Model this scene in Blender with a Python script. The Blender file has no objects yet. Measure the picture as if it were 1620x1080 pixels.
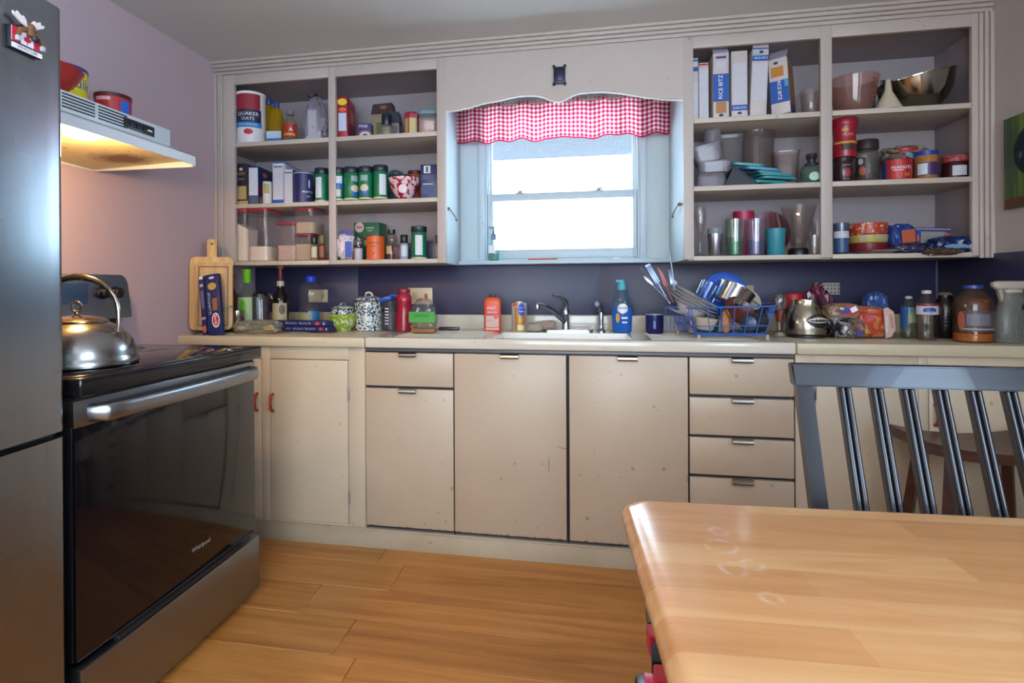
import bpy, bmesh, math, random
from mathutils import Vector, Matrix, noise
from math import sin, cos, pi, radians as R
C = bpy.context.scene.collection
SC = bpy.context.scene

# ---------------------------------------------------------------- camera
F, PX, PY = 885.4, 757.0, 455.7
YAW, PIT, ROL = 0.1855, -0.00266, 0.00523
CAM = Vector((1.8265, -2.8855, 1.1304))
_rt = Vector((cos(YAW), sin(YAW), 0)); _f = Vector((-sin(YAW), cos(YAW), 0)); _up = Vector((0, 0, 1))
FW = _f * cos(PIT) + _up * sin(PIT); _u = -_f * sin(PIT) + _up * cos(PIT)
SX = _rt * cos(ROL) - _u * sin(ROL); SY = _rt * sin(ROL) + _u * cos(ROL)
cd = bpy.data.cameras.new('camera'); cam = bpy.data.objects.new('camera', cd); C.objects.link(cam)
cd.sensor_width = 36; cd.lens = F / 1620 * 36
cd.shift_x = (810 - PX) / 1620; cd.shift_y = -(540 - PY) / 1620
cd.clip_start = .02
cam.matrix_world = Matrix(((SX.x, SY.x, -FW.x, CAM.x), (SX.y, SY.y, -FW.y, CAM.y), (SX.z, SY.z, -FW.z, CAM.z), (0, 0, 0, 1)))
SC.camera = cam

def at(u, v, ax='Y', val=0.0):
    d = SX * ((u - PX) / F) - SY * ((v - PY) / F) + FW
    i = 'XYZ'.index(ax); t = (val - CAM[i]) / d[i]
    return CAM + d * t

# ---------------------------------------------------------------- light and exposure
SC.view_settings.view_transform = 'Standard'; SC.view_settings.look = 'None'
SC.view_settings.gamma = 1; SC.view_settings.use_curve_mapping = False
SC.view_settings.exposure = 0.0
w = bpy.data.worlds.new('world'); SC.world = w; w.use_nodes = True
bg = w.node_tree.nodes['Background']; bg.inputs[0].default_value = (.66, .86, 1, 1); bg.inputs[1].default_value = 10.0
def area(name, loc, rot, sx, sy, power, col, spread=180, portal=False):
    l = bpy.data.lights.new(name, 'AREA'); l.shape = 'RECTANGLE'; l.size = sx; l.size_y = sy; l.energy = power; l.color = col
    l.spread = R(spread)
    if portal: l.cycles.is_portal = True
    o = bpy.data.objects.new(name, l); o.location = loc; o.rotation_euler = rot; C.objects.link(o); return o
area('window_portal', (1.715, .12, 1.62), (R(-90), 0, 0), .85, .85, 1, (1, 1, 1), portal=True)
SC.cycles.transparent_max_bounces = 32
# high sun beyond the roof: added to light the unseen snow that brightens the ceiling, none falls through the kitchen window
sn = bpy.data.lights.new('sun', 'SUN'); sn.energy = 30; sn.angle = R(2); sn.color = (.86, .95, 1)
so = bpy.data.objects.new('sun', sn); so.rotation_euler = Vector((.62, .03, -.78)).to_track_quat('-Z', 'Y').to_euler(); C.objects.link(so)
# main fill: warm area light added at the unseen window behind the camera
area('rear_window_fill', (1.9, -4.52, 1.45), (R(90), 0, 0), 1.9, 1.3, 22, (1.0, .90, .84))
# daylight through the window in the right wall beside the camera
area('side_window_daylight', (3.38, -3.05, 1.5), (R(90), 0, R(90)), 1.1, 1.1, 22, (.36, .58, 1.0))
# unseen warm fill lamp added under the ceiling, behind the camera
area('ceiling_fill_light', (1.35, -3.1, 2.2), (0, 0, 0), .5, .5, 11, (1, .80, .62))

# ---------------------------------------------------------------- materials
def lin(h):
    if isinstance(h, str):
        h = h.lstrip('#'); c = [int(h[i:i + 2], 16) / 255 for i in (0, 2, 4)]
    else: c = list(h)
    return tuple(x / 12.92 if x <= .04045 else ((x + .055) / 1.055) ** 2.4 for x in c) + (1,)
_m = {}
class NT:
    def __init__(s, name):
        s.m = bpy.data.materials.new(name); s.m.use_nodes = True; s.t = s.m.node_tree; s.b = s.t.nodes['Principled BSDF']; s.out = s.t.nodes['Material Output']
    def n(s, ty, **k):
        x = s.t.nodes.new(ty)
        for a, b in k.items(): setattr(x, a, b)
        return x
    def l(s, a, b): s.t.links.new(a, b)
    def coord(s, sc=(1, 1, 1), which='Object', rot=(0, 0, 0)):
        c = s.n('ShaderNodeTexCoord'); mp = s.n('ShaderNodeMapping'); mp.inputs['Scale'].default_value = sc; mp.inputs['Rotation'].default_value = rot
        s.l(c.outputs[which], mp.inputs[0]); return mp.outputs[0]
    def noise(s, vec, scale, detail=3, rough=.55, dist=0):
        x = s.n('ShaderNodeTexNoise'); x.inputs['Scale'].default_value = scale; x.inputs['Detail'].default_value = detail
        x.inputs['Roughness'].default_value = rough; x.inputs['Distortion'].default_value = dist; s.l(vec, x.inputs[0]); return x.outputs[0]
    def ramp(s, fac, pts, interp='LINEAR'):
        x = s.n('ShaderNodeValToRGB'); cr = x.color_ramp; cr.interpolation = interp
        while len(cr.elements) < len(pts): cr.elements.new(.5)
        for e, (p, c) in zip(cr.elements, pts): e.position = p; e.color = lin(c) if not isinstance(c, (int, float)) else (c, c, c, 1)
        s.l(fac, x.inputs[0]); return x.outputs[0]
    def mix(s, fac, a, b, mode='MIX'):
        x = s.n('ShaderNodeMix', data_type='RGBA', blend_type=mode)
        if isinstance(fac, (int, float)): x.inputs[0].default_value = fac
        else: s.l(fac, x.inputs[0])
        for q, i in ((a, 6), (b, 7)):
            if isinstance(q, (tuple, str)): x.inputs[i].default_value = lin(q) if isinstance(q, str) else q
            else: s.l(q, x.inputs[i])
        return x.outputs[2]
    def math(s, op, a, b=0.0, c=None):
        x = s.n('ShaderNodeMath', operation=op)
        for i, q in enumerate((a, b, c)):
            if q is None: continue
            if isinstance(q, (int, float)): x.inputs[i].default_value = q
            else: s.l(q, x.inputs[i])
        return x.outputs[0]
    def bump(s, h, st, dist=.002):
        x = s.n('ShaderNodeBump'); x.inputs['Strength'].default_value = st; x.inputs['Distance'].default_value = dist
        s.l(h, x.inputs['Height']); s.l(x.outputs[0], s.b.inputs['Normal'])
    def set(s, **k):
        names = dict(rough='Roughness', metal='Metallic', coat='Coat Weight', spec='Specular IOR Level', trans='Transmission Weight', alpha='Alpha', aniso='Anisotropic', sss='Subsurface Weight')
        for a, v in k.items(): s.b.inputs[names[a]].default_value = v

def mat(col, rough=.45, metal=0, var=0, bump=0, bscale=60, coat=0):
    """plain material with optional colour variation and fine relief"""
    key = ('mat', col, rough, metal, var, bump, bscale, coat)
    if key in _m: return _m[key]
    t = NT('finish_' + str(col).strip('#')); t.set(rough=rough, metal=metal, coat=coat)
    t.b.inputs['Base Color'].default_value = lin(col)
    if var or bump:
        v = t.coord()
        if var:
            f = t.noise(v, 9, 4); c = lin(col)
            a = tuple(x * (1 - var) for x in c[:3]) + (1,); b = tuple(min(1, x * (1 + var)) for x in c[:3]) + (1,)
            t.l(t.mix(f, a, b), t.b.inputs['Base Color'])
        if bump: t.bump(t.noise(v, bscale, 4), bump)
    _m[key] = t.m; return t.m

def clear(col='#eef4f6', dens=.12, rough=.08, diff=.0):
    """thin clear glass or plastic: transparent with a surface sheen, optional milky share"""
    key = ('clear', col, dens, rough, diff)
    if key in _m: return _m[key]
    t = NT('clear_' + col.strip('#')); t.t.nodes.remove(t.b)
    tr = t.n('ShaderNodeBsdfTransparent'); tr.inputs[0].default_value = tuple(x ** .4 for x in lin(col)[:3]) + (1,)
    gl = t.n('ShaderNodeBsdfGlossy'); gl.inputs['Roughness'].default_value = rough; gl.inputs[0].default_value = (1, 1, 1, 1)
    fr = t.n('ShaderNodeLayerWeight'); fr.inputs[0].default_value = .25
    fac = t.math('MULTIPLY_ADD', t.math('POWER', fr.outputs['Facing'], 2.5), .38, dens * .25)
    m1 = t.n('ShaderNodeMixShader'); t.l(fac, m1.inputs[0]); t.l(tr.outputs[0], m1.inputs[1]); t.l(gl.outputs[0], m1.inputs[2])
    last = m1
    if diff:
        df = t.n('ShaderNodeBsdfDiffuse'); df.inputs[0].default_value = lin(col)
        m2 = t.n('ShaderNodeMixShader'); m2.inputs[0].default_value = diff * .45
        t.l(m1.outputs[0], m2.inputs[1]); t.l(df.outputs[0], m2.inputs[2]); last = m2
    t.l(last.outputs[0], t.out.inputs[0]); _m[key] = t.m; return t.m

def painted(name, col, dirt='#8a7458', amt=.25, rough=.5, bump=.15, low=None):
    t = NT(name); t.set(rough=rough); v = t.coord()
    n1 = t.noise(v, 2.2, 5, .6); n2 = t.noise(v, 26, 3, .7)
    c = t.mix(t.math('MULTIPLY', t.ramp(n1, [(.35, 0.0), (.75, 1.0)]), amt), col, dirt)
    sp = t.ramp(t.noise(v, 34, 2, .5), [(.72, 0.0), (.76, 1.0)])
    c = t.mix(t.math('MULTIPLY', sp, amt * 1.2), c, '#5a4632')
    if low is not None:
        sep = t.n('ShaderNodeSeparateXYZ'); cc = t.n('ShaderNodeTexCoord'); t.l(cc.outputs['Object'], sep.inputs[0])
        d = t.math('ADD', t.math('MULTIPLY', sep.outputs['Z'], 1.0), t.math('MULTIPLY', t.noise(v, 70, 3), .02))
        f = t.ramp(d, [(low + .010, 1.0), (low + .014, 0.0)])
        c = t.mix(f, c, '#2c211b')
    t.l(c, t.b.inputs['Base Color']); t.bump(n2, bump, .0015); _m[name] = t.m; return t.m

def brushed(name, col='#9aa0a6', rough=.32, sc=(1, 1, 90), dirt=.1):
    t = NT(name); t.set(rough=rough, metal=1); v = t.coord(sc)
    n = t.noise(v, 6, 4, .6); t.l(t.mix(n, tuple(x * .85 for x in lin(col)[:3]) + (1,), lin(col)), t.b.inputs['Base Color'])
    v2 = t.coord(); sm = t.noise(v2, 5, 2, .5)
    t.l(t.math('MULTIPLY_ADD', sm, dirt * 2, rough - dirt), t.b.inputs['Roughness'])
    _m[name] = t.m; return t.m

def wood(name, c1, c2, c3, axis='X', scale=1.0, rough=.4, rnd=.12, coat=0, bump=.08):
    t = NT(name); t.set(rough=rough, coat=coat)
    s = {'X': (.9, 14, 14), 'Y': (14, .9, 14), 'Z': (14, 14, .9)}[axis]
    oi = t.n('ShaderNodeObjectInfo'); c0 = t.n('ShaderNodeTexCoord'); off = t.n('ShaderNodeVectorMath', operation='MULTIPLY_ADD')
    t.l(c0.outputs['Object'], off.inputs[0]); off.inputs[1].default_value = tuple(x * scale for x in s)
    cmb = t.n('ShaderNodeCombineXYZ')
    for i in range(3): t.l(t.math('MULTIPLY', oi.outputs['Random'], 37.0 + i * 11), cmb.inputs[i])
    t.l(cmb.outputs[0], off.inputs[2]); v = off.outputs[0]
    n = t.noise(v, 1.0, 5, .6, 1.6); fine = t.noise(v, 6, 4, .7, .3)
    c = t.ramp(n, [(.25, c1), (.5, c2), (.75, c3)])
    c = t.mix(t.math('MULTIPLY', t.ramp(fine, [(.45, 0.0), (.7, 1.0)]), .28), c, c1)
    hv = t.n('ShaderNodeHueSaturation'); t.l(c, hv.inputs['Color'])
    t.l(t.math('MULTIPLY_ADD', oi.outputs['Random'], rnd * 2, 1 - rnd), hv.inputs['Value'])
    t.l(hv.outputs[0], t.b.inputs['Base Color']); t.bump(fine, bump, .001); _m[name] = t.m; return t.m

def print_lines(name, base='#c9c6d0', ink='#6a6478', freq=260, amt=.6):
    """flat fine print: rows of unreadable text"""
    t = NT(name); t.set(rough=.5); c = t.n('ShaderNodeTexCoord'); sp = t.n('ShaderNodeSeparateXYZ'); t.l(c.outputs['Object'], sp.inputs[0])
    row = t.math('GREATER_THAN', t.math('FRACT', t.math('MULTIPLY', sp.outputs['Z'], freq)), .55)
    n = t.noise(t.coord((900, 900, freq)), 1, 1); w_ = t.math('GREATER_THAN', n, .46)
    f = t.math('MULTIPLY', t.math('MULTIPLY', row, w_), amt)
    t.l(t.mix(f, base, ink), t.b.inputs['Base Color']); _m[name] = t.m; return t.m

def pattern(name, cols, kind='voronoi', scale=60, rough=.3, edge=.5, vec=(1, 1, 1)):
    t = NT(name); t.set(rough=rough); v = t.coord(vec)
    if kind == 'noise': f = t.noise(v, scale, 2, .5, .6); c = t.ramp(f, [(0, cols[0]), (edge, cols[1])] + ([(edge + .08, cols[2])] if len(cols) > 2 else []), 'CONSTANT')
    else:
        x = t.n('ShaderNodeTexVoronoi', feature='DISTANCE_TO_EDGE' if kind == 'edge' else 'F1'); x.inputs['Scale'].default_value = scale; t.l(v, x.inputs[0])
        c = t.ramp(x.outputs[0], [(0, cols[0]), (edge, cols[1])] + ([(edge * 1.7, cols[2])] if len(cols) > 2 else []), 'CONSTANT')
    t.l(c, t.b.inputs['Base Color']); _m[name] = t.m; return t.m

STEEL = mat('#b9bcc0', .22, 1); CHROME = mat('#d5d8dc', .1, 1); DARKSTEEL = mat('#5b5d61', .3, 1)
BLACK = mat('#141418', .35); BLACKM = mat('#101012', .7); WHITE = mat('#e4e2df', .45); CREAM = mat('#d9cfb8', .5)
RED = mat('#b3202c', .35); INK = mat('#2a2a38', .6); FINE = print_lines('fine_print'); FINEW = print_lines('fine_print_white', '#d9dce4', '#4a5674', 200)

# ---------------------------------------------------------------- mesh helpers
def bx(bm, x0, x1, y0, y1, z0, z1, bev=0.0, mi=0, seg=2, M=None):
    r = bmesh.ops.create_cube(bm, size=1)
    vs = r['verts']
    for v in vs: v.co = Vector((x0 + (v.co.x + .5) * (x1 - x0), y0 + (v.co.y + .5) * (y1 - y0), z0 + (v.co.z + .5) * (z1 - z0)))
    fs = set(f for v in vs for f in v.link_faces)
    for f in fs: f.material_index = mi
    if bev:
        bev = min(bev, .48 * min(abs(x1 - x0), abs(y1 - y0), abs(z1 - z0)))
        es = list(set(e for f in fs for e in f.edges))
        q = bmesh.ops.bevel(bm, geom=es, offset=bev, segments=seg, affect='EDGES', profile=.5)
        vs = list(set(v for v in q['verts']) | set(v for f in q['faces'] for v in f.verts))
        if M is not None:
            seen = set(); st = [vs[0]]
            while st:
                v = st.pop()
                if v in seen: continue
                seen.add(v); st += [e.other_vert(v) for e in v.link_edges]
            vs = list(seen)
    if M is not None: bmesh.ops.transform(bm, matrix=M, verts=vs)
    return bm

def lathe(bm, prof, n=28, p=2.0, ay=1.0, mi=None, cap=True, off=(0, 0, 0), a0=0, a1=2 * pi, M=None):
    """turned body: prof is a list of (radius, z); p > 2 squares the section, ay squashes it in y"""
    full = abs(a1 - a0 - 2 * pi) < 1e-6; rings = []
    for (r, z) in prof:
        ring = []
        for i in range(n if full else n + 1):
            a = a0 + (a1 - a0) * i / n
            c, s = sin(a), -cos(a)
            x = math.copysign(abs(c) ** (2 / p), c) * r; y = math.copysign(abs(s) ** (2 / p), s) * r * ay
            co = Vector((x + off[0], y + off[1], z + off[2]))
            ring.append(bm.verts.new(M @ co if M is not None else co))
        rings.append(ring)
    for k in range(len(rings) - 1):
        a, b = rings[k], rings[k + 1]; m = len(a)
        for i in range(m if full else m - 1):
            j = (i + 1) % m
            f = bm.faces.new((a[i], a[j], b[j], b[i]))
            if mi: f.material_index = mi[k] if isinstance(mi, (list, tuple)) else mi
    if cap and full:
        if prof[0][0] > 1e-5: bm.faces.new(list(reversed(rings[0])))
        if prof[-1][0] > 1e-5: bm.faces.new(rings[-1])
    return bm

def tube(bm, pts, r, n=8, closed=False, flat=1.0):
    pts = [Vector(p) for p in pts]; N = len(pts); rings = []
    up = None
    for i, p in enumerate(pts):
        if closed: d = (pts[(i + 1) % N] - pts[i - 1])
        else: d = pts[min(i + 1, N - 1)] - pts[max(i - 1, 0)]
        d.normalize()
        if up is None: up = Vector((0, 0, 1)) if abs(d.z) < .9 else Vector((0, 1, 0))
        sd = d.cross(up).normalized(); up2 = sd.cross(d).normalized(); up = up2
        rr = r[i] if isinstance(r, (list, tuple)) else r
        rings.append([bm.verts.new(p + sd * cos(2 * pi * k / n) * rr + up2 * sin(2 * pi * k / n) * rr * flat) for k in range(n)])
    for i in range(N if closed else N - 1):
        a, b = rings[i], rings[(i + 1) % N]
        for k in range(n):
            j = (k + 1) % n; bm.faces.new((a[k], a[j], b[j], b[k]))
    if not closed: bm.faces.new(list(reversed(rings[0]))); bm.faces.new(rings[-1])
    return bm

def arc(c, r, a0, a1, n, plane='XZ'):
    out = []
    for i in range(n + 1):
        a = a0 + (a1 - a0) * i / n; p, q = r * cos(a), r * sin(a)
        out.append(Vector(c) + (Vector((p, 0, q)) if plane == 'XZ' else Vector((p, q, 0)) if plane == 'XY' else Vector((0, p, q))))
    return out

def prism(bm, pts, y0, y1, axis='Y', mi=0):
    """polygon extruded: pts (a, b) in the plane normal to axis"""
    def P(a, b, t): return {'Y': (a, t, b), 'X': (t, a, b), 'Z': (a, b, t)}[axis]
    v0 = [bm.verts.new(P(a, b, y0)) for a, b in pts]; v1 = [bm.verts.new(P(a, b, y1)) for a, b in pts]
    n = len(pts); fs = [bm.faces.new(v0), bm.faces.new(list(reversed(v1)))]
    for i in range(n): fs.append(bm.faces.new((v0[i], v1[i], v1[(i + 1) % n], v0[(i + 1) % n])))
    for f in fs: f.material_index = mi
    return bm

def NB(): return bmesh.new()
def obj(name, bm, m=None, parent=None, loc=None, rot=None, ang=38, flat=False):
    bmesh.ops.recalc_face_normals(bm, faces=bm.faces)
    me = bpy.data.meshes.new(name); bm.to_mesh(me); bm.free()
    for x in (m if isinstance(m, (list, tuple)) else [m]): me.materials.append(x)
    if not flat:
        me.polygons.foreach_set('use_smooth', [True] * len(me.polygons)); me.set_sharp_from_angle(angle=R(ang))
    o = bpy.data.objects.new(name, me); C.objects.link(o)
    if parent: o.parent = parent
    if loc is not None: o.location = loc
    if rot is not None: o.rotation_euler = rot
    return o
def box(name, x0, x1, y0, y1, z0, z1, m, parent=None, bev=.0015, **k):
    return obj(name, bx(NB(), x0, x1, y0, y1, z0, z1, bev), m, parent, **k)
def struct(o): o['kind'] = 'structure'; return o
def tag(o, label, cat, group=None):
    o['label'] = label; o['category'] = cat
    if group: o['group'] = group
    return o
def thing(name, label, cat, loc=(0, 0, 0), rz=0.0, group=None):
    o = bpy.data.objects.new(name, None); C.objects.link(o); o.empty_display_size = .05
    o.location = loc; o.rotation_euler = (0, 0, rz); return tag(o, label, cat, group)
def copy_tree(o, parent=None):
    c = o.copy(); C.objects.link(c); c.parent = parent
    for ch in list(o.children): copy_tree(ch, c)
    return c

def lettering(s, size, m, parent, x=0, z=0, y=0, rad=None, rot=0.0, name='lettering', depth=.0006, width=None, ang0=0.0, plane=None):
    """raised print; on the -y face of its parent, wrapped round a cylinder of radius rad if given"""
    cu = bpy.data.curves.new('tx', 'FONT'); cu.body = s; cu.size = size; cu.align_x = 'CENTER'; cu.align_y = 'CENTER'; cu.resolution_u = 2
    t = bpy.data.objects.new('tx', cu); C.objects.link(t)
    bpy.context.view_layer.update()
    me = bpy.data.meshes.new_from_object(t.evaluated_get(bpy.context.evaluated_depsgraph_get()))
    bpy.data.objects.remove(t); bpy.data.curves.remove(cu)
    xs = [v.co.x for v in me.vertices]
    k = 1.0
    if width and xs and max(xs) > min(xs): k = width / (max(xs) - min(xs))
    bm = bmesh.new(); bm.from_mesh(me); bpy.data.meshes.remove(me)
    if rad: bmesh.ops.subdivide_edges(bm, edges=[e for e in bm.edges if e.calc_length() > size * .3], cuts=2)
    for v in bm.verts:
        a, b = v.co.x * k, v.co.y * (1 if k > 1 else max(k, .6)); a, b = a * cos(rot) - b * sin(rot), a * sin(rot) + b * cos(rot)
        if rad:
            th = (a + x) / rad + ang0; v.co = (sin(th) * (rad + depth), -cos(th) * (rad + depth), b + z)
        else: v.co = (a + x, y - depth, b + z)
    me = bpy.data.meshes.new(name); bm.to_mesh(me); bm.free(); me.materials.append(m)
    o = bpy.data.objects.new(name, me); C.objects.link(o); o.parent = parent
    if plane is not None: o.matrix_local = plane
    return o

def patch(name, m, parent, x, z, w_, h, y=0.0, rad=None, shape='rect', depth=.0006, n=12, rot=0.0, ay=1.0):
    """a printed area: thin raised sheet on the -y face (or wrapped round radius rad)"""
    bm = NB()
    if rad:
        a0 = (x - w_ / 2) / rad; a1 = (x + w_ / 2) / rad; k = max(2, int(n)); rr = rad + depth
        if shape == 'rect':
            cols = [[bm.verts.new((sin(a) * rr, -cos(a) * rr, zz)) for zz in (z - h / 2, z + h / 2)] for a in [a0 + (a1 - a0) * i / k for i in range(k + 1)]]
            for i in range(k): bm.faces.new((cols[i][0], cols[i + 1][0], cols[i + 1][1], cols[i][1]))
        else:
            cv = bm.verts.new((sin((a0 + a1) / 2) * rr, -cos((a0 + a1) / 2) * rr, z))
            prev = None
            for fq in (.35, .7, 1.0):
                ring = []
                for i in range(18):
                    t = 2 * pi * i / 18; a = (a0 + a1) / 2 + fq * cos(t) * (w_ / 2) / rad; ring.append(bm.verts.new((sin(a) * rr, -cos(a) * rr, z + fq * sin(t) * h / 2)))
                for i in range(18):
                    k = (i + 1) % 18
                    bm.faces.new((cv, ring[i], ring[k])) if prev is None else bm.faces.new((prev[i], prev[k], ring[k], ring[i]))
                prev = ring
    else:
        if shape == 'rect': pts = [(-w_ / 2, -h / 2), (w_ / 2, -h / 2), (w_ / 2, h / 2), (-w_ / 2, h / 2)]
        elif shape == 'heart': pts = [(w_ / 2 * 1.0 * (16 * sin(t) ** 3) / 16, h / 2 * (13 * cos(t) - 5 * cos(2 * t) - 2 * cos(3 * t) - cos(4 * t)) / 15) for t in [2 * pi * i / 20 for i in range(20)]]
        elif shape == 'leaf': pts = [(a * w_ / 2, b * h / 2) for a, b in ((0, 1), (.2, .6), (.45, .75), (.4, .2), (.75, .5), (.8, .25), (1, .2), (.7, -.1), (.8, -.3), (.35, -.4), (.08, -.42), (.06, -1), (-.06, -1), (-.08, -.42), (-.35, -.4), (-.8, -.3), (-.7, -.1), (-1, .2), (-.8, .25), (-.75, .5), (-.4, .2), (-.45, .75), (-.2, .6))]
        elif isinstance(shape, (list, tuple)): pts = [(a * w_ / 2, b * h / 2) for a, b in shape]
        else: pts = [(w_ / 2 * cos(2 * pi * i / 20), h / 2 * sin(2 * pi * i / 20)) for i in range(20)]
        pts = [(a * cos(rot) - b * sin(rot) + x, a * sin(rot) + b * cos(rot) + z) for a, b in pts]
        prism(bm, pts, y - depth, y)
    return obj(name, bm, m, parent, flat=True)
# ================================================================ THE ROOM
W = 3.408; CZ = 2.262; FY = -.345      # right wall, ceiling height, front face of the wall cabinets
def wallmat(name, col, blot, amt=.25, rough=.65):
    t = NT(name); t.set(rough=rough); v = t.coord(); n = t.noise(v, 1.6, 5, .6)
    t.l(t.mix(t.math('MULTIPLY', n, amt), col, blot), t.b.inputs['Base Color']); t.bump(t.noise(v, 45, 4, .6), .12, .002); return t.m
WALLP = wallmat('lilac_wall_paint', '#b9a3ab', '#a58f92')
WALLW = wallmat('off_white_wall_paint', '#b3aaa3', '#a1958d')
CEIL = wallmat('ceiling_paint', '#cbc9c6', '#bbb8b2')
NICHE = wallmat('pale_niche_paint', '#b7c6cc', '#a9b9c0', .4, .5)
PAINT = painted('cream_cabinet_paint', '#c4b39c', '#a8927a', .3, .45)
PAINTU = painted('wall_cabinet_paint', '#b5a8a2', '#9c8c84', .3, .45)
CASE = painted('shaded_inner_paint', '#9e9398', '#8c8080', .25, .6)  # same cabinet paint, darkened to carry the shade inside
SHELF = painted('shelf_paint', '#bfb2a6', '#a89a8c', .3, .5)

# floor: sub floor with separate laminate boards
fl = struct(box('floor', -.12, W + .12, -4.7, .12, -.06, -.012, mat('#7a5430', .6), None, 0))
OAK = wood('oak_laminate', '#955a2a', '#b87b3c', '#c88d4d', 'X', 1.0, .32, .07)
pl_me = {}
rng = random.Random(4)
y = -.52; row = 0
while y > -4.6:
    x = -rng.random() * .9
    while x < W:
        x1 = min(x + 1.2, W); x0 = max(x, 0)
        if x1 - x0 > .03:
            key = round(x1 - x0, 2)
            if key not in pl_me:
                o = obj('floor_plank', bx(NB(), 0, x1 - x0 - .0012, -.19, -.0012, -.012, 0, .0012, seg=1), OAK, fl); pl_me[key] = o.data
            else:
                o = bpy.data.objects.new('floor_plank', pl_me[key]); C.objects.link(o); o.parent = fl
            o.location = (x0, y, 0)
        x += 1.2
    y -= .19; row += 1
struct(box('ceiling', -.12, W + .12, -4.7, .12, CZ, CZ + .1, CEIL, None, 0))
struct(box('wall_left', -.12, 0, -4.7, .12, -.06, CZ, WALLP, None, 0))
wr = NB(); bx(wr, W, W + .12, -2.5, .12, -.06, CZ); bx(wr, W, W + .12, -4.7, -3.6, -.06, CZ); bx(wr, W, W + .12, -3.6, -2.5, -.06, .95); bx(wr, W, W + .12, -3.6, -2.5, 2.05, CZ)
wr = struct(obj('wall_right', wr, WALLW, flat=True))
# back wall with the window opening
WX0, WX1, WZ0, WZ1 = 1.318, 2.108, 1.262, 2.0
def wall_hole(name, x0, x1, z0, z1, hx0, hx1, hz0, hz1, y0, y1, m):
    b = NB(); bx(b, x0, hx0, y0, y1, z0, z1); bx(b, hx1, x1, y0, y1, z0, z1); bx(b, hx0, hx1, y0, y1, z0, hz0); bx(b, hx0, hx1, y0, y1, hz1, z1)
    return struct(obj(name, b, m, flat=True))
wb = wall_hole('wall_back', 0, W, -.06, CZ, WX0, WX1, WZ0, WZ1, 0, .14, NICHE)
wall_hole('wall_rear', 0, W, -.06, CZ, .9, 2.9, .75, 2.15, -4.7, -4.56, WALLW)

# dark splashback boards on the back and right wall
SPL = wallmat('slate_board_gloss', '#353252', '#2a273c', .5, .42)
box('splashback_panel', .004, .62, -.008, 0, .90, 1.246, SPL, wb, .001)
box('splashback_panel', .622, 1.9, -.008, 0, .90, 1.246, SPL, wb, .001)
box('splashback_panel', 1.902, W - .001, -.008, 0, .90, 1.246, SPL, wb, .001)
box('splashback_panel', W - .008, W, -1.6, -.01, .915, 1.25, SPL, wr, .001)
box('corner_strip', W - .016, W - .008, -.02, -.008, .93, 1.246, mat('#55506a', .4), wb, .001)

# ---- window
WF = painted('window_frame_paint', '#b9c8d2', '#a3b2bd', .3, .4)
win = struct(bpy.data.objects.new('window_1', None)); C.objects.link(win); win.location = (0, 0, 0)
def frame(name, x0, x1, z0, z1, t0, t1, tb, tt, ya, yb, m, par, bev=.002):
    b = NB(); bx(b, x0, x0 + t0, ya, yb, z0, z1, bev); bx(b, x1 - t1, x1, ya, yb, z0, z1, bev)
    if tb: bx(b, x0 + t0, x1 - t1, ya, yb, z0, z0 + tb, bev)
    if tt: bx(b, x0 + t0, x1 - t1, ya, yb, z1 - tt, z1, bev)
    return obj(name, b, m, par)
frame('window_frame', WX0, WX1, WZ0, WZ1, .016, .016, .012, .02, .0, .12, WF, win)
frame('window_casing', 1.292, 2.134, 1.262, 2.065, .03, .03, 0, .04, -.016, 0, WF, win)
box('window_stop', 1.337, 1.345, .0, .012, 1.29, 1.99, WF, win)
box('window_stop', 2.08, 2.088, .0, .012, 1.29, 1.99, WF, win)
pL = at(780.5, 350, 'Y', .02).x; pR = at(1001, 350, 'Y', .02).x
us = frame('sash', 1.334, 2.092, 1.585, 1.98, .018, .018, .036, .03, .052, .08, WF, win)
ls = frame('sash', 1.334, 2.092, 1.276, 1.612, pL - 1.334, 2.092 - pR, .046, .036, .012, .045, WF, win)
GL = clear('#f6fbff', .03, .03)
box('pane', 1.352, 2.074, .062, .066, 1.62, 1.951, GL, us, 0)
box('pane', pL, pR, .026, .030, 1.32, 1.578, GL, ls, 0)
for px_ in (823, 947):
    b = NB(); bx(b, -.022, .022, -.008, .03, 0, .006, .002); lathe(b, [(.010, .006), (.010, .014), (.004, .018)], 12); bx(b, -.004, .024, -.004, .004, .012, .018, .002)
    obj('sash_lock', b, mat('#8b939c', .4, .6), ls, (at(px_, 305, 'Y', .03).x, .02, 1.612))
# stool board and ledge
struct(obj('trim_1', bx(NB(), 1.19, 2.245, -.06, .012, 1.243, 1.264, .004), WF))
# eave of the roof outside, speckled; its shade is painted in as near-black blue
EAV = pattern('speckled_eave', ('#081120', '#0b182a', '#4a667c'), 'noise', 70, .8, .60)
struct(obj('ground', bx(NB(), -25, 28, .16, 40, -.75, -.6), mat('#e8ecf0', .9)))  # unseen snow ground, added to bounce light up to the ceiling
struct(obj('trim_2', bx(bx(NB(), .2, 3.2, .20, .72, 1.957, 2.02), .2, 3.2, .722, .75, 1.957, 2.14), EAV))

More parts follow.
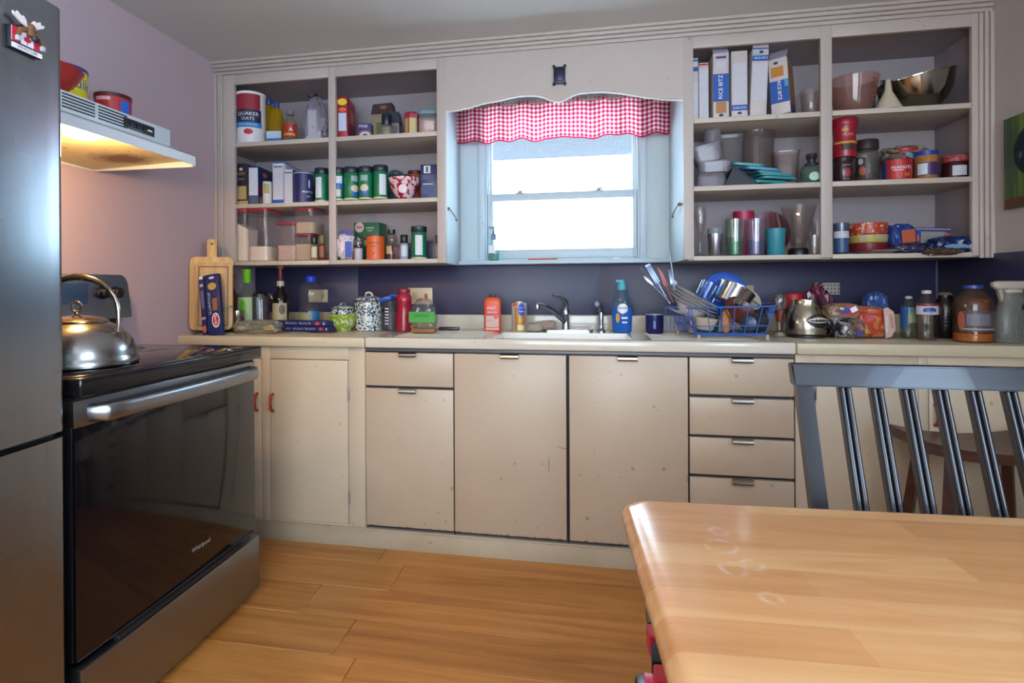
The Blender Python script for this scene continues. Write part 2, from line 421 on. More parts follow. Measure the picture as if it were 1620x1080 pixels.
# ---- header board and cabinet faces
def cab_face(parent, x0, x1, stiles, rails, ztop, zbot):
    return None
ZT, ZB = 2.151, 1.243
def upper(label, x0, x1, cells, shelves, side_l, side_r):
    c = thing('wall_cabinet', label, 'cabinet', (0, 0, 0))
    b = NB(); e = .0008
    xs = [x0] + [q for ce in cells for q in ce] + [x1]
    for i in range(0, len(xs), 2): bx(b, xs[i], xs[i + 1], FY, FY + .02, ZB, CZ - .06, .0012)
    for ce in cells: bx(b, ce[0], ce[1], FY, FY + .02, ZT, CZ - .06, .0012)
    obj('face_frame', b, PAINTU, c)
    box('back_panel', x0 + .006, x1 - .006, -.007, -.001, ZB + .01, CZ - .01, CASE, c, 0)
    box('side_panel', side_l, side_l + .012, FY + .02, -.001, ZB + .004, CZ - .01, CASE, c, .001)
    box('side_panel', side_r - .012, side_r, FY + .02, -.001, ZB + .004, CZ - .01, CASE, c, .001)
    box('top_panel', x0 + .006, x1 - .006, FY + .02, -.008, ZT + .012, ZT + .024, CASE, c, 0)
    for k in range(len(shelves[0])):
        z, th, zz = shelves[0][k]; b = NB(); bx(b, side_l + .012, side_r - .012, FY + .0205, -.008, z - th, z, .001)
        for ce in cells: bx(b, ce[0] + e, ce[1] - e, FY + .0005, FY + .0205, z - th, z, .0015)
        obj('shelf', b, SHELF, c)
    return c
LZ = [(1.860, .022), (1.550, .020), (1.263, .020)]
LZ = [(a, b, 0) for a, b in LZ]; LZ2 = [(1.857, .022, 0), (1.553, .020, 0), (1.262, .020, 0)]
upper('cream painted open wall cabinet left of the window, holding groceries', .0, 1.197, [(.106, .612), (.648, 1.155)], [LZ, LZ2], .001, 1.185)
RZ = [(1.849, .021, 0), (1.557, .021, 0), (1.257, .019, 0)]
upper('cream painted open wall cabinet right of the window, holding dishes and boxes', 2.255, W, [(2.295, 2.795), (2.838, 3.342)], [RZ, RZ], 2.262, W - .001)
# header board with the scrolled lower edge
hb = thing('header_board', 'cream header board with a scrolled lower edge above the window', 'board', (0, 0, 0))
crv = [(705.3, 175.6), (725, 172.6), (745, 168), (765, 162), (787, 158), (806, 153.5), (820, 150.5), (835, 149.5), (850, 150), (860, 152.2), (869, 156), (877, 158.8), (884, 159.6), (890, 158.3), (897, 154.5), (905, 150), (913, 146.8), (925, 145), (940, 144), (955, 143.6), (975, 145), (995, 148), (1020, 152), (1045, 155.3), (1065, 156.6), (1082, 156.4)]
pts = [(at(u, v, 'Y', FY).x, at(u, v, 'Y', FY).z) for u, v in crv]
pts[0] = (1.197, pts[0][1]); pts[-1] = (2.255, pts[-1][1])
b = NB(); n = len(pts)
rowsv = []
for (x, z) in pts: rowsv.append([b.verts.new((x, yy, zz)) for yy, zz in ((FY, z), (FY, CZ - .06), (FY + .02, CZ - .06), (FY + .02, z))])
for i in range(n - 1):
    for k in range(4): b.faces.new((rowsv[i][k], rowsv[i + 1][k], rowsv[i + 1][(k + 1) % 4], rowsv[i][(k + 1) % 4]))
b.faces.new(rowsv[0]); b.faces.new(list(reversed(rowsv[-1]))); obj('scrolled_board', b, PAINTU, hb)
b = NB(); tube(b, [(x, FY + .008, z - .002) for x, z in pts], .005, 6); obj('edge_bead', b, mat('#d5d9d4', .45), hb)
b = NB(); prism(b, [(1.1855, FY + .0205), (1.197, FY + .0205), (1.186, -.001), (1.1855, -.001)], ZB - .002, 2.06, 'Z'); obj('reveal_panel', b, NICHE, hb)
b = NB(); prism(b, [(2.255, FY + .0205), (2.2615, FY + .0205), (2.2615, -.001), (2.243, -.001)], ZB - .002, 2.06, 'Z'); obj('reveal_panel', b, NICHE, hb)
# small black electrical box on the header
ob = thing('wall_box', 'small black metal electrical box fixed above the scrolled window header', 'socket box', (1.725, FY, 2.074))
b = NB(); frame_pts = (-.026, .026, -.038, .038); bx(b, -.026, .026, -.012, 0, -.038, .038, .002)
obj('box_body', b, mat('#23263a', .4, .3), ob)
b = NB()
for sx in (-1, 1):
    for sz in (-1, 1): bx(b, sx * .024 - .006, sx * .024 + .006, -.014, -.010, sz * .040 - .006, sz * .040 + .006, .001); lathe(b, [(.004, 0), (.004, .004)], 8, M=Matrix.Translation((sx * .024, -.014, sz * .040)) @ Matrix.Rotation(pi / 2, 4, 'X'))
obj('mounting_tab', b, mat('#1a1c28', .5, .4), ob)
b = NB(); bx(b, -.014, .014, -.016, -.012, -.022, .022, .002); obj('cover_plate', b, mat('#343a54', .3, .5), ob)

# crown moulding and side trim round the cabinets
b = NB()
for (z0, z1, d) in ((CZ - .062, CZ - .045, .010), (CZ - .045, CZ - .030, .018), (CZ - .030, CZ - .014, .028), (CZ - .014, CZ, .038)): bx(b, .0, W, FY - d, FY, z0 + .0005, z1, .003)
struct(obj('trim_3', b, PAINTU))
b = NB()
for (x0, x1, d) in ((.0, .016, .016), (.018, .03, .011), (.032, .046, .014)): bx(b, x0, x1, FY - d, FY, ZB, CZ - .062, .003)
struct(obj('trim_4', b, PAINTU))
b = NB()
for (x0, x1, d) in ((.0, .014, .022), (.016, .030, .016), (.032, .046, .011)): bx(b, W - x1, W - x0, FY - d, FY, ZB - .01, CZ - .062, .003)
struct(obj('trim_5', b, PAINTU))

# ---- base cabinets
BY = -.597
bcab = thing('base_cabinet', 'cream wooden base cabinet with red handles left of the sink unit', 'cabinet')
box('carcass', .004, .878, BY + .022, -.01, .09, .872, PAINT, bcab, 0)
b = NB(); x0, x1 = .004, .896
for a, c in ((x0, .08), (.405, .446), (.819, x1)): bx(b, a, c, BY, BY + .022, .09, .87, .001)
bx(b, .08, .405, BY, BY + .022, .815, .87, .001); bx(b, .446, .819, BY, BY + .022, .815, .87, .001)
bx(b, .08, .405, BY, BY + .022, .09, .098, .001); bx(b, .446, .819, BY, BY + .022, .09, .098, .001)
obj('face_frame', b, PAINT, bcab)
def bow_handle(par, x, y, z, m, h=.075, out=.022, n='handle', vert=True):
    b = NB(); pts = []
    for i in range(9):
        a = pi * i / 8; pts.append((0, -out * sin(a) ** .7 if sin(a) > 0 else 0, cos(a) * h / 2))
    if not vert: pts = [(p[2], p[1], 0) for p in pts]
    tube(b, pts, [.0055 + .0015 * abs(cos(pi * i / 8)) for i in range(9)], 8)
    return obj(n, b, m, par, (x, y, z))
REDH = mat('#9c3020', .3, 0, .1)
for (a, c, hx) in ((.082, .403, .385), (.448, .817, .462)):
    d = box('door', a, c, BY - .004, BY + .016, .1, .812, PAINT, bcab, .003)
    hd = bow_handle(d, hx, BY - .004, at(432, 636, 'Y', BY).z, REDH)
for z in (.665, .215):
    b = NB(); bx(b, .817, .826, BY - .007, BY - .002, z - .025, z + .025, .001)
    tube(b, [(.819, BY - .007, z - .03), (.819, BY - .007, z + .03)], .003, 8); obj('hinge', b, mat('#a29aa0', .35, .7), bcab)

sinkc = thing('sink_cabinet', 'vintage cream steel sink cabinet with chrome pulls under the white sink', 'cabinet')
SFR = mat('#3b3a44', .45, .2)
box('carcass_side', .899, .915, BY + .018, -.01, .085, .868, SFR, sinkc, 0); box('carcass_side', 2.587, 2.603, BY + .018, -.01, .085, .868, SFR, sinkc, 0)
box('carcass_floor', .915, 2.587, BY + .018, -.01, .085, .10, SFR, sinkc, 0); box('carcass_back', .915, 2.587, -.02, -.01, .10, .868, SFR, sinkc, 0); box('front_lining', .915, 2.587, BY + .018, BY + .024, .10, .868, SFR, sinkc, 0)
STEELP = [painted('enamelled_steel_%d' % i, '#bca893', '#9a8266', .35, .38, .05, low=z) for i, z in enumerate((.106, .700, .558))]
STEELC = painted('enamelled_steel_clean', '#bca893', '#9a8266', .35, .38, .05)
PULL = brushed('nickel_pull', '#a89f92', .22, (90, 1, 1), .05)
def pull(par, x, z, w_=.075):
    b = NB(); prof = [(0, 0), (-.012, .001), (-.020, -.004), (-.022, -.012), (-.019, -.018), (-.015, -.019), (-.012, -.014), (-.012, -.008), (-.008, -.004), (0, -.004)]
    prism(b, prof, -w_ / 2, w_ / 2, 'X'); obj('pull_handle', b, PULL, par, (x, BY - .012, z + .002))
def sfront(name, x0, x1, z0, z1, m, px_=None):
    b = NB(); bx(b, x0, x1, BY - .012, BY + .010, z0, z1, .003); o = obj(name, b, m, sinkc)
    pull(o, px_ if px_ is not None else (x0 + x1) / 2, z1)
    return o
box('top_rail', .9, 2.603, BY - .004, BY + .018, .856, .868, mat('#6d6a70', .4, .3), sinkc, .001)
sfront('drawer', .902, 1.289, .709, .851, STEELC, at(647, 562, 'Y', BY).x)
sfront('door', .902, 1.289, .108, .698, STEELP[0], at(647, 622, 'Y', BY).x)
sfront('door', 1.294, 1.756, .106, .852, STEELP[0], at(807, 565, 'Y', BY).x)
sfront('door', 1.768, 2.222, .106, .852, STEELP[0], at(992, 567, 'Y', BY).x)
for z0, z1 in ((.711, .853), (.556, .699), (.403, .545), (.25, .391), (.106, .24)): sfront('drawer', 2.228, 2.600, z0, z1, STEELC, at(1172, 570, 'Y', BY).x)
dd = [c for c in sinkc.children if c.name.startswith('door')][1]
a = at(868, 724, 'Y', BY - .012); c_ = at(869, 746, 'Y', BY - .012); box('scratch', a.x, a.x + .0015, BY - .0126, BY - .012, c_.z, a.z, mat('#3a2c22', .7), dd, 0)
a = at(880, 706, 'Y', BY - .012); b = NB(); prism(b, [(a.x, a.z), (1.755, a.z - .007), (1.755, a.z - .009), (a.x + .01, a.z - .003)], BY - .0128, BY - .012); obj('dent_crease', b, mat('#54463a', .6), dd, flat=True)
for x in (1.291, 1.762, 2.225): box('stile_gap', x - .001, x + .001, BY - .002, BY + .012, .09, .86, BLACKM, sinkc, 0)

rcab = thing('base_cabinet', 'cream wooden base cabinet behind the dark chair, right of the sink unit', 'cabinet')
box('carcass', 2.608, W - .002, BY + .022, -.01, .09, .868, PAINT, rcab, 0)
b = NB()
for a, c in ((2.608, 2.675), (3.02, 3.05), (3.37, W - .002)): bx(b, a, c, BY, BY + .022, .09, .87, .001)
for a, c in ((2.675, 3.02), (3.05, 3.37)): bx(b, a, c, BY, BY + .022, .815, .87, .001); bx(b, a, c, BY, BY + .022, .09, .1, .001)
obj('face_frame', b, PAINT, rcab)
for (a, c, hx, lab) in ((2.677, 3.018, 3.0, 0), (3.052, 3.368, 3.07, 0)):
    d = box('door', a, c, BY - .004, BY + .016, .102, .812, PAINT, rcab, .003); bow_handle(d, hx, BY - .004, .66, REDH)
for z in (.73, .2):
    b = NB(); bx(b, 2.668, 2.678, BY - .008, BY - .003, z - .03, z + .03, .001); obj('hinge', b, mat('#6d6468', .35, .7), rcab)
# kick board
KICK = painted('kick_board_paint', '#b9aa94', '#8d7960', .55, .55)
b = NB(); bx(b, .004, W - .001, -.592, -.50, .0, .078, .003); bx(b, .004, W - .001, -.597, -.56, .078, .088, .003); struct(obj('baseboard_back', b, KICK))

# ---- worktops
def terrazzo(name, base, s1, s2):
    t = NT(name); t.set(rough=.35); v = t.coord()
    n = t.noise(v, 420, 2, .6); c = t.ramp(n, [(.0, s1), (.40, base), (.62, s2)], 'CONSTANT'); c = t.mix(t.math('MULTIPLY', t.noise(v, 3, 4), .3), c, '#9c8c70')
    t.l(c, t.b.inputs['Base Color']); return t.m
WT = terrazzo('speckled_worktop', '#c6b89d', '#ab9c82', '#d2c6ad')
def worktop(label, x0, x1):
    w_ = thing('worktop', label, 'worktop'); b = NB(); bx(b, x0, x1, -.626, -.024, .872, .915, .006); obj('top', b, WT, w_)
    box('upstand', x0, x1, -.024, -.009, .9, .995, WT, w_, .003); return w_
worktop('beige speckled worktop left of the sink, from the wall to the sink edge', .001, .905)
worktop('beige speckled worktop right of the sink, under the water bottles', 2.605, W - .009)
sink = thing('sink', 'white enamelled sink top with drainboards and low back ledge under the window', 'sink')
POR = painted('white_enamel', '#cfc6b8', '#ab9f8c', .3, .12, .03)
SX0, SX1 = .908, 2.602; BX0, BX1, BY0, BY1 = 1.45, 2.02, -.54, -.24
b = NB()
bx(b, SX0, BX0, -.61, -.02, .88, .912, 0); bx(b, BX1, SX1, -.61, -.02, .88, .912, 0)
bx(b, BX0, BX1, -.61, BY0, .88, .912, 0); bx(b, BX0, BX1, BY1, -.02, .88, .912, 0)
obj('deck', b, POR, sink, flat=True)
b = NB(); bx(b, SX0, SX1, -.632, -.604, .872, .9165, .009, seg=3); obj('front_roll', b, POR, sink)
b = NB(); bx(b, SX0, SX1, -.03, -.009, .90, .985, .006, seg=3); obj('back_ledge', b, POR, sink)
b = NB(); q = .018
for k in range(1):
    pr = [(BX0, BY0), (BX1, BY0), (BX1, BY1), (BX0, BY1)]; lo = [(BX0 + q, BY0 + q), (BX1 - q, BY0 + q), (BX1 - q, BY1 - q), (BX0 + q, BY1 - q)]
    a = [b.verts.new((x, y, .912)) for x, y in pr]; c = [b.verts.new((x, y, .74)) for x, y in lo]
    for i in range(4): b.faces.new((a[i], a[(i + 1) % 4], c[(i + 1) % 4], c[i]))
    b.faces.new(c)
obj('basin', b, POR, sink)
b = NB(); lathe(b, [(.045, 0), (.045, .004), (.03, .005), (.028, .001)], 20); obj('drain', b, STEEL, sink, (1.735, -.34, .741))
for (x, s) in ((1.2, 1), (2.3, 1)):
    for k in range(6): box('drain_rib', x - .2, x + .2, -.52 + k * .06, -.512 + k * .06, .912, .914, POR, sink, .001)

# wall socket plates on the splashback
def plate(label, u0, u1, v0, v1, col, holes, y=-.0085):
    a = at(u0, v1, 'Y', y); c = at(u1, v0, 'Y', y); w_, h = c.x - a.x, c.z - a.z
    p = thing('socket_plate', label, 'socket', ((a.x + c.x) / 2, y, a.z)); b = NB(); bx(b, -w_ / 2, w_ / 2, -.006, 0, 0, h, .002); obj('cover', b, mat(col, .4), p)
    for (hx, hz, hw, hh, m) in holes: b = NB(); bx(b, hx * w_ - hw / 2, hx * w_ + hw / 2, -.0085, -.005, hz * h - hh / 2, hz * h + hh / 2, .0015); o = obj('outlet', b, m, p)
    return p, w_, h
SO = mat('#b9a78c', .4); DK = mat('#241d1a', .5)
plate('beige wall socket plate behind the large water jug', 489, 519, 458, 478, '#c2b292', [(.25, .5, .028, .03, SO), (.35, .5, .004, .012, DK), (.2, .5, .004, .012, DK)])
p, w_, h = plate('wide cream switch and socket plate behind the red bottle', 646, 684.5, 455, 481, '#cdb79d', [(-.2, .5, .03, .04, SO), (-.24, .6, .004, .01, DK), (-.15, .6, .004, .01, DK), (.24, .5, .016, .026, mat('#a04a22', .4))])
plate('beige socket plate behind the leaning steel pot', 1173, 1192, 451, 470, '#b09a80', [(0, .5, .02, .03, SO)])
p, w_, h = plate('perforated white plate on the dark splashback behind the bread', 1288, 1328, 447, 466, '#a39c94', [])
for i in range(7):
    for j in range(3):
        b = NB(); lathe(b, [(.0035, 0), (.0035, .001)], 8, M=Matrix.Rotation(pi / 2, 4, 'X')); obj('hole', b, DK, p, (-w_ / 2 + (i + .6) * w_ / 7, -.006, (j + .6) * h / 3.3))
# ================================================================ FRIDGE, RANGE, HOOD
SS = brushed('fridge_steel', '#9298a0', .27, (9, 9, .5), .04)
SSH = brushed('range_steel', '#9a9da2', .30, (1, 1, 20), .04)
fr = thing('fridge', 'tall stainless steel fridge freezer at the left edge with a souvenir magnet', 'fridge', (0, 0, 0))
FX, F1, F0 = .655, -1.792, -2.52
box('cabinet_body', .02, FX - .065, F0 + .005, F1 - .004, .03, 1.76, mat('#4a4c52', .5, .3), fr, .006)
for z0, z1 in ((.06, .792), (.806, 1.77)):
    b = NB(); n = 10; pts = []
    r = .022
    fm, fw_ = (F0 + F1) / 2, (F1 - F0) / 2 - r; sg = .022
    for i in range(7): a = pi / 2 * i / 6 * .9; pts.append((FX - r + r * sin(a), F0 + r - r * cos(a)))
    for i in range(1, 24): q = -1 + 2 * i / 24; pts.append((FX + sg * (1 - q * q), fm + q * fw_))
    for i in range(7): a = pi / 2 * (.1 + .9 * i / 6); pts.append((FX - r + r * cos(a), F1 - r + r * sin(a)))
    pts = [(FX - .06, F0)] + pts + [(FX - .06, F1)]
    prism(b, pts, z0, z1, 'Z'); d = obj('door', b, SS, fr)
    b = NB(); zz = (z0 + .02, z1 - .16) if z1 < 1 else (z0 + .06, z0 + .6)
    tube(b, [(FX, F0 + .05, zz[0]), (FX + .045, F0 + .05, zz[0] + .02), (FX + .05, F0 + .05, (zz[0] + zz[1]) / 2), (FX + .045, F0 + .05, zz[1] - .02), (FX, F0 + .05, zz[1])], .011, 10); obj('handle', b, SSH, d)
box('door_seal', FX - .062, FX - .03, F0 + .01, F1 - .008, .790, .808, BLACKM, fr, 0)
for yy in (F0 + .05, F1 - .05): b = NB(); lathe(b, [(.02, 0), (.02, .03)], 12); obj('foot', b, BLACKM, fr, (.5, yy, 0))
# souvenir magnet
yc = at(37, 60, 'X', FX + .012); mg = thing('fridge_magnet', 'souvenir magnet with a brown moose over a red and white maple leaf flag, reading WHISTLER', 'magnet', (FX + .0105, yc.y, yc.z - .002), pi / 2 + .055)
mw, mh = .074, .062
box('backing', -mw / 2, mw / 2, -.010, -.0003, -mh * .5, mh * .26, mat('#15131c', .5), mg, .002)
bk = mg; RD = mat('#c01f3c', .4); WH = mat('#e6e4ea', .4)
patch('flag_field', WH, bk, 0, -.001, mw * .94, mh * .48, -.010)
patch('flag_band', RD, bk, -mw * .33, -.001, mw * .26, mh * .48, -.0106); patch('flag_band', RD, bk, mw * .33, -.001, mw * .26, mh * .48, -.0106)
patch('maple_leaf', RD, bk, 0, -.004, .019, .021, -.0106, shape='leaf'); patch('name_strip', WH, bk, 0, -mh * .40, mw * .94, mh * .17, -.010)
lettering('WHISTLER', .011, INK, bk, 0, -mh * .40, -.0108, width=.046)
MO = mat('#6d4a2c', .6); b = NB()
lathe(b, [(.001, -.014), (.010, -.010), (.008, .002), (.010, .010), (.006, .016), (.001, .018)], 14, ay=.7, off=(.006, -.014, .016)); mo = obj('moose_head', b, MO, mg)
b = NB(); lathe(b, [(.001, -.007), (.009, -.004), (.009, .003), (.001, .007)], 14, ay=.7, off=(.011, -.02, .002)); obj('muzzle', b, mat('#20223a', .4), mo)
for s in (-1, 1):
    b = NB(); prism(b, [(s * a, c) for a, c in ((.004, .022), (.018, .026), (.034, .036), (.036, .042), (.028, .040), (.026, .046), (.018, .040), (.012, .042), (.006, .034))], -.016, -.012); obj('antler', b, mat('#d8c9cc', .5), mo)
    b = NB(); tube(b, [(s * .010 + .004, -.012, .016), (s * .022 + .004, -.013, .012), (s * .028 + .004, -.014, -.004)], [.006, .005, .004], 8); obj('leg', b, MO, mg)
    b = NB(); bx(b, s * .028, s * .028 + .009, -.018, -.010, -.014, -.003, .002); obj('hoof', b, mat('#a9b4c4', .4), mg)

# ---- range
rg = thing('range', 'black glass and stainless steel electric range against the lilac wall', 'range')
RX, RY0, RY1 = .628, -1.760, -1.008
BGL = NT('black_oven_glass'); BGL.set(rough=.06, coat=0); BGL.b.inputs['Base Color'].default_value = lin('#0c0a0e'); BGL.l(BGL.math('MULTIPLY_ADD', BGL.noise(BGL.coord(), 5, 4), .12, .02), BGL.b.inputs['Roughness']); BGL = BGL.m
box('body', .012, RX - .045, RY0 + .004, RY1 - .004, .02, .872, mat('#1b1b20', .5), rg, .003)
b = NB(); bx(b, .005, RX + .032, RY0 - .002, RY1 + .002, .872, .917, .006, seg=3); ct = obj('cooktop', b, mat('#121216', .12), rg)
box('glass_surface', .075, RX + .012, RY0 + .015, RY1 - .015, .915, .9185, BGL, ct, .001)
for (x, y_, r) in ((.22, -1.58, .08), (.22, -1.18, .075), (.47, -1.2, .105), (.47, -1.56, .09)):
    b = NB(); lathe(b, [(r, 0), (r, .0004), (r - .003, .0004), (r - .003, 0)], 36, cap=False); obj('burner_ring', b, mat('#5a5658', .4), ct, (x, y_, .9184))
# oven door
od = box('oven_door', RX - .045, RX - .002, RY0 + .004, RY1 - .004, .235, .858, mat('#17161b', .3), rg, .003)
box('door_glass', RX - .004, RX + .006, RY0 + .006, RY1 - .006, .238, .80, BGL, od, .002)
zt_, zb_ = .866, .797
b = NB(); bx(b, RX - .03, RX + .008, RY0 + .002, RY1 - .002, .797, .862, .003); obj('steel_band', b, SSH, od)
b = NB()
pts = [(RX + .008, RY0 + .04), (RX + .05, RY0 + .055), (RX + .052, RY0 + .06)] + [(RX + .052 + .010 * sin(pi * i / 10), RY0 + .06 + (RY1 - RY0 - .12) * i / 10) for i in range(11)] + [(RX + .052, RY1 - .06), (RX + .05, RY1 - .05), (RX + .008, RY1 - .02)]
inn = [(x - .016, y_ + (.012 if k < 3 else -.012 if k > 12 else 0)) for k, (x, y_) in enumerate(pts)]; inn[0] = (RX + .006, RY0 + .055); inn[-1] = (RX + .006, RY1 - .04)
tube(b, [(RX + .006, RY0 + .045, .826)] + [(x - .004, y_, .826) for x, y_ in pts[2:-2]] + [(RX + .006, RY1 - .03, .826)], .009, 16, flat=2.4); obj('handle', b, SSH, od)
box('vent_slot', RX - .03, RX + .004, RY0 + .01, RY1 - .01, .861, .872, BLACKM, rg, 0)
box('warning_strip', RX + .006, RX + .0072, RY0 + .01, RY1 - .012, .238, .2395, mat('#6a6670', .3, .6), od, 0)
PL = Matrix.Translation((RX + .0065, -1.31, .318)) @ Matrix.Rotation(pi / 2, 4, 'Z')
lettering('Whirlpool', .026, mat('#c9c9d2', .3, .5), od, 0, 0, 0, plane=PL, width=.085)
for z0, k in ((.60, 0), (.53, 1)): pass
# storage drawer
dr = box('storage_drawer', RX - .05, RX + .022, RY0 + .004, RY1 - .004, .03, .222, SSH, rg, .004)
box('toe_kick', .05, RX - .02, RY0 + .02, RY1 - .02, .0, .03, BLACKM, rg, 0)
b = NB(); bx(b, RX - .04, RX + .018, RY0 + .12, RY1 - .12, .2225, .234, .003); obj('finger_lip', b, mat('#0d0d10', .6), dr)
# back guard
bgd = NB(); r = .03; y0, y1 = RY0 + .01, -.98
prism(bgd, [(y0, 1.018), (y1 + .012, 1.018), (y1 + .014, 1.03), (y1 - .004, 1.15), (y1 - .014, 1.172), (y1 - .035, 1.183), (y0 + .03, 1.183), (y0 + .004, 1.16)], .01, .072, 'X')
bg_ = obj('backguard', bgd, SS, rg)
box('backguard_riser', .01, .062, RY0 + .02, RY1 - .01, .915, 1.02, mat('#16161a', .45), rg, .004)
for u in (167, 187):
    y_ = at(u, 463, 'X', .085).y; b = NB(); K = Matrix.Translation((.072, y_, at(u, 463, 'X', .085).z)) @ Matrix.Rotation(pi / 2, 4, 'Y')
    lathe(b, [(.024, 0), (.024, .004), (.021, .006), (.020, .022), (.017, .025)], 24, M=K); kb = obj('knob', b, BLACK, bg_)
    b = NB(); bx(b, .094, .104, y_ - .005, y_ + .005, K.translation.z - .019, K.translation.z + .019, .003); obj('grip', b, BLACK, kb)
for k in range(2):
    y_ = RY0 + .08 + k * .07; b = NB(); K = Matrix.Translation((.072, y_, 1.11)) @ Matrix.Rotation(pi / 2, 4, 'Y'); lathe(b, [(.024, 0), (.024, .004), (.020, .006), (.020, .022), (.017, .025)], 24, M=K); obj('knob', b, BLACK, bg_)
box('display', .0715, .0735, -1.50, -1.165, 1.075, 1.15, mat('#2d4468', .15), bg_, .002)

# ---- kettle
kc = at(122, 577, 'Z', .9185); kx, ky = kc.x, kc.y + .0
kr = (at(197, 575, 'Y', ky).x - kx) * .99
kt = thing('kettle', 'brushed steel whistling kettle with an arched handle standing on the range', 'kettle', (kx, ky, .9187))
b = NB(); h = .115
lathe(b, [(kr * .93, 0), (kr * .99, .004), (kr, .012), (kr * .97, .022), (kr * .955, .03), (kr * .95, .04), (kr * .90, .065), (kr * .80, .088), (kr * .66, .106), (kr * .50, .118), (kr * .47, .120)], 40)
obj('body', b, brushed('kettle_steel', '#a7a6a5', .22, (1, 1, 40), .06), kt)
b = NB(); lathe(b, [(kr * .50, .119), (kr * .50, .123), (kr * .42, .130), (kr * .22, .137), (.012, .139), (.006, .142), (.006, .147)], 32); ld = obj('lid', b, mat('#b3a58a', .2, 1), kt)
b = NB(); tube(b, arc((0, 0, .161), .014, 0, 2 * pi, 18)[:-1], .0035, 8, closed=True); obj('lid_ring', b, CHROME, ld)
b = NB(); hp = [(kr * .78, 0, .092), (kr * .80, 0, .118), (kr * .79, 0, .150)] + arc((kr * .0, 0, .150), kr * .79, 0, pi, 14)[1:]; hp = [(p[0], p[1], p[2]) for p in hp] + [(-kr * .80, 0, .12)]
hp = [(x, y_, z if z < .15 else .15 + (z - .15) * .80) for x, y_, z in hp]
tube(b, hp, [.006, .006, .006] + [.006 + .004 * min(1, max(0, (k - 2) / 3)) for k in range(len(hp) - 3)], 10); obj('handle', b, mat('#b5b0a6', .18, 1), kt)
b = NB(); tube(b, [(-kr * .8, 0, .06), (-kr * 1.02, 0, .09), (-kr * 1.12, 0, .11)], [.02, .015, .012], 12); obj('spout', b, STEEL, kt)
kt.rotation_euler.z = R(8)

# ---- hood
HY0, HY1 = -1.785, -1.06
hd = thing('range_hood', 'white range hood with vent slots and greasy underside lit by its lamp', 'hood')
HW = mat('#c6ccd2', .35); HG = painted('greasy_hood_enamel', '#c9b98e', '#7a5018', .45, .35, .2)
def loftx(b, sec0, sec1):
    a = [b.verts.new(p) for p in sec0]; c = [b.verts.new(p) for p in sec1]; n = len(a)
    for i in range(n): b.faces.new((a[i], a[(i + 1) % n], c[(i + 1) % n], c[i]))
    b.faces.new(a); b.faces.new(list(reversed(c)))
def prof2(y_, sq=0): return [(.002, 1.575), (.455 - sq, 1.573), (.455 - sq, 1.603), (.450 - sq, 1.607), (.345, 1.650), (.002, 1.650)]
b = NB(); TH = .004
bx(b, .451, .455, HY0, HY1 - .03, 1.573, 1.604, .001)                                   # front lip
prism(b, [(.345, 1.648), (.455, 1.603), (.452, 1.600), (.343, 1.645)], HY0, HY1 - .03)    # sloped front
bx(b, .002, .345, HY0, HY1 - .004, 1.645, 1.650)
prism(b, [(.002, 1.575), (.425, 1.573), (.425, 1.606), (.345, 1.648), (.002, 1.648)], HY1 - .008, HY1)
prism(b, [(.002, 1.575), (.455, 1.573), (.455, 1.606), (.345, 1.648), (.002, 1.648)], HY0 - .004, HY0)
bx(b, .002, .006, HY0, HY1 - .004, 1.575, 1.648)
v = [b.verts.new(p) for p in ((.455, HY1 - .03, 1.573), (.425, HY1, 1.573), (.425, HY1, 1.606), (.455, HY1 - .03, 1.604), (.345, HY1, 1.650), (.345, HY1 - .03, 1.650))]
b.faces.new((v[0], v[1], v[2], v[3])); b.faces.new((v[3], v[2], v[4], v[5]))
obj('canopy', b, HW, hd, flat=True)
b = NB(); bx(b, .002, .335, HY0 + .01, HY1 - .008, 1.650, 1.712, .003); bdy = obj('housing', b, HW, hd)
# greasy hollow underside: sloping inner panel
HGM = NT('greasy_hood_underside'); HGM.set(rough=.45); vv = HGM.coord(); n1 = HGM.noise(vv, 14, 5, .7, .6)
dd = HGM.n('ShaderNodeVectorMath', operation='DISTANCE'); HGM.l(vv, dd.inputs[0]); sc_p = at(194, 246, 'Z', 1.60); dd.inputs[1].default_value = (sc_p.x, sc_p.y, 1.60)
st = HGM.ramp(HGM.math('ADD', dd.outputs['Value'], HGM.math('MULTIPLY', HGM.math('SUBTRACT', n1, .5), .16)), [(.045, .95), (.105, 0.0)])
c = HGM.mix(HGM.math('MULTIPLY', n1, .5), '#d9cc9c', '#b89a58'); c = HGM.mix(st, c, '#7a4a14')
c = HGM.mix(HGM.ramp(HGM.noise(vv, 50, 2), [(.70, 0.0), (.73, .8)]), c, '#6b3f12'); HGM.l(c, HGM.b.inputs['Base Color']); HGM = HGM.m
b = NB(); v = [b.verts.new(p) for p in ((.007, HY0 + .001, 1.600), (.449, HY0 + .001, 1.600), (.449, HY1 - .032, 1.600), (.420, HY1 - .010, 1.596), (.007, HY1 - .010, 1.580))]; b.faces.new(v)
obj('underside_panel', b, HGM, hd, flat=True)
b = NB(); bx(b, .03, .30, -1.76, -1.47, 1.590, 1.599, .002); obj('grease_filter', b, pattern('filter_mesh', ('#6d5a34', '#a08a55'), 'edge', 260, .5, .2), hd)
lc = at(128, 208, 'Z', 1.59)
b = NB(); lathe(b, [(.001, -.022), (.030, -.018), (.046, -.006), (.050, .006), (0, .008)], 20, ay=1.3, off=(lc.x, lc.y, 1.590))
LE = NT('hood_lamp_glow'); LE.b.inputs['Emission Color'].default_value = lin('#ffd489'); LE.b.inputs['Emission Strength'].default_value = 7; obj('lamp_lens', b, LE.m, hd)
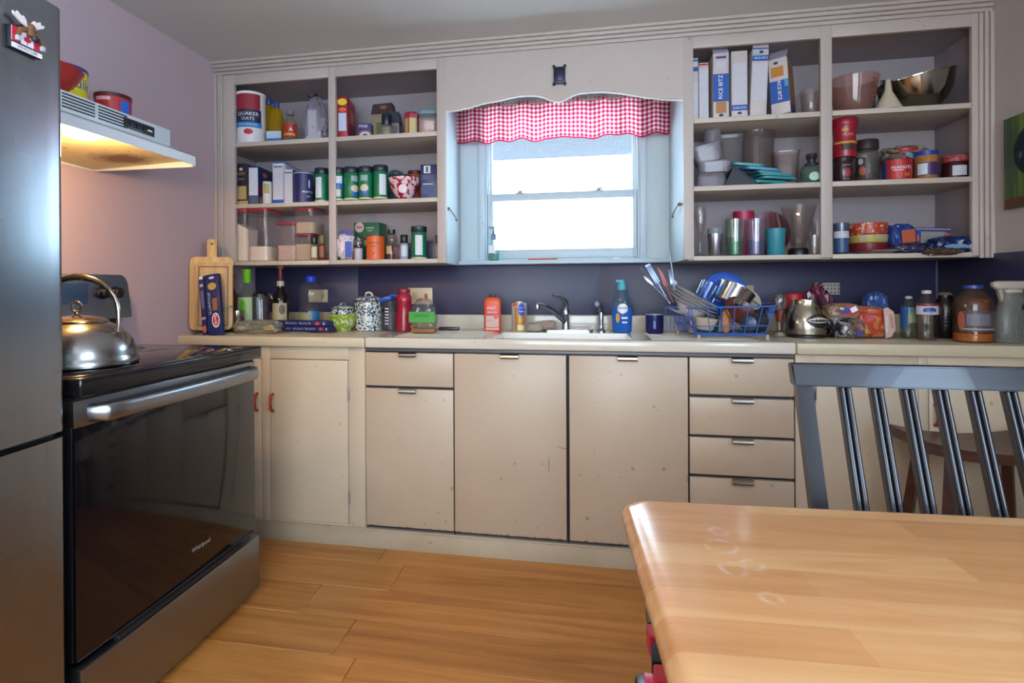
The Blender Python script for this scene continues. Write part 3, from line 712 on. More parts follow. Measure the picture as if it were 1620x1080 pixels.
l = bpy.data.lights.new('hood_lamp', 'POINT'); l.shadow_soft_size = .03; l.energy = 13.0; l.color = (1, .62, .27); lo = bpy.data.objects.new('hood_lamp', l); C.objects.link(lo); lo.location = (lc.x, lc.y, 1.545)
for g in range(4):
    for k in range(5):
        y0 = HY0 + .03 + g * .125; y1 = y0 + .112
        if y0 > -1.28: break
        b = NB(); bx(b, .3345, .3365, y0, y1, 1.662 + k * .0095, 1.6665 + k * .0095, .0005); obj('vent_slot', b, mat('#2b3036', .6), bdy)
cpy0, cpy1 = at(196, 190, 'X', .337).y, at(244, 200, 'X', .337).y
box('control_panel', .3355, .3385, cpy0, cpy1, 1.664, 1.698, mat('#23252b', .35), bdy, .001)
for k in range(3): box('switch', .338, .342, cpy0 + .02 + k * .03, cpy0 + .038 + k * .03, 1.672, 1.690, BLACK, bdy, .001)
box('badge', .338, .3395, cpy1 - .034, cpy1 - .012, 1.678, 1.683, WHITE, bdy, 0)

def roundthing(name, label, cat, loc, rz=0.0, group=None): return thing(name, label, cat, loc, rz, group)
# items on the hood
bz = 1.7125
rb = thing('bowl', 'glossy red speckled enamel bowl on top of the range hood', 'bowl', (.20, -1.47, bz))
b = NB(); lathe(b, [(.05, 0), (.053, .004), (.075, .022), (.105, .055), (.122, .085), (.125, .088), (.122, .088), (.102, .056), (.07, .024), (.04, .008), (0, .006)], 36); obj('shell', b, pattern('red_speckled_enamel', ('#a8231f', '#b92a22', '#d9867a'), 'noise', 220, .18, .70), rb)
rb.rotation_euler = (0, 0, .3)
yc_ = thing('can', 'yellow cocoa powder can with blue rim behind the red bowl on the hood', 'can', (.09, -1.29, bz), R(55))
b = NB(); lathe(b, [(.082, 0), (.082, .15)], 36); obj('body', b, mat('#e2cf1e', .3), yc_)
b = NB(); lathe(b, [(.0835, .15), (.0845, .153), (.0845, .160), (.081, .161), (.0, .159)], 36); obj('rim', b, mat('#1f2f8c', .3), yc_)
lettering('Nesquik', .055, mat('#1b3fae', .4), yc_, .0, .105, rad=.082, ang0=0.1)
rc = thing('can', 'red coffee can with a blue panel, farthest along the hood', 'can', (.155, -1.135, bz), R(50))
b = NB(); lathe(b, [(.058, 0), (.058, .1)], 32); obj('body', b, mat('#b32a33', .3), rc)
b = NB(); lathe(b, [(.060, .1), (.060, .112), (.057, .114), (0, .113)], 32); obj('lid', b, mat('#4a1620', .3), rc)
patch('label_panel', mat('#2563c4', .35), rc, .034, .05, .034, .08, rad=.058); patch('price_label', WHITE, rc, -.03, .035, .03, .035, rad=.058)
patch('stripe', mat('#d9a9b4', .4), rc, -.04, .09, .05, .012, rad=.058)

# ================================================================ TABLE, CHAIR, STOOL
TBW = NT('butcher_block_maple'); TBW.set(rough=.2, coat=.25); v = TBW.coord((1, 1, 1)); TBW.b.inputs['Coat Roughness'].default_value = .12
br = TBW.n('ShaderNodeTexBrick'); br.offset = .5; br.inputs['Scale'].default_value = 1; br.inputs['Brick Width'].default_value = .42; br.inputs['Row Height'].default_value = .062; br.inputs['Mortar Size'].default_value = 0; br.inputs['Bias'].default_value = 0
br.inputs[1].default_value = (0, 0, 0, 1); br.inputs[2].default_value = (1, 1, 1, 1); TBW.l(v, br.inputs[0])
gr = TBW.noise(TBW.coord((1.6, 16, 16)), 1.3, 5, .6, 1.2); f = TBW.mix(.30, gr, br.outputs[0])
c = TBW.ramp(f, [(.22, '#b37c4a'), (.5, '#ca9460'), (.8, '#dcb07c')]); fl2 = TBW.noise(TBW.coord((3, 60, 60)), 2, 4, .7)
c = TBW.mix(TBW.math('MULTIPLY', fl2, .35), c, '#a8744c')
pk_ = TBW.noise(TBW.coord(), 5, 2); c = TBW.mix(TBW.math('MULTIPLY', TBW.ramp(pk_, [(.66, 0.0), (.74, 1.0)]), .25), c, '#c8624a')
# pale water rings
sepc = TBW.coord()
for (rx, ry, rr) in ((2.02, -2.05, .02), (2.018, -2.115, .016), (2.045, -2.10, .013), (2.04, -2.18, .011), (2.03, -2.00, .012)):
    vd = TBW.n('ShaderNodeVectorMath', operation='DISTANCE'); TBW.l(sepc, vd.inputs[0]); vd.inputs[1].default_value = (rx, ry, .76)
    g = TBW.math('ABSOLUTE', TBW.math('SUBTRACT', vd.outputs['Value'], rr)); g = TBW.math('MULTIPLY', TBW.ramp(TBW.math('ADD', g, TBW.math('MULTIPLY', TBW.noise(sepc, 90, 2), .003)), [(.0014, .38), (.0055, 0.0)]), TBW.ramp(TBW.noise(sepc, 60, 2), [(.4, .2), (.6, 1.0)]))
    c = TBW.mix(g, c, '#e6ddd6')
TBW.l(c, TBW.b.inputs['Base Color']); TBW.bump(fl2, .05, .001); TBW = TBW.m
TX0, TX1, TY0, TY1, TZ = 1.898, 2.98, -3.25, -1.872, .762
tb = thing('table', 'pale butcher block dining table in the right foreground with rounded edges', 'table')
b = NB(); cr = .035
def rr_(x0, x1, y0, y1, r, n=6):
    out = []
    for cx_, cy_, a in ((x1 - r, y1 - r, 0), (x0 + r, y1 - r, pi / 2), (x0 + r, y0 + r, pi), (x1 - r, y0 + r, 1.5 * pi)):
        for i in range(n + 1): t = a + pi / 2 * i / n; out.append((cx_ + r * cos(t), cy_ + r * sin(t)))
    return out
br_ = .022; rings = []
for k in range(9):
    a = -pi / 2 + pi * k / 8; ins = br_ - br_ * cos(a) * 1.0; z = TZ - .021 + .021 * sin(a)
    rings.append([b.verts.new((x, y_, z)) for x, y_ in rr_(TX0 + ins, TX1 - ins, TY0 + ins, TY1 - ins, cr)])
for k in range(8):
    n = len(rings[k])
    for i in range(n): b.faces.new((rings[k][i], rings[k][(i + 1) % n], rings[k + 1][(i + 1) % n], rings[k + 1][i]))
b.faces.new(list(reversed(rings[0]))); b.faces.new(rings[-1])
obj('tabletop', b, TBW, tb, ang=50)
b = NB(); q = .075
frm = [(TX0 + q, TX1 - q, TY1 - q - .02, TY1 - q), (TX0 + q, TX1 - q, TY0 + q, TY0 + q + .02), (TX0 + q, TX0 + q + .02, TY0 + q + .02, TY1 - q - .02), (TX1 - q - .02, TX1 - q, TY0 + q + .02, TY1 - q - .02)]
for f_ in frm: o = box('apron', *f_, TZ - .13, TZ - .042, mat('#d9d3c6', .5), tb, .002)
for x in (TX0 + .10, TX1 - .10):
    for y_ in (TY0 + .10, TY1 - .10):
        b = NB(); lathe(b, [(.024, 0), (.03, .02), (.026, .06), (.038, .3), (.034, .5), (.022, .53), (.040, .57), (.040, .72)], 16); obj('leg', b, mat('#d9d3c6', .5), tb, (x, y_, 0))

tb.location = (TX0, TY1, 0)
for o_ in tb.children: o_.location = Vector(o_.location) - Vector((TX0, TY1, 0))
tb.rotation_euler = (0, 0, R(2.6)); tb.location = (TX0 - .012, TY1 - .002, 0)
# dark chair at the far side of the table
CHW = wood('dark_stained_wood', '#08080e', '#14131c', '#1f1c24', 'X', 1, .32, .05, .3); CHV = wood('dark_stained_wood_upright', '#09090e', '#121118', '#1d181c', 'Z', 1, .22, .05, .3)
ch = thing('dining_chair', 'dark-stained slat-back dining chair tucked behind the far edge of the table', 'chair')
ct_, cb_ = (-1.42, .944), (-1.535, .60)    # back top and where it passes the table edge (y, z)
sl = (cb_[0] - ct_[0]) / (cb_[1] - ct_[1])
def cy(z): return ct_[0] + (z - ct_[1]) * sl
CX0 = at(1250, 580, 'Y', -1.42).x; CX1 = CX0 + .545
def slatm(x, w_, z0, z1, th, spread=0.0, groove=False, name='slat', m=None):
    b = NB(); prof = [(-w_ / 2, 0), (w_ / 2, 0), (w_ / 2, -th), (-w_ / 2, -th)]
    if groove:
        q = w_ / 4 - .001; prof = [(-w_ / 2, 0), (w_ / 2, 0), (w_ / 2, -th + .006)] + [(w_ / 4 + q * cos(pi * k / 6), -th + .005 - .005 * sin(pi * k / 6)) for k in range(7)] + [(0, -th + .007)] + [(-w_ / 4 + q * cos(pi * k / 6), -th + .005 - .005 * sin(pi * k / 6)) for k in range(7)] + [(-w_ / 2, -th + .006)]
    v0 = [b.verts.new((x + spread * (z1 - z0) + a, cy(z0) + c_, z0)) for a, c_ in prof]; v1 = [b.verts.new((x + a, cy(z1) + c_, z1)) for a, c_ in prof]
    n = len(prof)
    for i in range(n): b.faces.new((v0[i], v0[(i + 1) % n], v1[(i + 1) % n], v1[i]))
    b.faces.new(v0); b.faces.new(list(reversed(v1)))
    return obj(name, b, m or CHV, ch, ang=25)
slatm(CX0 + .018, .034, .0, .94, .024, .0, name='back_post'); slatm(CX1 - .018, .034, .0, .94, .024, name='back_post')
zr = at(1400, 609, 'Y', ct_[0]).z
b = NB(); z0, z1 = zr, .944
v_ = [(CX0 - .006, CX1 + .006)]
for (x0, x1) in v_:
    pr = [(cy(z0) - .03, z0), (cy(z0) - .001, z0), (cy(z1) + .002, z1), (cy(z1) - .028, z1 - .001)]
    prism(b, pr, x0, x1, 'X')
bmesh.ops.bevel(b, geom=list(b.edges), offset=.003, segments=2, affect='EDGES'); obj('top_rail', b, CHW, ch)
us_ = [1333, 1383, 1432, 1484.5, 1537, 1592.5]
xs = [at(u, 612, 'Y', ct_[0] - .02).x for u in us_]
for x in xs + [xs[-1] + (xs[-1] - xs[-2]) * k for k in (1, 2)]:
    if x < CX1 - .05: slatm(x, .027, .50, zr + .004, .020, .0, True)
CX1b = CX1
b = NB(); prism(b, [(cy(.5) - .026, .47), (cy(.5) + .002, .47), (cy(.5) + .002, .515), (cy(.5) - .026, .515)], CX0 + .03, CX1 - .03, 'X'); obj('lower_rail', b, CHW, ch)
b = NB(); bx(b, CX0, CX1, cy(.45) - .42, cy(.45) + .02, .435, .462, .01, seg=3); obj('seat', b, CHW, ch)
for x in (CX0 + .03, CX1 - .03):
    b = NB(); tube(b, [(x, cy(.45) - .38, .436), (x, cy(.45) - .39, 0)], [.02, .015], 8); obj('front_leg', b, CHV, ch)
    b = NB(); tube(b, [(x, cy(.2) - .02, .18), (x, cy(.45) - .385, .2)], .009, 8); obj('stretcher', b, CHV, ch)

# brown stool by the right cabinet
STW = wood('brown_stained_wood', '#2a150e', '#43241a', '#5a3426', 'X', 1, .35, .05)
sp = at(1455, 693, 'Y', -.88)
st = thing('stool', 'dark brown saddle-seat wooden stool standing behind the dark chair', 'stool', (sp.x + .215, -.80, 0))
zs = sp.z; b = NB(); N = 12; rws = []
for i in range(N + 1):
    x = -.215 + .43 * i / N; sag = .028 * (1 - (2 * i / N - 1) ** 2)
    rws.append([b.verts.new((x, y_, z)) for y_, z in ((-.13, zs - sag), (.13, zs - sag), (.13, zs - .035 - sag * .9), (-.13, zs - .035 - sag * .9))])
for i in range(N):
    for k in range(4): b.faces.new((rws[i][k], rws[i][(k + 1) % 4], rws[i + 1][(k + 1) % 4], rws[i + 1][k]))
b.faces.new(rws[0]); b.faces.new(list(reversed(rws[-1]))); obj('seat', b, STW, st)
for sx in (-1, 1):
    for sy in (-1, 1):
        b = NB(); tube(b, [(sx * .13, sy * .085, zs - .055), (sx * .185, sy * .14, 0)], [.019, .022], 4); obj('leg', b, STW, st)
    b = NB(); tube(b, [(sx * .168, -.122, .14), (sx * .168, .122, .14)], .011, 6); obj('stretcher', b, STW, st)
for sy in (-1, 1):
    b = NB(); tube(b, [(-.155, sy * .108, .25), (.155, sy * .108, .25)], .011, 6); obj('stretcher', b, STW, st)

# black and red plastic rack under the table's left edge
PLB = mat('#14151d', .25); PLR = mat('#a8182c', .35); ex, ey = 1.895, -2.23
rk = thing('booster_seat', 'black child booster seat frame with red clips beside the left edge of the table', 'booster seat', (0, 0, 0))
def seg(u0, v0, u1, v1, r, m, n, zz=.62):
    a = at(u0, v0, 'Z', zz); c_ = at(u1, v1, 'Z', zz); dx, dy = c_.x - a.x, c_.y - a.y
    b = NB(); prism(b, [(a.x, a.y), (c_.x, c_.y), (c_.x + .06, c_.y), (a.x + .06, a.y)], zz - r * 2, zz, 'Z'); bmesh.ops.bevel(b, geom=list(b.edges), offset=.002, segments=2, affect='EDGES'); return obj(n, b, m, rk)
seg(1021, 954, 1026, 984, .010, PLB, 'frame_bar'); seg(1022, 985, 1028, 1006, .016, PLR, 'clip')
seg(1030, 1014, 1031, 1046, .010, PLB, 'frame_bar'); seg(1033, 1048, 1036, 1076, .016, PLR, 'clip')
a = at(1003, 1060, 'Z', .60)
b = NB(); bx(b, a.x, a.x + .12, a.y - .12, a.y, .575, .60, .008); obj('tray', b, PLB, rk)
b = NB(); bx(b, a.x + .012, a.x + .05, a.y - .03, a.y - .006, .60, .604, .002); obj('red_insert', b, mat('#c8385c', .3), rk)
b = NB(); bx(b, 1.93, 1.95, -2.16, -1.98, .45, .60, .004) ; obj('side_panel', b, PLB, rk)
for x in (1.90, 2.25):
    for y_ in (-2.35, -2.12): b = NB(); tube(b, [(x + .01, y_, 0), (x + .01, y_, .46)], .009, 8); obj('leg', b, PLB, rk)
b = NB(); bx(b, 1.89, 2.28, -2.38, -2.10, .44, .46, .006); obj('seat', b, PLB, rk)

# green painting on the right wall
a = at(1588, 190, 'X', W - .02); c_ = at(1587, 332, 'X', W - .02)
pc = thing('painting', 'unframed green canvas with a dark oval face hung on the right wall', 'painting', (W - .001, a.y, (a.z + c_.z) / 2), -pi / 2); hh = (a.z - c_.z)
PG = NT('green_painting_ground'); PG.set(rough=.4); f = PG.noise(PG.coord((9, 1, 1)), 2, 4, .6, .5); PG.l(PG.ramp(f, [(.3, '#123020'), (.5, '#24501f'), (.7, '#6f8a1e')]), PG.b.inputs['Base Color'])
box('canvas', .0, .42, -.02, -.001, -hh / 2, hh / 2, PG.m, pc, .001)
patch('painted_oval', pattern('dark_teal_brushwork', ('#0c1b22', '#12303a', '#3f7078'), 'noise', 18, .35, .62), pc, .20, .03, .30, hh * .66, -.02, shape='oval', depth=.001)
patch('painted_ground', mat('#5c3526', .5), pc, .21, -hh * .44, .40, hh * .10, -.02, depth=.001)

# curtain, rod and tie-back hooks
cu = thing('valance', 'red and white gingham valance curtain hanging across the top of the window', 'curtain')
GH = NT('gingham_cloth'); GH.t.nodes.remove(GH.b); tc = GH.n('ShaderNodeTexCoord'); sp_ = GH.n('ShaderNodeSeparateXYZ'); GH.l(tc.outputs['UV'], sp_.inputs[0])
sx_ = GH.math('GREATER_THAN', GH.math('FRACT', sp_.outputs['X']), .5); sz_ = GH.math('GREATER_THAN', GH.math('FRACT', sp_.outputs['Y']), .5)
f = GH.math('MULTIPLY', GH.math('ADD', sx_, sz_), .5); hemf = GH.math('LESS_THAN', sp_.outputs['Y'], .35)
c = GH.ramp(f, [(0, '#f0dede'), (.4, '#d2788c'), (.9, '#a81c3c')], 'CONSTANT'); c = GH.mix(hemf, c, '#a81c40')
df = GH.n('ShaderNodeBsdfDiffuse'); tl = GH.n('ShaderNodeBsdfTranslucent'); GH.l(c, df.inputs[0]); GH.l(c, tl.inputs[0]); mx = GH.n('ShaderNodeMixShader'); mx.inputs[0].default_value = .52
GH.l(df.outputs[0], mx.inputs[1]); GH.l(tl.outputs[0], mx.inputs[2]); GH.l(mx.outputs[0], GH.out.inputs[0])
b = NB(); uvl = b.loops.layers.uv.new('uv'); NX, NZ = 220, 16; x0, x1 = 1.188, 2.240; zt2 = 2.062; grid = []
for i in range(NX + 1):
    s = i / NX; x = x0 + (x1 - x0) * s; col = []
    zb2 = 1.865 + .006 * sin(s * 27) + .004 * sin(s * 61 + 1) - .004 * s
    for j in range(NZ + 1):
        t = j / NZ; z = zt2 + (zb2 - zt2) * t; amp = .007 + .010 * t
        yy = -.075 + amp * sin(s * 52 + .8 * sin(s * 9)) + .006 * sin(s * 19 + 2) * t + (.004 * sin(s * 140) * (1 - t) ** 2)
        col.append(b.verts.new((x, yy, z)))
    grid.append(col)
for i in range(NX):
    for j in range(NZ):
        f = b.faces.new((grid[i][j], grid[i + 1][j], grid[i + 1][j + 1], grid[i][j + 1]))
        for l_, (a, c_) in zip(f.loops, ((i, j), (i + 1, j), (i + 1, j + 1), (i, j + 1))): l_[uvl].uv = (a / NX * 51, (1 - c_ / NZ) * (zt2 - 1.865) / .0207)
me = obj('cloth', b, GH.m, cu, ang=180)
b = NB(); tube(b, [(1.188, -.075, 2.05), (2.240, -.075, 2.05)], .006, 8); obj('rod', b, mat('#b9b2a6', .4, .6), cu)
for s, u0, v0, u1, v1 in ((1, 709, 331, 726, 344), (-1, 1076, 324, 1058, 338)):
    a = at(u0, v0, 'Y', -.28); c_ = at(u1, v1, 'Y', -.12 if s > 0 else -.12)
    wx = 1.186 if s > 0 else 2.255
    hk = thing('tieback_hook', 'small brass curtain hook screwed inside the %s side of the window niche' % ('left' if s > 0 else 'right'), 'hook', (wx, -.30, a.z))
    b = NB(); tube(b, [(0, 0, 0), (s * .018, .004, -.002), (s * .024, .05, -.018), (s * .026, .11, -.036), (s * .024, .125, -.044), (s * .018, .12, -.036)], .0032, 7); obj('arm', b, mat('#7d5f4a', .35, .6), hk)
    b = NB(); lathe(b, [(.001, -.009), (.008, -.006), (.009, .0), (.007, .006), (.001, .008)], 10, off=(s * .012, 0, 0)); obj('rosette', b, mat('#6b564a', .35, .5), hk)
# ================================================================ BUILDERS FOR THE SMALL THINGS
def dims(u0, u1, vt, Y, z0):
    um = (u0 + u1) / 2; a = at(u0, vt, 'Y', Y).x; c = at(u1, vt, 'Y', Y).x
    return (a + c) / 2, c - a, at(um, vt, 'Y', Y).z - z0
def facing(x, y, k=.6): return math.atan2(CAM.x - x, y - CAM.y) * k
def vessel(name, label, cat, u0, u1, vt, Y, z0, prof, m, parts=(), group=None, p=2.0, ay=1.0, face=.6, n=26, rz=None, body='body', h=None):
    x, w_, hh = dims(u0, u1, vt, Y, z0); hh = h or hh; r = w_ / 2
    t = thing(name, label, cat, (x, Y, z0 + .0004), facing(x, Y, face) if rz is None else rz, group)
    if prof: obj(body, lathe(NB(), [(a * r, c * hh) for a, c in prof], n, p, ay), m, t)
    for q in parts: part(q, t, r, hh, p, ay, n)
    return t
def part(q, t, r, hh, p=2.0, ay=1.0, n=26):
    k = q[0]
    if k == 'L': obj(q[1], lathe(NB(), [(a * r, c * hh) for a, c in q[2]], n, q[4] if len(q) > 4 else p, ay), q[3], t)
    elif k == 'W':   # wrapped or flat label: name, z centre, height, angle, width (radians or share), material, radius share, shape
        _, nm, zc, h_, an, wd, m, rf = q[:8]; sh = q[8] if len(q) > 8 else 'rect'
        if p > 2.4: patch(nm, m, t, an * r, zc * hh, wd * r, h_ * hh, -r * rf * ay, None, sh)
        else: patch(nm, m, t, an * r * rf, zc * hh, wd * r * rf, h_ * hh, 0, r * rf, sh, n=max(4, int(wd * 5)))
    elif k == 'T':   # lettering: text, z centre, size share, angle, width share, material, radius share
        _, s, zc, sz, an, wd, m, rf = q[:8]; ro = q[8] if len(q) > 8 else 0.0
        if p > 2.4: lettering(s, sz * hh, m, t, an * r, zc * hh, -r * rf * ay, None, ro, depth=.0012, width=wd * r if wd else None)
        else: lettering(s, sz * hh, m, t, an * r * rf, zc * hh, 0, r * rf, ro, depth=.0012, width=wd * r * rf if wd else None)
def carton(name, label, cat, u0, u1, vt, Yf, z0, depth, m, decals=(), side=(), rz=0.0, group=None, tilt=0.0, flap=None, ms=None, h=None, bev=.002):
    x, w_, hh = dims(u0, u1, vt, Yf, z0); hh = h or hh
    t = thing(name, label, cat, (x, Yf, z0 + .0004), rz, group)
    if tilt: t.rotation_euler = (0, tilt, rz)
    obj('body', bx(NB(), -w_ / 2, w_ / 2, 0, depth, 0, hh, bev), m, t)
    if ms: obj('side_panel', bx(NB(), w_ / 2, w_ / 2 + .0008, .001, depth - .001, .001, hh - .001), ms, t, flat=True)
    S = Matrix.Translation((w_ / 2 + (.0008 if ms else 0), depth / 2, 0)) @ Matrix.Rotation(pi / 2, 4, 'Z')
    for lst, W_, mtx in ((decals, w_, None), (side, depth, S)):
        for k_, q in enumerate(lst):
            if q[0] == 'P':
                o = patch(q[1], q[6], t, q[2] * W_, q[3] * hh, q[4] * W_, q[5] * hh, 0, None, q[7] if len(q) > 7 else 'rect', depth=q[8] if len(q) > 8 else .0006 + .00012 * k_)
                if mtx: o.matrix_local = mtx
            else: lettering(q[1], q[4] * hh, q[5], t, q[2] * W_, q[3] * hh, 0, None, q[6] if len(q) > 6 else 0.0, depth=.0018, width=(q[7] * hh if (len(q) > 6 and 1 < abs(q[6]) < 2) else q[7] * W_) if len(q) > 7 and q[7] else None, plane=mtx)
    if flap: # open top flap standing up: (lean, height)
        b = NB(); prism(b, [(-.0, hh), (flap[0], hh + flap[1]), (flap[0] + .0015, hh + flap[1]), (.0015, hh)], -w_ / 2 + .001, w_ / 2 - .001, 'X'); obj('flap', b, flap[2], t)
    return t
def lump(name, label, cat, u0, u1, vt, Y, z0, depth, m, seed=0, amp=.12, parts=(), rz=0.0, group=None, pn=3.0, neck=None, h=None, sub=44, fr=2.2):
    """soft or crumpled bag"""
    x, w_, hh = dims(u0, u1, vt, Y, z0); hh = h or hh
    t = thing(name, label, cat, (x, Y, z0 + .0006), rz, group); b = NB(); rings = []
    for j in range(sub // 2 + 1):
        th = pi * j / (sub // 2); ring = []
        for i in range(sub):
            a = 2 * pi * i / sub; st = max(sin(th), 1e-4)
            c_, s_, ct_ = cos(a), sin(a), cos(th)
            X = math.copysign(abs(c_) ** (2 / pn), c_) * st ** (2 / pn); Yy = math.copysign(abs(s_) ** (2 / pn), s_) * st ** (2 / pn); Z = math.copysign(abs(ct_) ** (2 / pn), ct_)
            sc = 1.0
            if neck: sc = 1 - neck * max(0, Z) ** 1.5
            v = Vector((X * sc, Yy * sc, Z)); d = noise.noise_vector(v * fr + Vector((seed * 7.1, seed * 3.3, seed))) * amp * 1.3 + noise.noise_vector(v * fr * 2.7 + Vector((seed, 5, 9))) * amp * .7; q_ = noise.noise(v * fr * 2 + Vector((seed * 2.2, 1, seed))); v *= 1 - amp * 1.1 * (1 - min(1, abs(q_) * 5))
            v += d; ring.append(b.verts.new((v.x * w_ / 2 * .92, v.y * depth / 2, max(0.0, (v.z + 1) / 2 * hh * .98))))
            if 0 < j < sub // 2: continue
        rings.append(ring)
    for j in range(len(rings) - 1):
        for i in range(sub):
            k = (i + 1) % sub; b.faces.new((rings[j][i], rings[j][k], rings[j + 1][k], rings[j + 1][i]))
    bmesh.ops.remove_doubles(b, verts=b.verts, dist=1e-5)
    obj('bag_body', b, m, t, ang=24)
    for q in parts:
        if q[0] == 'P': patch(q[1], q[6], t, q[2] * w_, q[3] * hh, q[4] * w_, q[5] * hh, -depth / 2 * (q[8] if len(q) > 8 else 1.0), None, q[7] if len(q) > 7 else 'rect', depth=.002, rot=q[9] if len(q) > 9 else 0)
        elif q[0] == 'T': lettering(q[1], q[4] * hh, q[5], t, q[2] * w_, q[3] * hh, -depth / 2 * (q[8] if len(q) > 8 else 1.0) - .0022, None, q[6] if len(q) > 6 else 0, depth=.0012, width=q[7] * w_ if len(q) > 7 and q[7] else None)
    return t
CYL = [(.97, 0), (1, .01), (1, .99), (.97, 1)]
JAR = [(.9, 0), (1, .04), (1, .78), (.93, .84), (.84, .88), (.84, .96)]
BOT = [(.85, 0), (1, .03), (1, .62), (.9, .7), (.5, .82), (.36, .88), (.36, .96)]
GLS = clear('#f2f8fa', .10, .05); GLG = clear('#dfe6e4', .16, .1, .10); MILK = clear('#e9e8ea', .10, .25, .42)
GOLDOIL = clear('#d9b21c', .08, .08, .45); NAVY = mat('#20264e', .45); NAVY2 = mat('#1d2c63', .35); TEAL = mat('#2f8f98', .35); DGREEN = mat('#0f6b46', .35)
TAN = mat('#b99a6a', .5); ORG = mat('#d8642a', .45); BLUE = mat('#1c52b4', .35); YEL = mat('#dcc435', .4); PUR = mat('#3a2a5c', .4); BRN = mat('#4a2a20', .5); LT = mat('#b9c4dc', .5); PINK = mat('#c98f9a', .5)
LY = -.25      # usual depth of goods standing on the shelves
S1, S2, S3 = 1.8602, 1.5502, 1.2632
g1 = 'groceries on the top shelf, left cabinet'
# ---------------------------------------------------------------- left cabinet, top shelf
t = vessel('oats_canister', 'large white oats canister with red, navy and blue label reading QUAKER OATS', 'canister', 376.5, 417, 151, -.262, S1, CYL, mat('#d8d2d4', .5), [
    ('L', 'lid', [(1.02, .955), (1.03, .96), (1.03, 1.0), (.98, 1.005), (0, 1.0)], mat('#e0dadc', .4)),
    ('W', 'label', .80, .30, .0, 1.75, mat('#8f1f30', .5), 1.0), ('W', 'label', .52, .26, 0, 1.9, mat('#1b2447', .5), 1.003),
    ('W', 'stripe', .355, .10, 0, 2.0, mat('#2b7cc0', .45), 1.006), ('W', 'heart_emblem', .22, .11, .05, .62, mat('#b42338', .45), 1.0, 'oval'),
    ('T', 'QUAKER', .56, .095, .02, 1.45, WH, 1.006), ('T', 'OATS', .465, .085, .02, .85, WH, 1.006), ('T', 'OLD FASHIONED', .355, .035, .02, 1.3, WH, 1.012)])
ob_ = [(.85, 0), (1, .03), (1, .30), (.92, .36), (.97, .42), (.99, .62), (.82, .76), (.42, .86), (.30, .89), (.30, .93)]
for (u0, u1, vt, Y, lab, fc) in ((413, 435, 157, -.19, 'yellow cooking oil bottle with blue cap, half behind the oats canister', .6), (427, 447, 163, -.235, 'wide yellow cooking oil bottle with blue cap, right of the other oil bottle', .2)):
    vessel('oil_bottle', lab, 'bottle', u0, u1, vt, Y, S1, ob_, GOLDOIL, [('L', 'cap', [(.40, .89), (.42, .90), (.42, .995), (.3, 1.0), (0, 1.0)], mat('#153a8c', .4)),
        ('W', 'label', .18, .27, 0, 2.2, LT, 1.004), ('W', 'label_stripe', .10, .10, 0, 2.2, mat('#1c6fae', .4), 1.01)], p=2.6, ay=.8, face=fc, group='cooking oil bottles on the top shelf')
vessel('sauce_bottle', 'small clear sauce bottle with grey cap and red and gold label', 'bottle', 449, 469.5, 176, -.27, S1, [(.8, 0), (.95, .03), (.95, .60), (.8, .68), (.5, .76), (.45, .88)], clear('#d8c8c0', .14, .08, .2), [
    ('L', 'cap', [(.50, .86), (.56, .87), (.56, .99), (.4, 1.0), (0, 1.0)], mat('#6b6a70', .4)), ('W', 'label', .37, .40, 0, 2.3, mat('#a8281e', .4), .97), ('W', 'label_band', .24, .08, 0, 1.8, mat('#d28a2a', .4), .985), ('T', 'A', .38, .17, .25, .0, WH, .985)])
t = lump('snack_bag', 'tall silver and white foil snack bag with a dark crumpled top', 'bag', 480, 520, 149, -.20, S1, .10, mat('#8d8494', .35, .25, .05), 3, .10, [('P', 'printed_panel', -.06, .36, .30, .55, mat('#a9a2b0', .35), 'rect', 1.0)], pn=3.4, neck=.62, rz=.25, fr=2.2)
x, w_, hh = dims(480, 520, 149, -.20, S1)
b = NB(); tube(b, [(-.045, -.01, hh * .97), (-.02, -.01, hh * .90), (.0, 0, hh * .98), (.012, 0, hh * .88), (.02, 0, hh * .75)], [.004, .010, .018, .022, .026], 8, flat=.5); obj('crumpled_top', b, mat('#231626', .4), t)
# cell two
carton('starch_box', 'tall red box with yellow circle and white panel, left end of the second cell', 'box', 534, 549, 153, -.30, 1.8575, .15, mat('#a01827', .45), [('P', 'yellow_disc', 0, .88, .95, .16, YEL, 'oval'), ('P', 'pretzel_print', 0, .70, .8, .10, ORG, 'oval'), ('P', 'white_panel', .0, .41, .78, .42, LT)], [('P', 'side_print', 0, .5, .8, .8, mat('#8c2436', .5)), ('P', 'side_print', .1, .6, .5, .3, mat('#b4605a', .5))], rz=.14)
carton('soda_box', 'small purple baking soda box with a round orange emblem, reading FREE', 'box', 565, 586.5, 195, -.29, 1.8575, .05, mat('#40386a', .5), [('P', 'round_emblem', .08, .22, .95, .62, mat('#c8683e', .5), 'oval'), ('P', 'round_emblem', .08, .22, .7, .44, LT, 'oval'), ('T', 'FREE', -.05, .80, .24, WH, 0, .62), ('P', 'arm_print', .08, .22, .3, .2, NAVY)], rz=.12)
b_ = carton('gift_box', 'brown cardboard gift box with a dark gabled top and window', 'box', 588, 620, 179, -.24, 1.8575, .10, mat('#8f8068', .5), [('P', 'window_print', -.05, .42, .42, .5, mat('#5a6a44', .5)), ('P', 'scene_print', .16, .45, .3, .5, mat('#8c5a44', .5)), ('P', 'base_band', 0, .12, 1.0, .2, mat('#a39468', .5))], rz=.05)
x, w_, hh = dims(588, 620, 179, -.24, 1.8575)
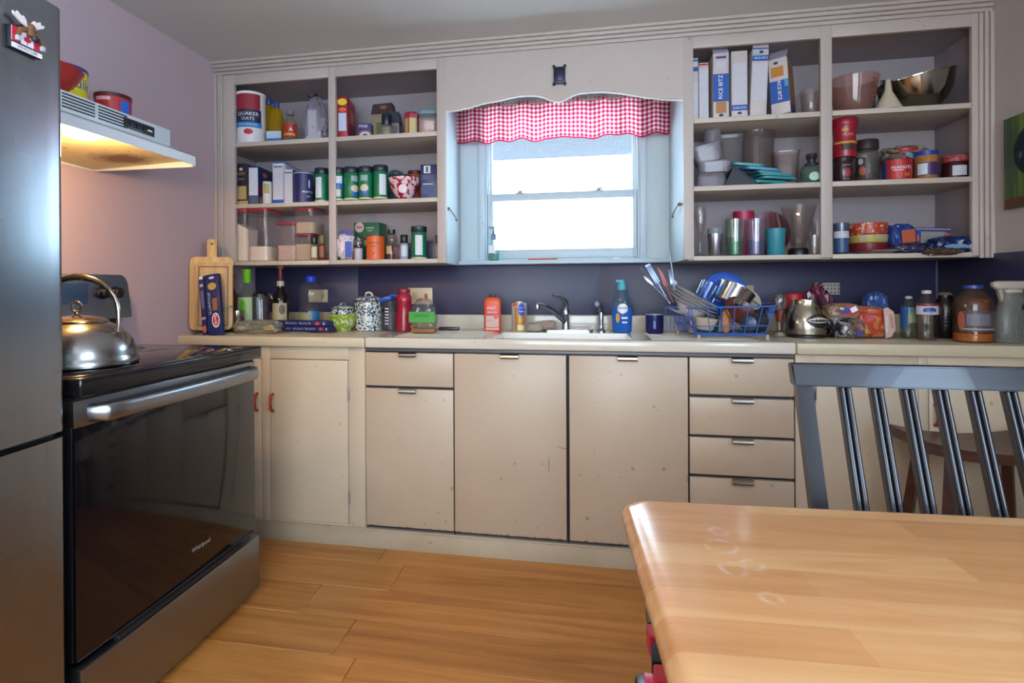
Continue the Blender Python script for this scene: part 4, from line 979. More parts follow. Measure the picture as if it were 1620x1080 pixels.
b = NB(); prism(b, [(-w_ * .52, hh * .96), (w_ * .56, hh * .96), (w_ * .48, hh * 1.36), (-w_ * .42, hh * 1.32)], -.004, .055); o = obj('gabled_top', b, mat('#251a22', .5), b_); patch('top_print', mat('#8a4a2c', .5), o, .01, hh * 1.2, w_ * .35, hh * .14, -.0045, shape='oval')
vessel('spice_jar', 'small clear jar with a black lid in front of the brown gift box', 'jar', 604, 619, 182, -.31, 1.8575, [(.9, 0), (.95, .03), (.95, .5), (.8, .6)], clear('#cfc6b0', .15, .1, .35), [('L', 'lid', [(.98, .5), (1, .51), (1, .97), (.95, 1), (0, 1)], mat('#16182c', .35))])
carton('gift_box', 'second gift box with a dark navy top, half hidden behind the brown one', 'box', 619, 631, 192, -.24, 1.8575, .08, mat('#847c80', .5), [('P', 'figure_print', 0, .4, .6, .7, mat('#5c5860', .5))], rz=.1)
o = bpy.data.objects[-1] if False else None
x, w_, hh = dims(617, 631, 177, -.235, 1.8575); lst = [q for q in bpy.data.objects if q.name.startswith('gift_box')][-1]
b = NB(); prism(b, [(-w_ * .6, hh * .60), (w_ * .56, hh * .60), (w_ * .40, hh * .98), (-w_ * .6, hh)], -.004, .05); obj('gabled_top', b, mat('#1b2136', .5), lst)
vessel('hex_jar', 'tan jar with a six-sided raspberry red lid on the top shelf', 'jar', 640, 662.5, 179, -.29, 1.8575, [(.92, 0), (.95, .02), (.95, .74), (.92, .76)], mat('#a8905e', .5), [('L', 'lid', [(1.0, .72), (1.03, .74), (1.03, .93), (.85, .99), (0, 1)], mat('#a02a40', .35)), ('W', 'label', .38, .66, .35, .9, mat('#bfae7c', .5), .97), ('W', 'label_stripe', .38, .7, -.2, .12, RED, .975)], n=6, face=.3)
vessel('food_box', 'clear plastic tub of pink beans with a pale teal lid', 'tub', 663, 693, 177, -.28, 1.8575, [(.9, 0), (.94, .02), (.97, .82), (.97, .86)], clear('#d9cdd0', .12, .15, .25), [('L', 'beans', [(.88, .01), (.91, .02), (.93, .56), (.0, .58)], pattern('bean_fill', ('#8c5c58', '#b5857a', '#c59a8c'), 'voronoi', 130, .6, .35)), ('L', 'lid', [(1.0, .84), (1.02, .86), (1.02, .97), (.98, 1), (0, .98)], mat('#5f858c', .4))], p=6, ay=.8)
# ---------------------------------------------------------------- left cabinet, middle shelf
gm = 'groceries on the middle shelf, left cabinet'
t = carton('cracker_box', 'dark brown cracker box with tan panels, left end of the middle shelf', 'box', 370, 392.5, 262, -.30, S2, .13, mat('#2b2228', .5), [('P', 'tan_panel', 0, .32, .72, .33, mat('#b09a66', .5)), ('P', 'tan_base', 0, .06, .98, .11, mat('#b39c62', .5)), ('P', 'gold_band', 0, .80, .6, .08, mat('#7a5a34', .5)), ('P', 'round_emblem', 0, .91, .25, .07, LT, 'oval'), ('P', 'gold_band', 0, .66, .5, .05, mat('#6b6058', .5))])
x, w_, hh = dims(370, 392.5, 262, -.30, S2); b = NB(); prism(b, [(-w_ / 2, hh), (w_ / 2, hh), (w_ * .3, hh * 1.05), (-w_ * .25, hh * 1.05)], .002, .12); obj('top_flap', b, mat('#2a2026', .5), t)
carton('pasta_box', 'navy box with white nutrition panel beside the cracker box', 'box', 393, 408.5, 263, -.31, S2, .17, NAVY, [('P', 'white_panel', 0, .60, .85, .72, FINEW), ('P', 'fine_print', 0, .13, .8, .18, mat('#4a5878', .5))], [('P', 'round_emblem', -.1, .82, .30, .12, mat('#c0606a', .5), 'oval'), ('P', 'red_print', -.3, .42, .2, .22, RED), ('P', 'bowl_print', -.2, .12, .5, .3, mat('#b89a8c', .5), 'oval'), ('P', 'blue_print', .1, .62, .5, .14, BLUE)], rz=.1)
vessel('milk_can', 'small white can with yellow label in front of the navy box', 'can', 416.5, 429.5, 288, -.325, S2, CYL, mat('#c8c4c2', .4), [('W', 'label', .66, .45, 0, 1.3, mat('#a39b62', .5), 1.0), ('W', 'bar_code', .22, .28, 0, .9, FINE, 1.0)])
carton('cereal_carton', 'tall white carton with blue top edge and base band', 'box', 431.5, 448, 256, -.32, S2, .20, mat('#c4c1cb', .5), [('P', 'fine_print', 0, .53, .9, .80, FINE), ('P', 'blue_band', 0, .05, 1.0, .09, BLUE), ('P', 'blue_band', 0, .98, 1.0, .03, BLUE), ('P', 'dark_bar', 0, .88, .8, .025, INK)], [('P', 'side_print', 0, .6, .7, .7, mat('#a3a0ac', .5)), ('P', 'blue_band', 0, .985, 1, .025, BLUE)], rz=.09)
carton('cereal_carton', 'shorter white carton of fine print leaning against the tall blue-edged one', 'box', 449.5, 462.5, 268, -.325, S2, .17, mat('#c2bfca', .5), [('P', 'fine_print', 0, .5, .9, .9, FINE), ('P', 'dark_bar', 0, .90, .85, .03, INK)], ms=mat('#4a2c38', .5), rz=.09)
vessel('salt_canister', 'navy blue salt canister with white rim reading MORTON', 'canister', 466, 494, 275, -.30, S2, CYL, mat('#23255a', .4), [('L', 'lid', [(1.01, .965), (1.02, .97), (1.01, 1.0), (.95, 1.0), (.93, .985), (0, .985)], mat('#a7a8ba', .4)), ('T', 'MORTON', .34, .12, .75, 1.3, WH, 1.0), ('T', 'SALT', .19, .08, .75, .5, WH, 1.0), ('W', 'figure_print', .62, .3, .8, .2, LT, 1.0, 'oval')])
carton('tea_box', 'dark green tea box standing behind the navy salt canister', 'box', 474, 500, 272, -.14, S2, .08, mat('#1c4a40', .5), [('P', 'green_band', 0, .85, .9, .1, DGREEN)])
SHK = [(.97, 0), (1, .01), (1, .80), (.96, .82)]
def shaker(label, u0, u1, vt, Y, z0, ang=0.0, gr_=None, lab='white'):
    ps = [('L', 'lid', [(1.0, .82), (1.03, .83), (1.03, .985), (.98, 1), (0, .995)], mat('#1b2330', .35)), ('L', 'base_rim', [(1.01, 0), (1.03, .005), (1.03, .05), (1.0, .055)], mat('#c4bd9e', .45))]
    if lab == 'white': ps += [('W', 'nutrition_label', .42, .60, ang, .95, FINEW, 1.0)]
    elif lab == 'bar': ps += [('W', 'nutrition_label', .62, .22, ang, 1.1, FINEW, 1.0), ('W', 'blue_band', .45, .10, ang, 2.2, BLUE, 1.0), ('W', 'bar_code', .22, .22, ang - .1, .8, FINE, 1.0)]
    else: ps += [('W', 'grey_panel', .64, .17, ang, 1.0, mat('#87a09a', .5), 1.0), ('W', 'blue_swoosh', .22, .17, ang + .05, 1.1, BLUE, 1.001, 'oval'), ('W', 'cheese_print', .34, .21, ang + .05, 1.15, mat('#c8bca0', .5), 1.006, 'oval')]
    return vessel('cheese_shaker', label, 'shaker', u0, u1, vt, Y, z0, SHK, mat('#0d6a45', .35), ps, gr_, n=24)
gs = 'green cheese shakers on the middle shelf'
shaker('green cheese shaker with nutrition label, half behind the cabinet stile', 499, 519, 267, -.30, S2, -.35, gs)
shaker('green cheese shaker with blue band and bar code, right against the stile', 526.5, 544.5, 266, -.31, 1.5532, .2, gs, 'bar')
shaker('green cheese shaker with cheese picture, left one of the touching pair', 545, 567, 265.5, -.31, 1.5532, .62, gs, 'pic')
shaker('green cheese shaker with cheese picture, right one of the touching pair', 568, 590, 264.5, -.31, 1.5532, -.15, gs, 'pic')
shaker('green cheese shaker with tall white nutrition panel beside the bowls', 591, 613, 262.5, -.31, 1.5532, .45, gs)
BOWL = [(.42, 0), (.46, .03), (.50, .10), (.78, .45), (.95, .82), (1.0, 1.0), (.97, 1.0), (.90, .80), (.72, .45), (.40, .12), (0, .08)]
DMK = pattern('red_damask', ('#9c1f38', '#9c1f38', '#cfb9bd'), 'noise', 42, .25, .40)
t = vessel('patterned_bowl', 'small white bowl with red damask pattern holding a dark bowl', 'bowl', 615.5, 664, 283, -.285, 1.5532, BOWL, DMK, [('W', 'medallion', .42, .42, .0, .62, mat('#d8c2c6', .3), .86, 'oval')])
vessel('dark_bowl', 'dark bowl nested in the red damask bowl', 'bowl', 617, 652, 279, -.28, 1.5532 + .062, [(.5, 0), (.8, .3), (1, 1), (.96, 1), (.4, .2), (0, .15)], mat('#171722', .3))
vessel('brown_lid_jar', 'orange jar with a dark brown lid behind the damask bowl', 'jar', 646, 668, 271, -.17, 1.5532, CYL, mat('#9c4a2e', .45), [('L', 'lid', [(1.0, .88), (1.04, .89), (1.04, .99), (0, 1)], mat('#3a2026', .45))])
lump('tea_packet', 'teal foil packet lying behind the patterned bowl', 'packet', 612, 640, 269, -.13, 1.5532, .08, mat('#3f6468', .45), 8, .08, rz=-.2)
carton('cocoa_tin', 'navy rectangular tin with small white picture, right end of the middle shelf', 'tin', 665.5, 691, 260, -.30, 1.5532, .07, mat('#252a5c', .4), [('P', 'picture', -.1, .85, .4, .22, mat('#c4c8cc', .4)), ('P', 'glass_print', -.1, .85, .14, .16, mat('#3c4048', .4)), ('P', 'white_line', -.05, .42, .62, .02, WH), ('P', 'panel', -.05, .25, .7, .26, mat('#2f3a70', .45)), ('P', 'panel', -.05, .62, .7, .15, mat('#3a3f6c', .45))], rz=.12)
# ---------------------------------------------------------------- left cabinet, bottom shelf
CT = clear('#e6e0e2', .08, .12, .10); LIDR = mat('#a32340', .35)
def keeper(label, u0, u1, vt, Y, z0, ay, fill, fm, gr_='red-lidded food keepers on the bottom shelf', rz=0.0, slope=0.0, h=None):
    x, w_, hh = dims(u0, u1, vt, Y, z0); hh = h or hh; r = w_ / 2
    t = thing('food_keeper', label, 'container', (x, Y, z0 + .0004), rz, gr_)
    obj('body', lathe(NB(), [(r * .88, 0), (r * .92, .004), (r * .98, hh * .95)], 32, 5, ay, cap=True), CT, t)
    b = NB(); lathe(b, [(r * 1.0, hh * .945), (r * 1.03, hh * .955), (r * 1.03, hh * .99), (r * .97, hh), (0, hh)], 32, 5, ay); obj('lid', b, LIDR, t)
    b = NB(); lathe(b, [(r * .86, .003), (r * .90, .006), (r * (.90 + .05 * fill), hh * fill), (0, hh * fill)], 32, 5, ay)
    if slope:
        for v in b.verts:
            if v.co.z > hh * fill * .9: v.co.z += -v.co.x / r * slope - .008 * (v.co.x / r) ** 2
    obj('contents', b, fm, t); return t
FLOUR = mat('#e2d4c0', .9, 0, .04); RICE = pattern('grain_fill', ('#b08c80', '#bf9f90', '#cdb2a2'), 'voronoi', 220, .7, .3)
keeper('tall red-lidded keeper nearly full of flour, against the left end', 369.5, 401.5, 333, -.255, S3, 1.1, .72, FLOUR, slope=.022)
keeper('tall red-lidded keeper a third full of flour, second from the left', 402.5, 438, 332, -.235, S3, 1.35, .28, FLOUR)
keeper('shorter red-lidded keeper holding pinkish grain, third from the left', 441.5, 472.5, 353, -.29, S3, .7, .40, RICE)
x, w_, h1 = dims(472.5, 503, 372, -.26, S3)
keeper('low red-lidded keeper half full, under another keeper', 472.5, 503, 372, -.245, S3, 1.3, .62, mat('#b8a083', .8))
keeper('small red-lidded keeper with pale grain, stacked on the low keeper', 473.5, 507, 332.5, -.245, S3 + h1 + .001, 1.3, .46, mat('#bfa58a', .8))
SPB = [(.85, 0), (.95, .03), (.95, .58), (.8, .64), (.55, .68)]
def spice(label, u0, u1, vt, Y, z0, m, cap, lab, **k): return vessel('spice_bottle', label, 'bottle', u0, u1, vt, Y, z0, SPB, m, [('L', 'cap', [(.80, .66), (.84, .67), (.84, .985), (.78, 1), (0, 1)], cap), ('W', 'label', .34, .44, .1, 1.6, lab, .965)], 'spice bottles on the bottom shelf', **k)
spice('spice bottle with black cap and cream label in front of the low keeper', 491.5, 503, 374, -.33, S3, clear('#cfc48c', .1, .1, .5), BLACK, mat('#bcb29a', .5))
spice('spice bottle with gold-black cap and red label beside the stile', 504, 514.5, 372, -.33, S3, clear('#a86a4c', .1, .1, .5), mat('#6a5c2c', .35), mat('#8a4a3c', .5))
S3b = 1.2622
vessel('small_bottle', 'small amber bottle with white cap against the middle stile', 'bottle', 527.5, 537.5, 367, -.27, S3b, [(.9, 0), (1, .03), (1, .7), (.8, .76)], mat('#94793f', .4), [('L', 'cap', [(.9, .76), (.95, .77), (.95, .98), (.8, 1), (0, 1)], mat('#c9b9b4', .45))])
t = lump('marshmallow_bag', 'clear bag of pinkish white marshmallows with a blue label', 'bag', 535, 563, 368, -.30, S3b, .09, pattern('marshmallow_fill', ('#a99aa6', '#c8bcc2', '#d8cdd2'), 'voronoi', 60, .35, .3), 2, .10, [('P', 'blue_label', .30, .38, .36, .55, BLUE, 'rect', 1.05), ('P', 'blue_top', .05, .98, .75, .14, mat('#2038a0', .35), 'rect', .5, -.2)])
carton('tea_box', 'wide green tea box with a cream oval emblem behind the orange can', 'box', 559.5, 600, 352, -.16, S3b, .10, mat('#1a5a3c', .45), [('P', 'oval_emblem', -.28, .88, .36, .26, mat('#c8a8a8', .5), 'oval'), ('P', 'yellow_panel', .12, .48, .42, .14, mat('#b8a85c', .5)), ('P', 'fine_line', .14, .86, .3, .04, mat('#7fa08c', .5)), ('P', 'fine_line', .14, .79, .2, .03, mat('#7fa08c', .5)), ('P', 'red_line', -.28, .88, .24, .05, mat('#a8606c', .5), 'rect', .0012)], rz=-.04)
vessel('spice_grinder', 'small white grinder bottle with black checkered cap', 'bottle', 560.5, 573.5, 376, -.325, S3b, [(.85, 0), (.95, .03), (.95, .50), (.85, .52)], mat('#b3aeb6', .5), [('L', 'cap', [(.95, .52), (1, .54), (1, .9), (.9, 1), (0, 1)], pattern('checker_cap', ('#1c1a28', '#1c1a28', '#b9b4bc'), 'noise', 170, .4, .50)), ])
t = vessel('cocoa_can', 'bright orange round can with a dark red lid and black lettering', 'can', 580.5, 607.5, 373, -.315, S3b, CYL, mat('#cf5a24', .4), [('L', 'lid', [(1.0, .965), (1.02, .97), (1.02, 1.0), (0, 1.0)], mat('#3d1218', .4)), ('T', "BARON'S", .69, .10, -.12, 1.15, INK, 1.0), ('T', 'GULP', .54, .10, -.12, .75, INK, 1.0), ('W', 'small_mark', .25, .04, -.08, .2, INK, 1.0)])
t = vessel('syrup_decanter', 'clear glass decanter with black cap and cream tag above dark syrup', 'bottle', 609.5, 629.5, 363, -.27, S3b, [(.95, 0), (1, .02), (1, .38), (.95, .42), (.6, .46), (.75, .52), (.95, .62), (.9, .74), (.5, .84), (.42, .87)], clear('#d0c4b4', .16, .06, .08), [('L', 'syrup', [(.9, .01), (.95, .02), (.95, .36), (0, .37)], mat('#3a1420', .15)), ('L', 'cap', [(.5, .85), (.56, .86), (.56, .985), (0, 1)], BLACK), ('W', 'cream_tag', .32, .26, -.35, .9, mat('#b3996c', .5), 1.0)])
carton('spice_tin', 'dark square spice tin beside the syrup decanter', 'tin', 621, 633, 387, -.31, S3b, .04, mat('#3a2434', .35), [('P', 'red_bar', 0, .4, .15, .7, mat('#6a2436', .4))])
spice('spice bottle with black cap and pale blue label right of the decanter', 632.5, 646, 371.5, -.325, S3b, mat('#8b97a4', .3), BLACK, mat('#b3c0cc', .4))
carton('small_tin', 'low grey-violet tin behind the pale spice bottle', 'tin', 640, 655, 384, -.24, S3b, .05, mat('#4a4258', .4), [])
shaker('green cheese shaker standing alone on the bottom shelf', 651, 674.5, 358.5, -.315, S3b, .1, None)
carton('small_tin', 'plain grey-violet tin at the right end of the bottom shelf', 'tin', 671, 690, 381, -.20, S3b, .06, mat('#524a62', .4), [])
spice('narrow dark spice bottle squeezed against the right stile', 688, 692.5, 372, -.30, S3b, mat('#6a5a4a', .4), BLACK, mat('#8c7c5c', .5))
# ================================================================ RIGHT CABINET
T1, T2, T3 = 1.8492, 1.5572, 1.2572
CW = mat('#bdb2b0', .5); CBL = mat('#1d4f9c', .4); CFL = mat('#a6a0b4', .5)
carton('cereal_box', 'white cereal box sliver at the far left end of the top shelf', 'box', 1092, 1104.5, 92, -.31, T1, .19, CW, [('P', 'blue_band', .1, .82, .7, .07, CBL), ('P', 'fine_print', 0, .35, .9, .5, FINE), ('P', 'blue_band', 0, .96, 1, .03, CBL)])
carton('cereal_box', 'grey printed cereal box with a red top edge and red right side', 'box', 1105.5, 1121, 99, -.30, T1, .19, CW, [('P', 'fine_print', 0, .48, .92, .86, FINE), ('P', 'red_band', 0, .965, 1, .03, RED)], ms=mat('#7c2a30', .5), rz=.02)
BT = [('P', 'blue_panel', 0, .47, 1.0, .42, CBL), ('T', 'RICE BITZ', -.02, .48, .13, WH, pi / 2, .36), ('P', 'cereal_print', 0, .17, .66, .17, mat('#a8743c', .5)), ('P', 'oval_emblem', 0, .055, .3, .045, NAVY, 'oval'), ('P', 'purple_line', 0, .93, .65, .035, mat('#5a3a78', .5)), ('P', 'fine_print', 0, .82, .6, .12, FINE)]
carton('cereal_box', 'white and blue cereal box with RICE BITZ reading upward, flap open', 'box', 1128, 1153, 83.5, -.315, T1, .19, CW, BT, rz=.0, flap=(.05, .055, CFL), ms=mat('#2c3c70', .5))
carton('cereal_box', 'cereal box standing upside down, RICE BITZ inverted near its base', 'box', 1157, 1182.5, 80.5, -.315, T1, .19, CW, [('P', 'blue_panel', 0, .15, .98, .085, CBL), ('T', 'RICE BITZ', 0, .15, .05, WH, pi, .8), ('P', 'oval_emblem', 0, .07, .28, .04, NAVY, 'oval'), ('P', 'fine_print', 0, .52, .82, .60, FINE), ('P', 'blue_edge', 0, .008, 1, .016, NAVY)], ms=mat('#37406c', .5), rz=.01)
carton('cereal_box', 'cereal box leaning right with RICE BITZ band high up and an open flap', 'box', 1186, 1212, 76, -.318, T1, .19, CW, [('P', 'blue_panel', 0, .85, .98, .08, CBL), ('P', 'pale_blue', -.2, .90, .5, .03, mat('#6aa6c4', .5)), ('T', 'RICE BITZ', .05, .85, .045, WH, 0, .82), ('P', 'oval_emblem', .05, .94, .26, .04, NAVY, 'oval'), ('P', 'fine_print', 0, .5, .86, .54, FINE), ('P', 'blue_edge', 0, .99, 1, .02, CBL)], flap=(.015, .045, CW), tilt=.04)
t = carton('cereal_box', 'tilted cereal box with orange side and RICE BITZ reading downward', 'box', 1221, 1250, 91, -.325, T1 + .004, .16, CW, [('P', 'blue_panel', 0, .40, 1.0, .40, CBL), ('T', 'RICE BITZ', 0, .42, .12, WH, -pi / 2, .34), ('P', 'pale_blue', .38, .54, .2, .13, mat('#4a93b4', .5)), ('P', 'cereal_print', -.05, .76, .66, .18, mat('#b0732c', .5)), ('P', 'oval_emblem', -.1, .92, .26, .045, NAVY, 'oval')], [('P', 'orange_print', 0, .6, .85, .62, mat('#8a5a2e', .5)), ('P', 'blue_base', 0, .1, 1, .18, mat('#2a2c5c', .5))], tilt=-.06, rz=-.46, flap=(.06, .05, CFL), ms=mat('#7f6a58', .5))
GLR = clear('#e0d8d6', .16, .06, .05)
def glass(label, u0, u1, vt, Y, z0, m=None, prof=None, name='glass_tumbler', cat='glass', parts=(), group='drinking glasses on the bottom shelf', **k):
    return vessel(name, label, cat, u0, u1, vt, Y, z0, prof or [(.78, 0), (.82, .02), (.92, .5), (1, 1), (.96, 1), (.88, .5), (.78, .06), (0, .05)], m or GLR, parts, group, n=22, body='glass_body', **k)
t = glass('small clear measuring cup with red marks beside the tilted cereal box', 1266, 1297, 143, -.30, T1, group=None, name='measuring_cup', cat='cup', parts=[('W', 'red_scale', .35 + .12 * i, .04, .55, .28, mat('#8a3c3c', .5), .99) for i in range(5)])
b = NB(); x, w_, hh = dims(1266, 1297, 143, -.30, T1); tube(b, [(-w_ * .46, 0, hh * .85), (-w_ * .66, 0, hh * .82), (-w_ * .68, 0, hh * .3), (-w_ * .42, 0, hh * .2)], .0045, 8); obj('handle', b, GLR, t)
t = vessel('measuring_bowl', 'large clear pink-tinted measuring bowl with red scale marks', 'bowl', 1312, 1388, 126, -.24, T1, [(.62, 0), (.66, .02), (.80, .25), (.92, .6), (1.0, .97), (1.02, 1.0), (.97, .98), (.88, .6), (.76, .28), (.60, .07), (0, .06)], clear('#cfa79e', .14, .08, .30), [('W', 'red_scale', .28 + .11 * i, .04, .72, .16, mat('#8a3434', .5), .93 + .012 * i) for i in range(6)], face=.5)
x, w_, hh = dims(1312, 1388, 126, -.24, T1); b = NB(); tube(b, [(-w_ * .46, -.03, hh * .9), (-w_ * .50, -.07, hh * .88), (-w_ * .47, -.075, hh * .3), (-w_ * .40, -.04, hh * .2)], .006, 8); obj('handle', b, GLR, t)
x, w_, hh = dims(1386, 1420, 128, -.29, T1)
t = thing('funnel', 'cream plastic funnel standing upside down between the two bowls', 'funnel', (x + .0, -.30, T1)); b = NB(); r = w_ * .62; lathe(b, [(r, 0), (r, .004), (.014, hh * .62), (.009, hh), (.006, hh), (.010, hh * .62), (r * .95, .0)], 28); obj('cone', b, mat('#b8ad98', .45), t)
# steel mixing bowl, tilted
x, w_, hh = dims(1396, 1516, 112, -.20, T1)
t = thing('mixing_bowl', 'large tilted stainless steel mixing bowl on the top shelf', 'bowl', (x + .0, -.185, T1 + .030)); r = w_ / 2 * .99; H = .125
b = NB(); lathe(b, [(r * .40, -.012), (r * .50, -.010), (r * .72, .018), (r * .90, .062), (r * .97, H * .85), (r, H), (r * 1.035, H + .001), (r * 1.035, H + .005), (r * .98, H + .004), (r * .94, H * .8), (r * .86, .062), (r * .66, .022), (0, -.004)], 48); bo = obj('bowl_shell', b, brushed('bowl_steel', '#a8a49e', .14, (1, 1, 8), .04), t)
t.rotation_euler = (R(6), R(-11), 0)
vessel('dark_bowl', 'dark nonstick bowl half hidden between measuring bowl and funnel', 'bowl', 1360, 1412, 135, -.12, T1, [(.5, 0), (.75, .25), (1, 1), (.96, 1), (.4, .2), (0, .15)], mat('#2c2628', .3))
# middle shelf, left cell : plastic tubs
def tub(label, u0, u1, vt, Y, z0, p=5, m=None, ay=.8, rot=None, flip=False, h=None):
    pr = [(.80, 0), (.84, .02), (.95, .9), (1.0, .92), (1.02, 1.0), (.93, .98), (.80, .06), (0, .05)]
    if flip: pr = [(1.02, 0), (1.0, .08), (.95, .10), (.84, .98), (.80, 1.0), (0, 1.0)]
    t = vessel('plastic_tub', label, 'tub', u0, u1, vt, Y, z0, pr, m or MILK, (), 'plastic tubs on the middle shelf', p=p, ay=ay, n=32, h=h)
    if rot: t.rotation_euler = (rot[0], rot[1], t.rotation_euler[2])
    return t
MK2 = clear('#bdb6c2', .12, .2, .50)
x, w_, h1 = dims(1098, 1156, 276, -.27, T2); tub('milky rectangular tub upside down at the bottom of the left stack', 1099, 1150, 276, -.27, T2, m=MK2, flip=True)
tub('milky rectangular tub with split rim, second in the left stack', 1101, 1157, 256, -.27, T2 + h1 + .001, m=MK2, h=.05)
tub('milky square tub lying tilted on the left stack', 1096, 1146, 227, -.25, T2 + h1 + .053, m=MK2, rot=(0, -.20, 0), h=.075)
tub('pale round cup upside down on top of the left tub stack', 1113, 1142, 203, -.24, T2 + .205, p=2, m=MK2, flip=True, h=.085)
tub('wide clear round bowl standing at the back of the tub shelf', 1166, 1226, 207, -.13, T2, p=2, m=clear('#b8aaa8', .10, .12, .22))
tub('clear square box behind the aqua lids, right of the round bowl', 1222, 1264, 241, -.20, T2, m=clear('#b9aaaa', .12, .10, .22))
tub('clear square box at the back behind the milky stack', 1130, 1178, 216, -.12, T2, m=clear('#ada2a2', .10, .15, .25))
t = thing('mesh_strainer', 'dark navy mesh strainer cone lying on the tub shelf', 'strainer', (at(1168, 280, 'Y', -.28).x, -.28, T2 + .001)); b = NB(); prism(b, [(-.065, .0), (.065, 0), (.030, .028), (-.022, .082), (-.030, .080)], -.05, .05); obj('mesh_body', b, pattern('mesh_weave', ('#10131f', '#1d2236', '#3f4a50'), 'edge', 300, .5, .35), t); b = NB(); tube(b, [(-.065, -.052, 0.003), (-.030, -.052, .080), (.066, -.052, .003)], .003, 6); obj('rim', b, NAVY, t)
AQ = [mat('#2f8a8e', .35), mat('#4a8fae', .4), clear('#9fc4d0', .1, .15, .5)]
for i, (u0, u1, v, rx, ry, z, k) in enumerate(((1156, 1208, 254, .25, .13, .088, 0), (1176, 1232, 262, .12, .12, .066, 1), (1196, 1238, 268, .2, .10, .056, 1), (1198, 1254, 275, .05, .07, .040, 2), (1200, 1262, 280, .03, .06, .026, 0), (1186, 1246, 286, 0, .03, .012, 2), (1222, 1268, 289, .02, .05, .003, 1))):
    a = at(u0, v, 'Y', -.28); c_ = at(u1, v, 'Y', -.28); w_ = c_.x - a.x
    t = thing('container_lid', ('arched aqua container lid on top of the lid pile', 'blue container lid just under the arched aqua one', 'short blue container lid in the middle of the pile', 'pale clear container lid with aqua edge in the pile', 'long aqua rimmed container lid low in the pile', 'pale container lid near the bottom, left side of the pile', 'blue container lid at the bottom right of the pile')[i], 'lid', ((a.x + c_.x) / 2, -.26 + .008 * i, T2 + z + .004), 0, 'plastic lids on the middle shelf')
    t.rotation_euler = (rx * .4, ry, .05 * i)
    obj('panel', lathe(NB(), [(w_ / 2 * .9, .003), (w_ / 2 * .92, .005), (0, .006)], 28, 5, .75), AQ[2] if k != 1 else AQ[1], t)
    obj('rim', lathe(NB(), [(w_ / 2 * .90, 0), (w_ / 2, 0), (w_ / 2, .010), (w_ / 2 * .90, .009)], 28, 5, .75, cap=False), AQ[0] if k != 1 else AQ[1], t)
vessel('candle_jar', 'squat dark green glass jar with a purple knobbed lid by the stile', 'jar', 1266, 1302, 262, -.28, T2, [(.6, 0), (.82, .08), (1, .4), (.98, .75), (.8, .95), (.6, 1)], clear('#6f8f84', .2, .08, .55), [('L', 'lid', [(.62, .98), (.60, 1.1), (.35, 1.16), (.36, 1.3), (.5, 1.42), (.45, 1.6), (0, 1.66)], mat('#2a2230', .4)), ('W', 'pale_oval', .35, .45, .1, .9, pattern('knit_print', ('#7fa894', '#a8c8b4'), 'voronoi', 120, .5, .35), 1.0, 'oval')])  # pale green mottled oval on the jar front
# middle shelf, right cell
x, w_, h1 = dims(1317, 1350, 251, -.28, T2)
t = vessel('jam_jar', 'jar of berry jam with a dark lid under the red nut jar', 'jar', 1318, 1349, 251, -.28, T2, [(.88, 0), (.96, .04), (.96, .8), (.9, .86)], mat('#331a22', .2), [('L', 'lid', [(.95, .84), (.98, .85), (.98, .98), (0, 1)], mat('#211c22', .35)), ('W', 'berry_print', .38, .36, .35, .62, mat('#9c3030', .4), .97, 'oval'), ('W', 'white_line', .68, .03, .2, .9, mat('#9a8f94', .5), .97), ('W', 'white_line', .13, .03, .2, .7, mat('#9a8f94', .5), .97)])
vessel('nut_jar', 'flared red plastic nut jar with gold band, stacked on the jam jar', 'jar', 1316, 1356, 189, -.28, T2 + h1 + .001, [(.86, 0), (.9, .03), (.90, .30), (.86, .40), (.82, .55), (.88, .72), (.95, .80)], mat('#961a2c', .3), [('L', 'lid', [(.98, .79), (1.02, .81), (1.02, .97), (.95, 1), (0, 1)], mat('#8a1426', .35)), ('W', 'gold_band', .36, .05, .1, 2.4, mat('#b8902c', .4), .92), ('W', 'clear_window', .24, .14, .2, 1.3, mat('#3c2a26', .2), .93), ('T', 'NUTS', .55, .09, .15, .9, mat('#c9b4a4', .5), .84), ('W', 'leaf_emblem', .68, .08, -.1, .6, mat('#b88a2c', .4), .90, 'oval')])
vessel('salsa_jar', 'clear half-empty jar with black lid and a picture label', 'jar', 1350.5, 1390, 223, -.26, T2, [(.85, 0), (.95, .04), (.95, .70), (.85, .78)], clear('#a8a09a', .15, .08, .22), [('L', 'lid', [(.90, .77), (.95, .78), (.95, .97), (.9, 1), (0, 1)], mat('#241d22', .4)), ('L', 'contents', [(.85, .01), (.92, .04), (.92, .24), (0, .25)], mat('#3d2024', .5)), ('W', 'label', .36, .44, -.55, 1.1, mat('#2a2426', .4), .965), ('W', 'face_print', .48, .14, -.6, .42, mat('#a39a98', .5), .975, 'oval'), ('W', 'food_print', .26, .2, -.45, .6, mat('#a0522e', .5), .975, 'oval')])
vessel('peanut_can', 'red can with white lettering PEANUTS and a peanut picture', 'can', 1397, 1441, 254, -.29, T2, CYL, mat('#a0202a', .35), [('W', 'red_panel', .5, .85, -.05, .9, mat('#b82a2a', .4), 1.0), ('W', 'blue_side', .45, .9, -1.15, .5, mat('#1d3a7c', .4), 1.0), ('T', 'PEANUTS', .56, .20, .15, 1.35, WH, 1.003), ('W', 'peanut_print', .22, .14, .42, .16, mat('#c08c2c', .5), 1.004, 'oval'), ('W', 'peanut_print', .22, .16, .62, .16, mat('#c08c2c', .5), 1.004, 'oval'), ('W', 'white_line', .44, .03, -.1, .7, WH, 1.004), ('L', 'lid', [(1.0, .96), (1.02, .97), (1.02, 1.0), (0, 1.0)], mat('#5a2a24', .4))])
